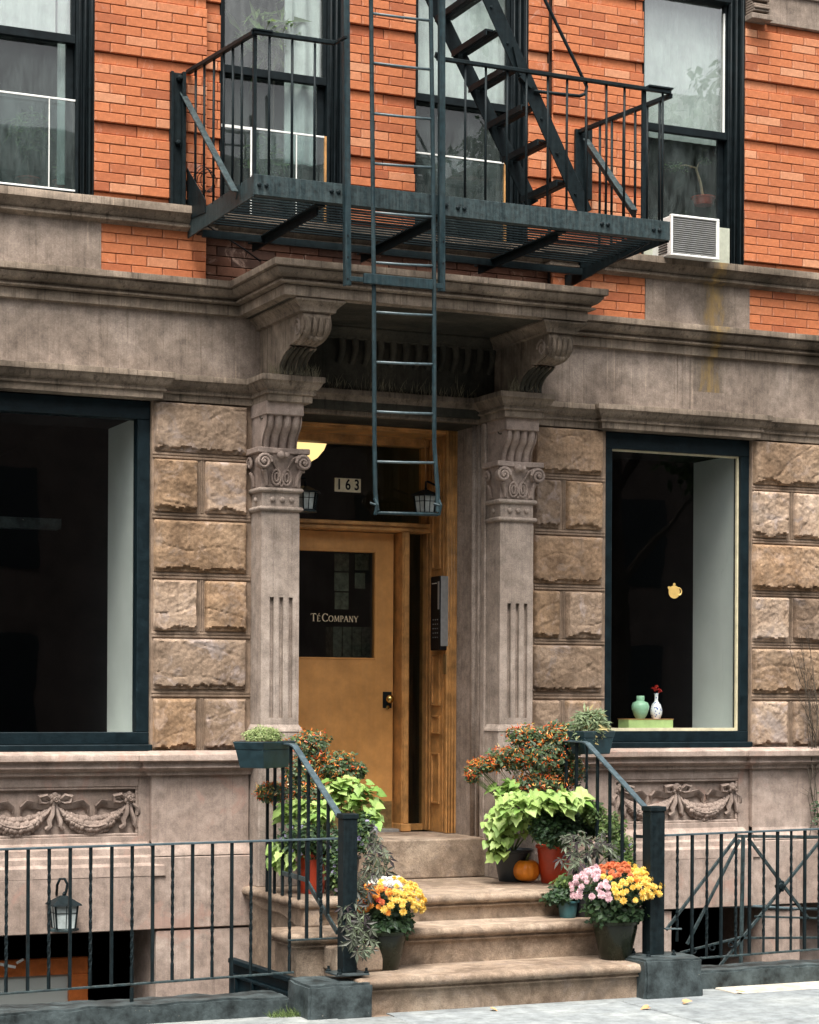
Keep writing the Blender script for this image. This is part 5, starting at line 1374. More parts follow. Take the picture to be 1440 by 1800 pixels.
for k in range(6): rs_.lathe([(.013, .0), (.013, -.014), (.001, -.018)], 8, (c.x + math.cos(k * 1.047) * .03, c.y, c.z + math.sin(k * 1.047) * .03), 'y')
rs_.build('rosette', M['iron'], GR)
for k in range(4):
    c = at(1190 + k * 33, 1672 - k * 6, gy - .01)
    MB().tube([(c.x + math.cos(a) * (.012 + .012 * a / 6), c.y, c.z + math.sin(a) * (.012 + .012 * a / 6)) for a in [i * .5 for i in range(14)]], .006, 5).build('scroll', M['iron'], GR)
tag(MB().tube([at(1174, 1589, -.08), at(1260, 1587, -.08), at(1330, 1587, -.08), at(1380, 1590, -.08), at(1440, 1591, -.05)], .013, 7).build('pipe', M['ironw'], None, smooth=True), 'thin grey pipe running along the wall above the right basement opening', 'pipe')
# basement furniture seen through the left fence
bf = empty('basement_door', (-2.8, .3, AZ), label='orange varnished basement door frame with pale panel behind the left fence', cat='door')
by = .25
x0, x1 = XX(-60, by, 1700), XX(160, by, 1700); zt_ = ZZ(80, 1692, by)
MB().box(x0, x1, by, by + .06, zt_ - .11, zt_).box(x1 - .13, x1, by, by + .06, AZ, zt_ - .11).build('frame', M['wood2'], bf, bevel=.005)
MB().box(x0, x1 - .13, by + .03, by + .05, AZ, zt_ - .11).build('door_panel', M['plaster'], bf)
MB().tube([at(-5, 1700, .18), at(10, 1703, .17), at(32, 1707, .17)], .010, 6).tube([at(34, 1700, .17), at(46, 1693, .17)], .009, 6).build('pull_handle', M['white'], bf)
tb = empty('bulkhead_gate', (-1.4, -1.2, -.2), label='dark teal panelled gate sunk in the areaway beside the left newel block', cat='gate')
gp = [(408, 1684), (424, 1684), (520, 1722), (520, 1800), (408, 1800)]
xg0 = XX(408, -.9, 1700); xg1 = XX(520, -1.3, 1700)
q = MB(); pa, pb_ = at(410, 1690, -.75), at(530, 1728, -1.5)
d_ = (pb_ - pa)
q.hexa([(pa.x, pa.y, -.8), (pb_.x, pb_.y, -.8), (pb_.x, pb_.y + .03, -.8), (pa.x, pa.y + .03, -.8)], [(pa.x, pa.y, pa.z), (pb_.x, pb_.y, pb_.z), (pb_.x, pb_.y + .03, pb_.z), (pa.x, pa.y + .03, pa.z)])
q.build('gate_panel', M['shopframe'], tb, bevel=.004)
MB().bar(pa + Vector((0, -.015, .0)), pb_ + Vector((0, -.015, .0)), .05, .03).bar(pa + Vector((0, -.02, -.09)), pb_ + Vector((0, -.02, -.09)), .03, .02).build('gate_rail', M['shopframe'], tb, bevel=.003)
for k in range(4):
    p = pa.lerp(pb_, .1 + .25 * k); MB().box(p.x - .02, p.x + .02, p.y - .02, p.y, -.7, p.z - .09).build('gate_stile', M['shopframe'], tb)

# ================================================================== LANTERNS
def lantern(name, c, h, wr, label, hook=True, group=None, n=4, lit=False, arm=None):
    L = empty(name, (c.x, c.y, c.z - h / 2), label=label, cat='lantern', group=group)
    z0 = c.z - h / 2; z1 = z0 + h
    r0, r1 = wr * .40, wr * .50
    def poly(r, z, rot=math.pi / 4 if n == 4 else 0): return [(c.x + math.cos(rot + 2 * math.pi * k / n) * r * 1.25, c.y + math.sin(rot + 2 * math.pi * k / n) * r * 1.25, z) for k in range(n)]
    MB().lathe([(r0 * 1.5, z0 - c.z), (r0 * 1.5, z0 - c.z + .012), (r0 * 1.2, z0 - c.z + .018)], n, (c.x, c.y, c.z)).build('base', M['irong'], L)
    hb = h * .66
    a, b_ = poly(r0, z0 + .018), poly(r1, z0 + hb)
    for k in range(n): MB().bar(a[k], b_[k], .009, .009).build('frame_bar', M['iron'], L)
    q = MB(); ai, bi = poly(r0 * .96, z0 + .02), poly(r1 * .96, z0 + hb)
    q.add(ai + bi, [(k, (k + 1) % n, (k + 1) % n + n, k + n) for k in range(n)]); q.build('lantern_glass', M['gfrost'], L, fix=True)
    m1, m2 = [Vector(a[k]).lerp(Vector(b_[k]), .66) for k in range(n)], None
    q = MB()
    for k in range(n): q.bar(m1[k], m1[(k + 1) % n], .004, .004); q.bar(Vector(a[k]).lerp(Vector(a[(k+1) % n]), .5), Vector(b_[k]).lerp(Vector(b_[(k+1) % n]), .5), .004, .004)
    q.build('glazing_bars', M['iron'], L, kind='stuff')
    rr = MB(); e_ = poly(r1 * 1.30, z0 + hb - .004); f_ = poly(r1 * 1.25, z0 + hb + .006); t_ = poly(r1 * .22, z0 + h * .88)
    rr.add(e_ + f_ + t_, [tuple(range(n))] + [(k, (k + 1) % n, (k + 1) % n + n, k + n) for k in range(n)] + [(k + n, (k + 1) % n + n, (k + 1) % n + 2 * n, k + 2 * n) for k in range(n)] + [tuple(2 * n + k for k in range(n))])
    rr.build('lantern_roof', M['iron'], L)
    MB().lathe([(.008, 0), (.011, .01), (.005, .02), (.001, .026)], 8, (c.x, c.y, z0 + h * .88)).build('finial', M['iron'], L)
    if arm:
        MB().tube([Vector((c.x, c.y, z0 + h * .95))] + arm, .008, 7).build('bracket_arm', M['iron'], L, smooth=True)
    return L
c1 = at(116, 1598, -.20)
hk = [at(118, 1578, -.20), at(122, 1565, -.2), at(121, 1553, -.2), at(113, 1549, -.2), at(105, 1556, -.17), at(103, 1575, -.10), at(103, 1590, -.012)]
lantern('wall_lantern', at(116, 1607, -.20), .255, .165, 'square black coach lantern with curled hook behind the left fence, low on the wall', n=4, arm=None)
ct = at(118, 1584, -.20)
tag(MB().tube([at(115, 1585, -.2), at(120, 1572, -.2), at(122, 1560, -.2), at(117, 1551, -.2), at(109, 1551, -.2), at(104, 1562, -.19), at(103, 1578, -.10), at(104, 1592, 0.0)], .009, 7).build('lantern_hook', M['iron'], None, smooth=True), 'curled iron hook carrying the black coach lantern on the base wall', 'hook')
cR = at(742, 880, .62)
lantern('door_lantern', at(745, 880, .62), .21, .15, 'six sided grey porch lantern at the right side of the transom behind the ladder foot', n=6, group='porch lanterns', arm=[at(745, 850, .62) + Vector((0, 0, .015)), at(748, 846, .62), Vector((XQ, .64, ZZ(760, 856, .62)))])
lantern('door_lantern', at(533, 876, .55), .21, .15, 'six sided grey porch lantern half hidden by the left capital', n=6, group='porch lanterns', arm=[at(533, 846, .55) + Vector((0, 0, .015)), Vector((XLd, .56, ZZ(533, 850, .55)))])
tag(MB().box(XX(142, -.02), XX(155, -.02), -.025, -.004, ZZ(148, 1634, -.02), ZZ(148, 1616, -.02)).build('wall_tag', M['cream'], None, bevel=.002), 'small tan plaque on the base wall right of the coach lantern', 'plaque')
# intercom
ic = empty('intercom', (XQ - .06, .62, ZZ(765, 1145, .6)), label='tall black door entry intercom with keypad and steel edge on the right door reveal', cat='intercom')
iz1, iz0 = ZZ(768, 1013, .60), ZZ(768, 1143, .60)
xi = XQ - .075
ya_ = atx(772, 1080, xi).y; yb_ = atx(755, 1080, xi).y
MB().box(xi, XQ - .0, ya_, yb_, iz0, iz1).build('case', M['black'], ic, bevel=.008, seg=2)
MB().box(xi + .006, XQ, ya_ - .006, ya_, iz0 + .03, iz1 - .002).build('steel_edge', M['silver'], ic, bevel=.002)
MB().box(xi - .003, xi, ya_ + .012, ya_ + .035, iz0 + (iz1 - iz0) * .55, iz1 - .04).build('directory_window', M['silver'], ic)
MB().box(xi - .002, xi, ya_ + .055, yb_ - .03, iz1 - .055, iz1 - .050).build('name_strip', M['white'], ic)
for r in range(5):
    for c in range(3):
        MB().box(xi - .004, xi, ya_ + .035 + c * .036, ya_ + .043 + c * .036, iz0 + .09 + r * .032, iz0 + .097 + r * .032).build('key', M['silver'], ic)
tag(MB().box(XQ - .022, XQ - .008, ya_ - .0, ya_ + .06, ZZ(775, 1185, .62), ZZ(775, 1150, .62)).build('bell_push_plate', M['brassd'], None, bevel=.003), 'small brown bell plate under the black intercom', 'bell plate')
# warm ceiling lamp inside the hall
t = NT('lit_lamp_glass'); e = t.n('ShaderNodeEmission'); e.inputs['Color'].default_value = (1, .64, .26, 1); e.inputs['Strength'].default_value = 1.15; t.l(e.outputs[0], t.out.inputs['Surface']); M['lamp'] = t.m
hp = at(530, 790, 1.35)
lp = empty('hall_ceiling_lamp', (hp.x, 1.35, hp.z), label='glowing yellow ceiling lamp seen through the transom beside the left capital', cat='lamp')
MB().lathe([(.001, -.11), (.05, -.10), (.10, -.07), (.15, -.01), (.17, .04), (.17, .05), (.02, .06)], 20, tuple(hp)).build('lamp_bowl', M['lamp'], lp, auto=60)
MB().lathe([(.012, .05), (.012, .2), (.05, .205)], 10, tuple(hp)).build('lamp_stem', M['brass'], lp)
MB().lathe([(.014, -.10), (.018, -.09), (.008, -.08)], 8, tuple(hp)).build('lamp_finial', M['brass'], lp)
part('hall_ceiling_glow', MB().box(XLd, XX(600, 1.3), 1.01, 1.9, hp.z + .075, hp.z + .19), M['cream'])  # cream slab added in place of the lamp's glow on the ceiling
# papers and cartons behind the door glass
py_ = 1.12
for (a, b_, c_, d_) in ((586, 975, 611, 1005), (586, 1008, 611, 1040), (587, 1043, 611, 1072), (622, 975, 646, 1003), (622, 1008, 640, 1035)):
    p0, p1 = at(a, d_, py_), at(b_ if False else c_, b_, py_)
    tag(MB().box(p0.x, p1.x, py_, py_ + .003, p0.z, p1.z).build('pinned_notice', M['paper']), {(586, 975): 'topmost paper notice of the left column inside the door glass', (586, 1008): 'middle paper notice of the left column inside the door glass', (587, 1043): 'lowest paper notice of the left column inside the door glass', (622, 975): 'upper paper notice of the right column inside the door glass', (622, 1008): 'lower paper notice of the right column inside the door glass'}[(a, b_)], 'notice', 'paper notices inside the door')
for i, a in enumerate((585, 602, 619, 635)):
    p0, p1 = at(a, 1156, 1.3), at(a + 15, 1103, 1.3)
    tag(MB().box(p0.x, p1.x, 1.3, 1.45, p0.z, p1.z).build('storage_file', M['paper']), ('leftmost', 'second from the left', 'third from the left', 'rightmost')[i] + ' pale upright box file on the shelf inside the door', 'box file', 'box files inside the door')
part('hall_shelf', MB().box(XLd + .1, XQ - .02, 1.28, 1.5, ZZ(620, 1160, 1.3), ZZ(620, 1156.5, 1.3)), M['wood'])
# shop window display
ys = .42
p0, p1 = at(1106, 1285, ys), at(1184, 1259, ys)
zsh = Z_SILL + .115
sc_ = empty('display_plinth', ((p0.x + p1.x) / 2, ys + .08, zsh), label='mottled lime green block carrying the vases in the right shop window', cat='plinth')
M['lime'] = paint('mottled_lime_paint', (.40, .52, .20), .5, wear=(.52, .45, .3), wamt=-.10, scale=9, var=.2)
MB().box(p0.x, p1.x, ys, ys + .16, zsh, p1.z - .005).build('block', M['lime'], sc_, bevel=.004)
MB().box(p0.x - .004, p1.x + .004, ys - .004, ys + .164, p1.z - .005, p1.z).build('top_board', M['wood'], sc_, bevel=.002)
M['celadon'] = flat('celadon_glaze', (.28, .50, .33), .18, var=.12)
g = at(1126, 1256, ys + .07); gz = p1.z; k_ = .034 / 9
jh = (ZZ(1126, 1219, ys + .07) - gz); jw = .066
tag(MB().lathe([(.034, 0), (.036, .006), (.05, jh * .16), (.066, jh * .42), (.068, jh * .55), (.058, jh * .70), (.034, jh * .76), (.030, jh * .78), (.031, jh * .97), (.028, jh), (.02, jh), (.02, jh * .8)], 28, (g.x, ys + .07, gz)).build('ginger_jar', M['celadon'], None, auto=50), 'round celadon green jar standing on the lime block in the right window', 'jar')
t = NT('blue_white_porcelain')
vr = t.n('ShaderNodeTexVoronoi'); vr.inputs['Scale'].default_value = 55; t.l(t.coord(), vr.inputs['Vector'])
cc = t.ramp(vr.outputs['Distance'], [(.25, (.02, .07, .34)), (.36, (.78, .80, .80))])
t.bsdf(cc, .15); M['porc'] = t.m
v = at(1154, 1257, ys + .07); vh = ZZ(1154, 1214, ys + .07) - gz
va = empty('bud_vase', (v.x, ys + .07, gz), label='blue and white porcelain vase with red flowers beside the green jar', cat='vase')
MB().lathe([(.030, 0), (.032, .006), (.044, vh * .18), (.046, vh * .34), (.034, vh * .56), (.017, vh * .66), (.013, vh * .72), (.014, vh * .93), (.019, vh), (.012, vh)], 24, (v.x, ys + .07, gz)).build('vase_body', M['porc'], va, auto=50)
M['redfl'] = leafm('red_petals', (.50, .02, .02), (.62, .08, .05), trans=.2)
for k, (dx, dz) in enumerate(((-.028, .03), (.0, .045), (.025, .022), (-.008, .022), (.036, .01))):
    q = MB(); c = Vector((v.x + dx, ys + .07, gz + vh + dz))
    for i in range(14):
        a = random.uniform(0, 6.28); e_ = random.uniform(-.4, 1.2); d = Vector((math.cos(a) * math.cos(e_), math.sin(a) * math.cos(e_), math.sin(e_))) * .02
        s_ = d.cross(Vector((.3, .2, 1))).normalized() * .009; q.add([c, c + d * .6 + s_, c + d, c + d * .6 - s_], [(0, 1, 2, 3)])
    q.build('flower', M['redfl'], va, fix=False)
tag(MB().box(XX(1076, .3), XX(1155, .3), 3.6, 3.64, 1.2, 3.8).build('shop_back_panel', M['shopframe']), 'dim teal panel deep inside the right shop window', 'panel')

tag(MB().box(-3.4, XX(105, 1.6, 925), 1.6, 1.75, ZZ(100, 936, 1.6), ZZ(100, 918, 1.6)).build('hanging_shelf', M['potteal'] if 'potteal' in M else M['block']), 'dim teal shelf edge deep inside the left shop window', 'shelf')
# ================================================================== THE OTHER SIDE OF THE STREET (seen only in reflections)
M['oppbrick'] = flat('dull_red_brick_wall', (.17, .13, .11), .9, var=.3, scale=2)
M['opptrim'] = flat('grey_trim', (.45, .45, .42), .8)
M['oppwin'] = flat('dark_far_window', (.02, .03, .035), .25)
ob_info = [(-30, -14, 15.5, 'dark red brick house across the street, left part of the row'), (-14, 2, 13.8, 'dark red brick house across the street with grey trim, middle of the row'), (2, 16, 12.4, 'low red brick house across the street'), (16, 40, 14.8, 'tall dark red brick house across the street, right end of the row')]
for x0, x1, h, lb in ob_info:
    hb = empty('row_house', (x0, -26, 0), label=lb, cat='house')
    MB().box(x0 + .02, x1 - .02, -36, -26, -.2, h).build('wall', M['oppbrick'], hb)
    MB().box(x0, x1, -26.0, -25.6, h - .5, h + .3).build('cornice', M['opptrim'], hb)
    nw = int((x1 - x0) / 2.6)
    for f_ in range(4):
        for i in range(nw):
            xx = x0 + (x1 - x0) * (i + .5) / nw; z = 1.2 + f_ * 3.2
            wn_ = MB().box(xx - .55, xx + .55, -26.02, -25.97, z, z + 1.9).build('window', M['oppwin'], hb)
            MB().box(xx - .7, xx + .7, -26.02, -25.9, z - .2, z).build('sill', M['opptrim'], wn_)
M['bark'] = stone('tree_bark', (.05, .04, .03), (.08, .065, .05), (.12, .10, .08), streak=.8, bump=.8)
M['treeleaf'] = leafm('street_tree_leaves', (.03, .06, .02), (.06, .10, .03))
def leafcloud(mb, n, sampler, size, shape='oval', up=.5, rs=random, droop=0.0, view=.5):
    tv = Vector((-SN, -CS, .25))
    for _ in range(n):
        p, out = sampler(rs)
        nrm = (out * .8 + Vector((0, 0, up)) + tv * view + Vector((rs.gauss(0, .5), rs.gauss(0, .5), rs.gauss(0, .5)))).normalized()
        d = Vector((rs.gauss(0, 1), rs.gauss(0, 1), rs.gauss(0, .6) - droop)); d = d - nrm * d.dot(nrm)
        if d.length < 1e-3: continue
        d.normalize(); s = nrm.cross(d); L = size * rs.uniform(.65, 1.25)
        if shape == 'oval':
            w_ = L * .28; mb.add([p, p + d * L * .5 + s * w_ + nrm * L * .06, p + d * L, p + d * L * .5 - s * w_ + nrm * L * .06], [(0, 1, 2), (0, 2, 3)])
        elif shape == 'blade':
            w_ = L * .09; mb.add([p, p + d * L * .5 + s * w_, p + d * L - nrm * L * .1, p + d * L * .5 - s * w_], [(0, 1, 2, 3)])
        elif shape == 'chilli':
            r = L * .16; mb.add([p + s * r, p - s * r * .5 + nrm * r * .9, p - s * r * .5 - nrm * r * .9, p + d * L], [(0, 1, 3), (1, 2, 3), (2, 0, 3)])
def ellip(c, r, bias=.45):
    c = Vector(c)
    def f(rs):
        while 1:
            v = Vector((rs.gauss(0, 1), rs.gauss(0, 1), rs.gauss(0, 1)))
            if v.length > 1e-3: break
        v.normalize(); k = rs.random() ** bias
        # lumpy outline
        k *= .82 + .35 * noise.noise(v * 2.3 + c * 3)
        return c + Vector((v.x * r[0], v.y * r[1], v.z * r[2])) * k, v
    return f
def multi(*fs):
    def f(rs): return rs.choice(fs)(rs)
    return f
for tx_, ty_, th_, lb in ((13.5, -20.5, 8.5, 'leafy street tree across the street on the right'), (-16, -21.5, 8.0, 'leafy street tree across the street on the left')):
    tr_ = empty('street_tree', (tx_, ty_, 0), label=lb, cat='tree')
    q = MB().tube([(tx_, ty_, 0), (tx_ + .1, ty_, 3), (tx_ - .1, ty_ + .1, 6), (tx_ + .2, ty_, th_ + 2)], [.25, .2, .15, .06], 8)
    for k in range(9):
        a = k * 2.4; q.tube([(tx_, ty_, 4 + k * .6), (tx_ + math.cos(a) * 1.5, ty_ + math.sin(a) * 1.5, 5.6 + k * .8), (tx_ + math.cos(a) * 3, ty_ + math.sin(a) * 3, 7 + k * .9)], [.09, .06, .02], 5)
    q.build('trunk', M['bark'], tr_)
    q = MB(); cl = [ellip((tx_ + math.cos(k * 2.4) * 2.4, ty_ + math.sin(k * 2.4) * 2.4, 6.5 + k * .85), (1.5, 1.5, .8)) for k in range(10)]
    leafcloud(q, 5200, multi(*cl), .26); q.build('crown', M['treeleaf'], tr_, fix=False, kind='stuff')

# ================================================================== PLANTS ON THE STOOP
M['soil'] = flat('potting_soil', (.035, .022, .015), .95)
M['potdark'] = paint('dark_olive_glazed_pot', (.010, .013, .007), .26, bump=.1, scale=6, var=.5, spec=.32)
M['potred'] = paint('red_glazed_pot', (.42, .045, .015), .35, bump=.1, scale=10, var=.2)
M['potteal'] = paint('teal_plastic_pot', (.035, .11, .12), .5, scale=10, var=.2)
M['pottin'] = paint('dark_pot', (.02, .025, .03), .45, scale=10, var=.2)
M['planter'] = paint('teal_planter_box', (.012, .034, .042), .42, wear=(.2, .17, .12), wamt=-.10, bump=.2, scale=12, var=.4)
M['lf_sedum'] = leafm('sedum_green', (.20, .27, .09), (.36, .42, .18))
M['lf_pepper'] = leafm('pepper_leaf', (.035, .07, .035), (.13, .18, .09))
M['lf_lime'] = leafm('lime_potato_vine_leaf', (.19, .34, .07), (.43, .56, .19), trans=.3)
M['lf_under'] = leafm('shaded_lime_leaf', (.07, .13, .02), (.22, .32, .06))
M['lf_dark'] = leafm('deep_green_leaf', (.018, .045, .02), (.05, .10, .035))
M['lf_mid'] = leafm('mid_green_leaf', (.05, .10, .025), (.15, .22, .06))
M['lf_purple'] = leafm('purple_potato_vine_leaf', (.030, .016, .026), (.14, .17, .11), trans=.12)
M['lf_grey'] = leafm('feathery_grey_green', (.16, .22, .12), (.30, .36, .2))
M['lf_straw'] = leafm('straw_stems', (.40, .32, .14), (.5, .42, .2))
M['fr_red'] = leafm('red_orange_peppers', (.55, .05, .015), (.72, .22, .04), rough=.25, trans=.1)
M['fr_or'] = leafm('orange_peppers', (.65, .16, .03), (.75, .38, .10), rough=.25, trans=.1)
M['fr_yel'] = leafm('cream_yellow_peppers', (.62, .48, .12), (.70, .62, .35), rough=.25, trans=.1)
M['fl_viol'] = leafm('violet_petals', (.25, .20, .42), (.50, .46, .62), trans=.2)
M['fl_yel'] = leafm('yellow_mum_petals', (.74, .42, .03), (.84, .66, .20), trans=.15)
M['fl_or'] = leafm('orange_mum_petals', (.75, .22, .03), (.78, .38, .07), trans=.15)
M['fl_rust'] = leafm('rust_mum_petals', (.50, .11, .04), (.62, .20, .08), trans=.15)
M['fl_red'] = leafm('crimson_mum_petals', (.48, .03, .02), (.60, .09, .04), trans=.15)
M['fl_pink'] = leafm('pink_mum_petals', (.62, .38, .42), (.74, .56, .58), trans=.15)
M['fl_white'] = leafm('white_mum_petals', (.78, .76, .70), (.8, .78, .74), trans=.15)
M['stemg'] = flat('green_stem', (.10, .14, .05), .7)
M['pumpkin'] = paint('orange_pumpkin_skin', (.82, .25, .02), .35, bump=.1, scale=8, var=.15)

def mumhead(mat, name='mum_flower', r=.022):
    q = MB(); rs = random.Random(5)
    for ring, (n, e_, L) in enumerate(((9, -.25, 1.0), (9, .15, 1.0), (8, .5, .95), (6, .85, .85), (4, 1.25, .7))):
        for k in range(n):
            a = 2 * math.pi * (k + .5 * (ring % 2)) / n + rs.uniform(-.1, .1)
            d = Vector((math.cos(a) * math.cos(e_), math.sin(a) * math.cos(e_), math.sin(e_)))
            s = Vector((-math.sin(a), math.cos(a), 0)); u = d.cross(s)
            b0 = d * r * .25; q.add([b0, d * r * L * .75 + s * r * .24 , d * r * L * rs.uniform(1.0, 1.22) - u * r * .12, d * r * L * .75 - s * r * .24], [(0, 1, 2, 3)])
    q.lathe([(r * .50, -.35 * r), (r * .56, 0), (r * .42, r * .36), (.0005, r * .48)], 7)
    me = bpy.data.meshes.new(name); me.from_pydata(q.v, [], q.f); me.materials.append(mat); return me
def heartleaf(L, mat, name, lobes=False, wav=0.0):
    q = MB()
    if not lobes:
        out = [(0, 0), (-.30, -.16), (-.50, .06), (-.47, .36), (-.26, .66), (0, 1.0)]
    else:
        out = [(0, 0), (-.42, -.12), (-.20, .16), (-.52, .34), (-.16, .40), (-.13, .62), (0, 1.0)]
    if wav: out = [(0, 0), (-.26, -.18), (-.50, -.02), (-.38, .22), (-.44, .44), (-.20, .64), (0, 1.0)]
    n = len(out); vs = []
    mid = [(0, y) for x, y in out]
    for (x, y) in out: vs.append((x * L, y * L, .10 * L * abs(x) * 2 - .22 * L * max(0, y) ** 2))
    for (x, y) in out[1:-1]: vs.append((-x * L, y * L, .10 * L * abs(x) * 2 - .22 * L * max(0, y) ** 2))
    ys = [.12, .35, .62]
    ms = len(vs)
    for y in ys: vs.append((0, y * L, -.22 * L * y * y - .03 * L))
    left = list(range(n)); right = [0] + list(range(n, n + n - 2)) + [n - 1]
    fs = []
    def fan(side, flip):
        idx = side; mids = [0] + [ms + i for i in range(3)] + [n - 1]
        # simple strip: connect outline i to nearest mid
        yv = lambda i: vs[i][1] / L
        j = 0
        for i in range(1, len(idx)):
            f_ = [idx[i - 1], idx[i], mids[min(4, max(1, 1 + j))]] if idx[i] != mids[min(4, 1 + j)] else None
            if f_: fs.append(tuple(f_ if not flip else f_[::-1]))
            while j < 3 and idx[i] not in (n - 1,) and yv(idx[i]) > (.12, .35, .62)[j] - .05:
                if j < 2:
                    g = [idx[i], mids[j + 2], mids[j + 1]]; fs.append(tuple(g if not flip else g[::-1]))
                j += 1
                if j >= 3: j = 2; break
    fan(left, False); fan(right, True)
    fs.append((0, left[1], ms)); fs.append((0, ms, right[1]))
    q.add(vs, fs)
    me = bpy.data.meshes.new(name); me.from_pydata(q.v, [], q.f); me.materials.append(mat); me.polygons.foreach_set('use_smooth', [True] * len(me.polygons)); return me
def starleaf(L, mat, name):
    q = MB()
    for a, k in ((0, 1.0), (.85, .78), (-.85, .78), (1.7, .5), (-1.7, .5)):
        d = Vector((math.sin(a), math.cos(a), 0)); s = Vector((d.y, -d.x, 0)); l = L * k
        q.add([(0, 0, 0), tuple(d * l * .5 + s * l * .15 + Vector((0, 0, .04 * L))), tuple(d * l + Vector((0, 0, -.15 * l))), tuple(d * l * .5 - s * l * .15 + Vector((0, 0, .04 * L)))], [(0, 1, 2), (0, 2, 3)])
    me = bpy.data.meshes.new(name); me.from_pydata(q.v, [], q.f); me.materials.append(mat); return me
TV = Vector((-SN, -CS, 0))
def orient(nrm, d):
    nrm = nrm.normalized(); d = (d - nrm * d.dot(nrm)).normalized(); s = d.cross(nrm)
    return Matrix((s, d, nrm)).transposed().to_euler()
def leaf_pieces(name, meshes, parent, spots, base, rs, up=.9, view=.7, size=1.0, droop=.5, jit=.48):
    """spots: list of points; leaves face out/up/towards the street"""
    for p in spots:
        out = (p - base)
        if out.length > 0: out.normalize()
        nrm = out * .6 + Vector((0, 0, up)) + TV * view + Vector((rs.gauss(0, jit), rs.gauss(0, jit), rs.gauss(0, jit)))
        d = Vector((out.x + rs.gauss(0, .5), out.y + rs.gauss(0, .4) - .2, -droop + rs.gauss(0, .3)))
        k = size * rs.uniform(.6, 1.15)
        piece(name, rs.choice(meshes), parent, p - parent.location, orient(nrm, d), (k, k, k))
def pot(root, c, r0, r1, h, mat, rim=.012, name='pot', n=32):
    x, y, z = c
    MB().lathe([(r0 * .95, 0), (r0, .006), (r0 + (r1 - r0) * .45, h * .35), (r1 * .985, h * .8), (r1, h * .9), (r1 + rim, h * .915), (r1 + rim, h * .985), (r1 + rim * .5, h), (r1 - .006, h), (r1 - .012, h * .9)], n, (x, y, z)).build(name, M[mat], root, auto=50)
    MB().lathe([(r1 - .010, h * .88), (.001, h * .90)], 20, (x, y, z)).build('soil', M['soil'], root)
LMesh = [heartleaf(.080, M['lf_lime'], 'leaf'), heartleaf(.070, M['lf_lime'], 'leaf', lobes=False, wav=1), heartleaf(.090, M['lf_lime'], 'leaf', wav=1)]
SMesh = [starleaf(.082, M['lf_purple'], 'leaf'), starleaf(.065, M['lf_purple'], 'leaf')]

def pepper_plant(name, base, cpts, label, matf, nleaf, nfr, seed, label2=None):
    rs = random.Random(seed); P = empty(name, base, label=label, cat='pepper plant')
    fs = [ellip(c, r, .5) for c, r in cpts]
    q = MB()
    for i in range(46):
        c, r = rs.choice(cpts); e_ = ellip(c, r, .35)(rs)[0]; m_ = Vector(base).lerp(e_, .5) + Vector((rs.gauss(0, .02), 0, .05))
        q.tube([base, m_, e_], [.004, .003, .0015], 4, cap=False)
    q.build('stems', M['stemg'], P, kind='stuff', fix=False)
    q = MB(); leafcloud(q, int(nleaf * 1.5), multi(*fs), .034, 'oval', up=.4, rs=rs, droop=.5); q.build('foliage', M['lf_pepper'], P, fix=False, kind='stuff')
    q = MB(); leafcloud(q, nleaf // 2, multi(*fs), .030, 'oval', up=.6, rs=rs, view=.7); q.build('pale_foliage', M['lf_mid'], P, fix=False, kind='stuff')
    # peppers stand in small bunches
    for mt, k in (('fr_red', int(nfr * 1.5)), ('fr_or', int(nfr * .7)), ('fr_yel', nfr // 4)):
        q = MB()
        for i in range(k // 2):
            p, o = multi(*[ellip(c, [x * 1.06 for x in r], .22) for c, r in cpts])(rs)
            if (p - Vector(cpts[0][0])).dot(TV) < -.06: continue
            leafcloud(q, 2, ellip(p, (.030, .030, .024)), .027, 'chilli', up=.2, rs=rs, droop=-.4)
        q.build('peppers', M[mt], P, fix=False, kind='stuff')
    return P
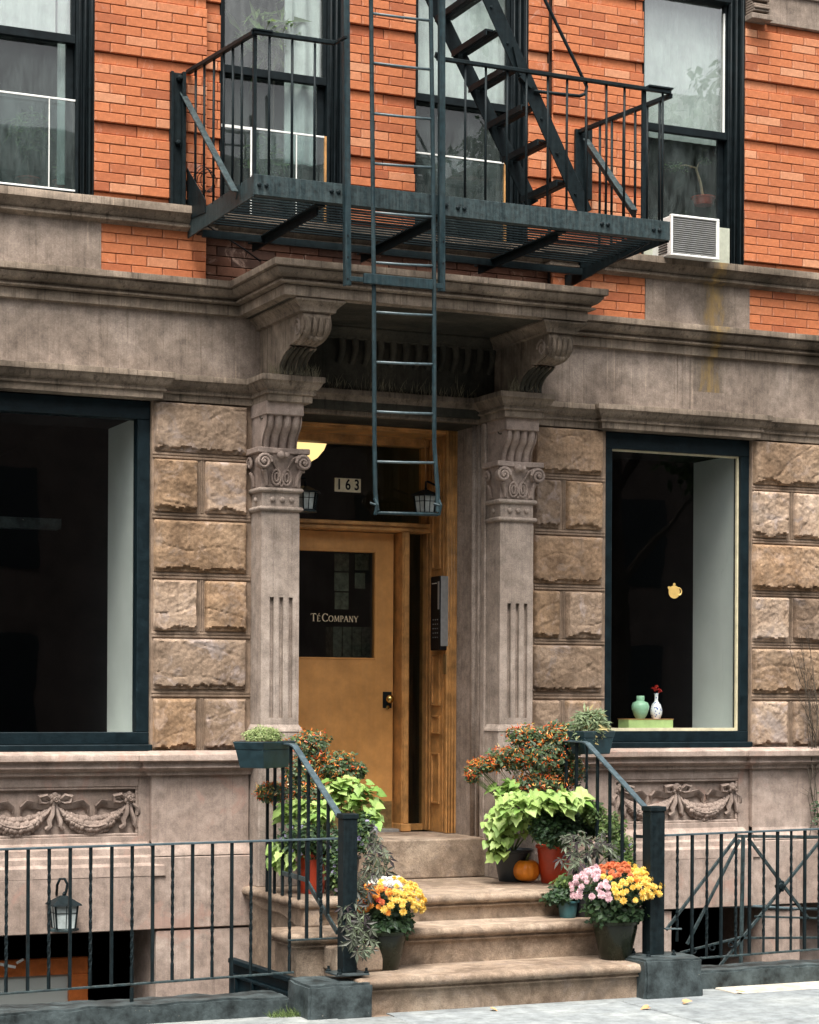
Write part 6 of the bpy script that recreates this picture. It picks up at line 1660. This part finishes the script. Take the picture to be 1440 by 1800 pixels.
def mum(name, pb, r0, r1, h, fc, fr, label, zones, seed, nfl, potmat='potdark'):
    """pb pot base; fc, fr flower dome centre and radii; zones(px-ish u,v)->material"""
    rs = random.Random(seed); P = empty(name, pb, label=label, cat='potted chrysanthemum', group='potted chrysanthemums on the lowest step')
    pot(P, pb, r0, r1, h, potmat, name='pot')
    q = MB(); top = Vector(pb) + Vector((0, 0, h)); mid = (Vector(fc) + top) / 2
    for i in range(30):
        e_ = ellip(fc, fr, .4)(rs)[0]; q.tube([top - Vector((0, 0, .03)), top.lerp(e_, .5) + Vector((0, 0, .02)), e_], [.004, .003, .002], 4, cap=False)
    q.build('stems', M['stemg'], P, kind='stuff', fix=False)
    q = MB()
    fcl = Vector(fc) - Vector((0, 0, fr[2] * .75))
    leafcloud(q, 2600, multi(ellip(fcl, (fr[0] * .9, fr[1] * .9, fr[2] * .85), .4), ellip(fc, [x * .82 for x in fr], .5), ellip(top + Vector((0, 0, .03)), (r1 * 1.15, r1 * 1.15, .05))), .045, 'oval', up=.5, rs=rs)
    q.build('foliage', M['lf_dark'], P, fix=False, kind='stuff')
    pts = []
    tries = 0
    while len(pts) < nfl and tries < 9000:
        tries += 1
        v = Vector((rs.gauss(0, 1), rs.gauss(0, 1), rs.gauss(0, 1))).normalized()
        if v.z < -.25 or v.dot(TV) < -.5: continue
        if v.z < .12 and rs.random() < .55: continue
        p = Vector(fc) + Vector((v.x * fr[0], v.y * fr[1], v.z * fr[2])) * rs.uniform(.93, 1.05)
        if any((p - o).length < .027 for o, _ in pts): continue
        pts.append((p, v))
    for p, v in pts:
        u = (p - Vector(fc)).dot(Vector((CS, -SN, 0))) / fr[0]; w_ = (p.z - fc[2]) / fr[2]
        me = zones(u, w_, rs)
        if me is None: continue
        n = v + Vector((0, 0, .2)) + TV * .15 + Vector((rs.gauss(0, .15), rs.gauss(0, .15), rs.gauss(0, .15)))
        k = rs.uniform(.75, 1.2)
        piece('flower', me, P, p - P.location, orient(n, Vector((rs.gauss(0, 1), rs.gauss(0, 1), .1))), (k, k, k))
    return P
MY, MO, MRU, MRE, MP, MW = [mumhead(M[k], 'flower') for k in ('fl_yel', 'fl_or', 'fl_rust', 'fl_red', 'fl_pink', 'fl_white')]
# left mum
pbL = atz(680, 1704, ZS1)
def zL(u, w_, rs):
    if w_ > .72 and u < .3: return MW if rs.random() < .8 else MY
    if u < -.45: return MO if rs.random() < .8 else MRU
    if u < .0 and w_ > .05: return rs.choice([MO, MRE, MRE, MRU, MO])
    if u < .1 and w_ < .2: return rs.choice([MO, MY, MO])
    return MY
cL = at(690, 1588, pbL.y + .02)
mum('potted_chrysanthemum', pbL, .085, .135, .235, cL, (.20, .19, .155), 'yellow, orange and white chrysanthemum in a dark pot by the left newel post', zL, 11, 125)
# right mum
pbR = atz(1086, 1682, ZS1)
def zR(u, w_, rs):
    if u < -.38 or (u < -.2 and w_ < .45): return None if rs.random() < (.55 if w_ < .1 else .15) else MP
    if w_ > .66 and u < .25: return MRU
    return MY if rs.random() < .97 else MO
cR_ = at(1087, 1562, pbR.y + .02)
mum('potted_chrysanthemum', pbR, .095, .140, .245, cR_, (.30, .24, .165), 'pink, rust and yellow chrysanthemum in a dark pot by the right newel post', zR, 12, 165)

# pumpkin
pk = atz(929, 1549, ZS3); PU = empty('pumpkin', pk, label='small round orange pumpkin on the landing under the lime green vine', cat='pumpkin')
q = MB(); vs = []; fs = []; n = 48; m = 14; rr, hh = .093, .082
for j in range(m + 1):
    ph = math.pi * j / m
    for k in range(n):
        a = 2 * math.pi * k / n; rib = 1 - .07 * abs(math.cos(a * 5)) ** 6 * math.sin(ph)
        r = rr * math.sin(ph) ** .8 * rib; z = hh + hh * math.cos(ph) * (1 - .25 * math.exp(-(math.sin(ph) / .35) ** 2))
        vs.append((pk.x + r * math.cos(a), pk.y + r * math.sin(a), pk.z + z))
for j in range(m):
    for k in range(n): fs.append((j*n+k, j*n+(k+1) % n, (j+1)*n+(k+1) % n, (j+1)*n+k))
q.add(vs, fs); q.build('body', M['pumpkin'], PU, smooth=True)
MB().tube([(pk.x, pk.y, pk.z + 2 * hh - .03), (pk.x + .004, pk.y, pk.z + 2 * hh + .005), (pk.x + .018, pk.y - .005, pk.z + 2 * hh + .03)], [.014, .009, .008], 6).build('stem', M['stemg'], PU)

# lime vines
def vine(base, blobs, n, label, seed, meshes=LMesh, cat='potato vine', nm='lime_potato_vine', potr=None, sz=1.0, up=1.3, potmat='pottin', view=.6):
    rs = random.Random(seed); P = empty(nm, base, label=label, cat=cat)
    if potr: pot(P, base, potr * .75, potr, potr * 1.7, potmat)
    q = MB(); top = Vector(base) + Vector((0, 0, potr * 1.5 if potr else .05))
    spots = []; tot = sum(b_[2] for b_ in blobs)
    for c, r, wgt in blobs:
        k = int(n * wgt / tot); pts = []; tr_ = 0
        while len(pts) < k and tr_ < 3000:
            tr_ += 1
            v = Vector((rs.gauss(0, 1), rs.gauss(0, 1), rs.gauss(0, 1))).normalized()
            if v.dot(TV) < -.35: continue
            p = Vector(c) + Vector((v.x * r[0], v.y * r[1], v.z * r[2])) * (rs.random() ** .3)
            if any((p - o).length < .026 * sz for o in pts): continue
            pts.append(p)
        spots += pts
        e_ = Vector(c); q.tube([top, top.lerp(e_, .5) + Vector((0, -.03, .06)), e_], [.005, .004, .003], 5, cap=False)
        for p in pts[::3]: q.tube([e_, p], .0018, 4, cap=False)
    q.build('stems', M['stemg'], P, fix=False, kind='stuff')
    if meshes is LMesh:
        q = MB(); leafcloud(q, n * 7, multi(*[ellip(Vector(c) - TV * .02, [x * .85 for x in r], .5) for c, r, w_ in blobs]), .05, 'oval', up=.8, rs=rs); q.build('inner_foliage', M['lf_under'], P, fix=False, kind='stuff')
    leaf_pieces('leaf', meshes, P, spots, top, rs, size=sz, up=up, view=view)
    return P
yv = -.62
bvR = Vector((at(905, 1500, -.40).x, -.40, ZS3))
def E_(px, py, y, rx, rz, ry=.12): return (at(px, py, y), (rx / 258, ry, rz / 258))
vine(bvR, [(*E_(940, 1410, -.80, 72, 24), 36), (*E_(992, 1402, -.98, 42, 20), 26), (*E_(885, 1445, -.6, 28, 36), 20), (*E_(876, 1485, -.6, 18, 26), 10), (*E_(895, 1390, -.5, 22, 22), 8), (*E_(935, 1445, -.66, 45, 20), 14)], 235, 'bright lime green sweet potato vine spilling over the landing right of the door', 21, potr=.13)
MB().tube([at(925, 1500, -.75), at(928, 1520, -.76), at(936, 1530, -.78)], .003, 4)
bvL = Vector((at(600, 1500, -.55).x, -.55, ZS3))
vine(bvL, [(*E_(625, 1400, -.62, 42, 30), 22), (*E_(650, 1440, -.7, 22, 26), 10), (*E_(520, 1425, -.72, 38, 18), 14), (*E_(570, 1428, -.70, 36, 20), 12), (*E_(505, 1500, -.72, 24, 32), 14), (*E_(600, 1385, -.6, 28, 22), 8)], 150, 'bright lime green sweet potato vine behind the left stair railing', 22, potr=.13)
# pepper plants
ppR = Vector((at(960, 1480, -.42).x, -.42, ZS3 + .2))
pepper_plant('ornamental_pepper', ppR, [E_(940, 1325, -.5, 75, 42, .2), E_(985, 1310, -.5, 50, 48, .18), E_(900, 1330, -.45, 55, 26, .12), E_(950, 1375, -.5, 62, 24, .16), E_(855, 1342, -.42, 34, 13, .06), E_(832, 1356, -.42, 12, 18, .04), E_(930, 1290, -.5, 55, 18, .10), E_(985, 1283, -.5, 40, 20, .1), E_(1000, 1350, -.5, 40, 40, .15)], 'bushy ornamental pepper with red and orange fruit right of the door', 'fr', 3800, 1500, 31)
ppL = Vector((at(560, 1480, -.42).x, -.42, ZS3 + .2))
pepper_plant('ornamental_pepper', ppL, [E_(545, 1310, -.45, 42, 28, .14), E_(590, 1345, -.48, 48, 30, .14), E_(530, 1360, -.48, 40, 42, .14), E_(480, 1395, -.6, 30, 18, .08), E_(625, 1355, -.46, 24, 16, .06), E_(545, 1400, -.52, 40, 24, .12)], 'bushy ornamental pepper with orange fruit in front of the door on the left', 'fr', 2900, 1000, 32)
# red pots on the landing
def simple_pot(px, py, z, y, r, h, mat, label, name='flower_pot', cat='flower pot'):
    c = at(px, py, y); c.z = z; P = empty(name, c, label=label, cat=cat); pot(P, c, r * .75, r, h, mat, name='body'); return P, c
c_ = atz(977, 1549, ZS3)
rp, rc = simple_pot(977, 1549, ZS3, c_.y, .115, .26, 'potred', 'glossy red flower pot right of the pumpkin')
q = MB(); rs = random.Random(41)
fz = [E_(1000, 1440, -.82, 45, 28, .14), E_(985, 1460, -.9, 55, 32, .14), E_(1040, 1440, -.85, 22, 42, .1), E_(960, 1445, -.85, 30, 30, .1)]
leafcloud(q, 3400, multi(*[ellip(*f, .5) for f in fz]), .042, 'oval', up=.8, rs=rs, view=.5); q.build('shrub_foliage', M['lf_dark'], rp, fix=False, kind='stuff')
q = MB()
for f in fz: q.tube([rc + Vector((0, 0, .24)), f[0]], .006, 5)
q.build('stems', M['stemg'], rp, kind='stuff')
rp2, rc2 = simple_pot(552, 1560, ZS3, -.72, .10, .26, 'potred', 'red flower pot behind the left stair railing')
q = MB(); rs = random.Random(42)
fz = [E_(540, 1475, -.8, 55, 34, .12), E_(590, 1490, -.85, 45, 45, .12), E_(640, 1465, -.9, 24, 40, .1), E_(600, 1530, -.95, 26, 40, .08)]
leafcloud(q, 3200, multi(*[ellip(*f, .5) for f in fz]), .036, 'oval', up=.5, rs=rs, droop=.6); q.build('trailing_foliage', M['lf_dark'], rp2, fix=False, kind='stuff')
q = MB(); leafcloud(q, 900, multi(*[ellip(*f, .4) for f in fz]), .034, 'oval', up=.5, rs=rs, droop=.6); q.build('pale_foliage', M['lf_mid'], rp2, fix=False, kind='stuff')
def smallflower(mat, r=.016):
    q = MB()
    for k in range(5):
        a = 2 * math.pi * k / 5; d = Vector((math.cos(a), math.sin(a), .15)); s = Vector((-math.sin(a), math.cos(a), 0))
        q.add([(0, 0, 0), tuple(d * r * .7 + s * r * .42), tuple(d * r), tuple(d * r * .7 - s * r * .42)], [(0, 1, 2, 3)])
    me = bpy.data.meshes.new('flower'); me.from_pydata(q.v, [], q.f); me.materials.append(mat); return me
SV = smallflower(M['fl_viol'])
for f in fz:
    for i in range(16):
        p, o = ellip(*f, .15)(rs)
        if o.dot(TV) < .1: continue
        piece('flower', SV, rp2, p - rp2.location, orient(o + TV, Vector((rs.gauss(0, 1), 0, 1))), None)
# purple sweet potato vines
bpL = Vector((at(640, 1560, -1.3).x, -1.30, ZS2))
vine(bpL, [(*E_(665, 1515, -1.45, 24, 34, .08), 22), (*E_(640, 1560, -1.6, 26, 24, .08), 18), (*E_(625, 1610, -1.82, 24, 30, .05), 20), (*E_(640, 1650, -1.9, 30, 28, .04), 20), (*E_(665, 1475, -1.35, 16, 24, .06), 8)], 120, 'dark purple star leaved potato vine trailing beside the left newel post', 23, meshes=SMesh, nm='purple_potato_vine', potr=.10, up=.4, view=1.1)
bpR = Vector((at(1040, 1560, -1.25).x, -1.2, ZS2))
vine(bpR, [(*E_(1035, 1482, -1.25, 50, 26, .1), 30), (*E_(1010, 1510, -1.3, 30, 18, .08), 12), (*E_(1070, 1500, -1.25, 28, 18, .08), 8)], 62, 'dark purple star leaved potato vine above the right chrysanthemum', 24, meshes=SMesh, nm='purple_potato_vine', potr=.11, up=.5, view=1.0)
sh = empty('leafy_shrub', (at(1080, 1560, -1.0).x, -1.0, ZS2), label='small leaved green shrub with tiny violet flowers against the right stair railing', cat='shrub')
pot(sh, tuple(sh.location), .08, .11, .2, 'pottin')
q = MB(); rs = random.Random(43); fz = [E_(1075, 1450, -1.05, 35, 30, .12), E_(1090, 1485, -1.1, 34, 34, .12), E_(1045, 1425, -1.0, 24, 26, .1), E_(1100, 1515, -1.15, 22, 22, .08)]
leafcloud(q, 3400, multi(*[ellip(*f, .5) for f in fz]), .030, 'oval', up=.7, rs=rs); q.build('foliage', M['lf_mid'], sh, fix=False, kind='stuff')
q = MB()
for i in range(24):
    f = rs.choice(fz); q.tube([Vector(sh.location) + Vector((0, 0, .18)), Vector(f[0]), ellip(*f, .3)(rs)[0]], [.004, .003, .0015], 4)
q.build('stems', M['stemg'], sh, kind='stuff')
SV2 = smallflower(M['fl_viol'], .010)
for i in range(60):
    p, o = ellip(*rs.choice([fz[1], fz[3]]), .15)(rs)
    if o.dot(TV) < 0: continue
    piece('flower', SV2, sh, p - sh.location, orient(o + TV, Vector((rs.gauss(0, 1), 0, 1))), None)
tc = atz(1002, 1610, ZS2); tp_ = empty('small_plant', tc, label='small plant in a teal plastic pot on the second step', cat='potted plant')
pot(tp_, tc, .052, .064, .11, 'potteal')
q = MB(); leafcloud(q, 1100, multi(ellip(at(1000, 1565, tc.y), (.13, .11, .10), .5), ellip(at(985, 1575, tc.y), (.12, .1, .05), .5)), .036, 'oval', up=.6, rs=rs); q.build('foliage', M['lf_dark'], tp_, fix=False, kind='stuff')
q = MB(); leafcloud(q, 300, ellip(at(1000, 1548, tc.y), (.10, .1, .06), .5), .036, 'oval', up=.6, rs=rs); q.build('pale_foliage', M['lf_mid'], tp_, fix=False, kind='stuff')
# planter boxes on the railings
def planter(name, c, rz, L, Wd, H, label, mats, n, spread, ht, shape, seed, size=.02):
    P = empty(name, c, rz, label=label, cat='planter'); local(P); rs = random.Random(seed)
    q = MB(); t = .82
    q.hexa([(-L/2*t, -Wd/2*t, 0), (L/2*t, -Wd/2*t, 0), (L/2*t, Wd/2*t, 0), (-L/2*t, Wd/2*t, 0)], [(-L/2*.97, -Wd/2*.97, H*.7), (L/2*.97, -Wd/2*.97, H*.7), (L/2*.97, Wd/2*.97, H*.7), (-L/2*.97, Wd/2*.97, H*.7)])
    q.build('box', M['planter'], P, bevel=.004)
    q = MB(); q.hexa([(-L/2*.98, -Wd/2*.98, H*.7), (L/2*.98, -Wd/2*.98, H*.7), (L/2*.98, Wd/2*.98, H*.7), (-L/2*.98, Wd/2*.98, H*.7)], [(-L/2*1.06, -Wd/2*1.08, H), (L/2*1.06, -Wd/2*1.08, H), (L/2*1.06, Wd/2*1.08, H), (-L/2*1.06, Wd/2*1.08, H)])
    q.build('rim', M['planter'], P, bevel=.004)
    MB().box(-L/2, L/2, -Wd/2, Wd/2, H, H + .004).build('soil', M['soil'], P)
    for m_, k, sh_, sz in mats:
        q = MB()
        leafcloud(q, k, ellip((0, 0, H + ht * .25), (L / 2 * spread, Wd / 2 * spread, ht), .6), sz, sh_, up=.6, rs=rs)
        q.build('foliage', M[m_], P, fix=False, kind='stuff')
    return P
cPl = at(468, 1346, -.78); cPl = at(466, 1352, -.80); planter('planter_box', cPl, R(38), .37, .21, .165, 'teal planter box of pale green sedum on the left railing top', [('lf_sedum', 4200, 'oval', .017), ('lf_mid', 800, 'oval', .018)], 0, 1.12, .085, 'oval', 51)
cPr = at(1040, 1322, -.72); Pr = planter('planter_box', cPr, R(12), .27, .17, .155, 'dark planter box of feathery grey green herbs at the right railing top', [('lf_grey', 1500, 'blade', .08), ('lf_mid', 500, 'oval', .02), ('lf_straw', 120, 'blade', .09)], 0, 1.15, .13, 'blade', 52)
# grasses growing on the ledges of the doorway
def tufts(name, mat, pts, hmin, hmax, n, label, seed, lean=.3):
    rs = random.Random(seed); q = MB()
    for _ in range(n):
        a, b_ = rs.choice(pts); t = rs.random(); p = Vector(a).lerp(Vector(b_), t) + Vector((0, rs.uniform(-.03, .03), 0)); h = rs.uniform(hmin, hmax) * (1.6 if rs.random() < .12 else 1)
        d = Vector((rs.gauss(0, lean), rs.gauss(0, lean), 1)).normalized(); s = Vector((.0016, 0, 0))
        q.add([p - s, p + s, p + d * h * .6 + s * .6, p + d * h + Vector((rs.gauss(0, .01), rs.gauss(0, .01), 0)), p + d * h * .6 - s * .6], [(0, 1, 2, 3, 4)])
    return tag(q.build(name, mat, None, fix=False), label, 'grass', kind='stuff')
M['deadgrass'] = leafm('dry_grass', (.10, .085, .055), (.24, .21, .13), trans=.1)
M['weed'] = leafm('weed_green', (.07, .12, .03), (.20, .27, .09))
zl_ = ZL + .002
tufts('dry_ledge_grass', M['deadgrass'], [((pLa - .02, -.38, zl_), (pLb + .06, -.38, zl_))], .03, .10, 170, 'dry grass growing on the ledge of the left capital', 61)
tufts('dry_ledge_grass', M['deadgrass'], [((pRa - .02, -.36, zl_), (pRb - .04, -.36, zl_))], .05, .12, 160, 'dry grass growing on the ledge of the right capital', 62)
tufts('dry_ledge_grass', M['deadgrass'], [((pLb + .06, .06, zl_), (pRa - .06, .06, zl_))], .04, .13, 420, 'row of dry stalks on the ledge over the door', 63)
wz = at(517, 1782, -1.82)
tufts('kerb_weeds', M['weed'], [((wz.x - .13, -1.81, GZ), (wz.x + .06, -1.84, GZ))], .02, .06, 260, 'small green weeds in the corner of the left kerb and block', 64, .7)
# climbing bare twigs at the right edge
tw = empty('bare_vine', (XX(1430, -.1), -.1, Z_SILL), label='bare twiggy vine climbing the stones at the right edge', cat='vine')
rs = random.Random(70); q = MB()
for i in range(34):
    x0, y0 = rs.uniform(1425, 1500), rs.uniform(1250, 1480)
    pts = []; x, y = x0, y0
    for k in range(7):
        pts.append(at(x, y, -.10 + rs.uniform(-.03, .03))); x -= rs.uniform(-4, 12) if y0 < 1400 else rs.uniform(-6, 8); y -= rs.uniform(15, 42)
    q.tube(pts, [.004 - .0004 * k for k in range(7)], 4, cap=False)
    for k in range(2, 6):
        e_ = pts[k] + Vector((rs.uniform(-.12, .08), rs.uniform(-.03, .02), rs.uniform(.02, .12))); q.tube([pts[k], e_], [.002, .001], 3, cap=False)
q.build('twigs', M['bark'], tw, fix=False, kind='stuff')
q = MB(); leafcloud(q, 60, ellip(at(1436, 1420, -.12), (.06, .04, .25)), .03, 'oval', rs=rs); q.build('leaves', M['lf_dark'], tw, fix=False, kind='stuff')
iv = tag(MB().build('x', M['lf_dark']) if False else None, None) if False else None
q = MB(); leafcloud(q, 150, ellip(at(88, 1600, -.06), (.035, .03, .08)), .022, 'oval', rs=rs); leafcloud(q, 150, ellip(at(150, 1606, -.04), (.04, .03, .03)), .022, 'oval', rs=rs)
tag(q.build('creeping_weed', M['lf_grey'], None, fix=False), 'wispy weed on the base wall around the coach lantern', 'weed', kind='stuff')
# fallen leaves
M['fallen'] = leafm('fallen_leaf_brown', (.45, .22, .09), (.6, .38, .2), trans=.1)
fl_me = heartleaf(.055, M['fallen'], 'fallen_leaf')
for (px, py), lb in (((869, 1771), 'curled brown fallen leaf on the pavement below the steps'), ((1146, 1766), 'brown fallen leaf on the pavement below the right block'), ((1207, 1757), 'orange fallen leaf in the pavement joint by the right block'), ((1310, 1738), 'tiny rust fallen leaf on the pale slab in front of the right kerb'), ((12, 1795), 'yellow fallen leaf by the left kerb')):
    p = atz(px, py, GZ + .012); o = bpy.data.objects.new('fallen_leaf', fl_me); COL.objects.link(o); o.location = p; o.rotation_euler = (random.uniform(-.4, .4), random.uniform(-.4, .4), random.uniform(0, 6)); tag(o, lb, 'leaf')
M['smear'] = flat('pale_spill', (.72, .60, .52), .8)
# plants behind the upstairs windows
def houseplant(px, py, y, rx, rz, label, n, size, mat='lf_mid', shape='blade', potpx=None):
    c = at(px, py, y); b_ = c - Vector((0, 0, rz / 258)); P = empty('house_plant', (c.x, y, Z_UP + .06), label=label, cat='house plant')
    pot(P, (c.x, y, Z_UP + .06), .05, .07, .11, 'potred')
    q = MB(); rs2 = random.Random(int(px))
    leafcloud(q, n, ellip(c, (rx / 258, .10, rz / 258), .6), size, shape, up=.3, rs=rs2, droop=.2); q.build('foliage', M[mat], P, fix=False, kind='stuff')
    MB().tube([(c.x, y, Z_UP + .1), tuple(c)], .006, 5).build('stem', M['bark'], P)
houseplant(40, 235, .28, 45, 50, 'leafy plant behind the lower pane of the far left upstairs window', 260, .09)
houseplant(105, 300, .26, 24, 40, 'small bushy plant in the right corner of the far left upstairs window', 200, .05, shape='oval')
houseplant(470, 60, .32, 60, 60, 'spiky house plant high behind the window left of the drop ladder', 180, .22)
houseplant(455, 280, .32, 50, 36, 'spiky house plant low behind the window left of the drop ladder', 180, .14)
bn = empty('bonsai', (XX(1222, .26), .26, Z_UP + .2), label='thin bonsai in a terracotta pot inside the far right upstairs window', cat='bonsai')
bp_ = at(1228, 356, .24)
pot(bn, (bp_.x, .24, bp_.z), .07, .085, .06, 'potred')
M['pale'] = flat('pale_bark', (.42, .30, .18), .8)
MB().tube([at(1228, 345, .24), at(1222, 315, .24), at(1214, 290, .24), at(1195, 285, .24), at(1170, 292, .24)], [.012, .011, .009, .006, .003], 6).tube([at(1215, 292, .24), at(1220, 280, .24), at(1235, 275, .24)], [.007, .005, .002], 5).build('trunk', M['pale'], bn)
q = MB(); leafcloud(q, 160, multi(ellip(at(1180, 290, .24), (.13, .05, .04)), ellip(at(1230, 278, .24), (.08, .05, .03))), .03, 'oval', rs=rs); q.build('foliage', M['lf_mid'], bn, fix=False, kind='stuff')
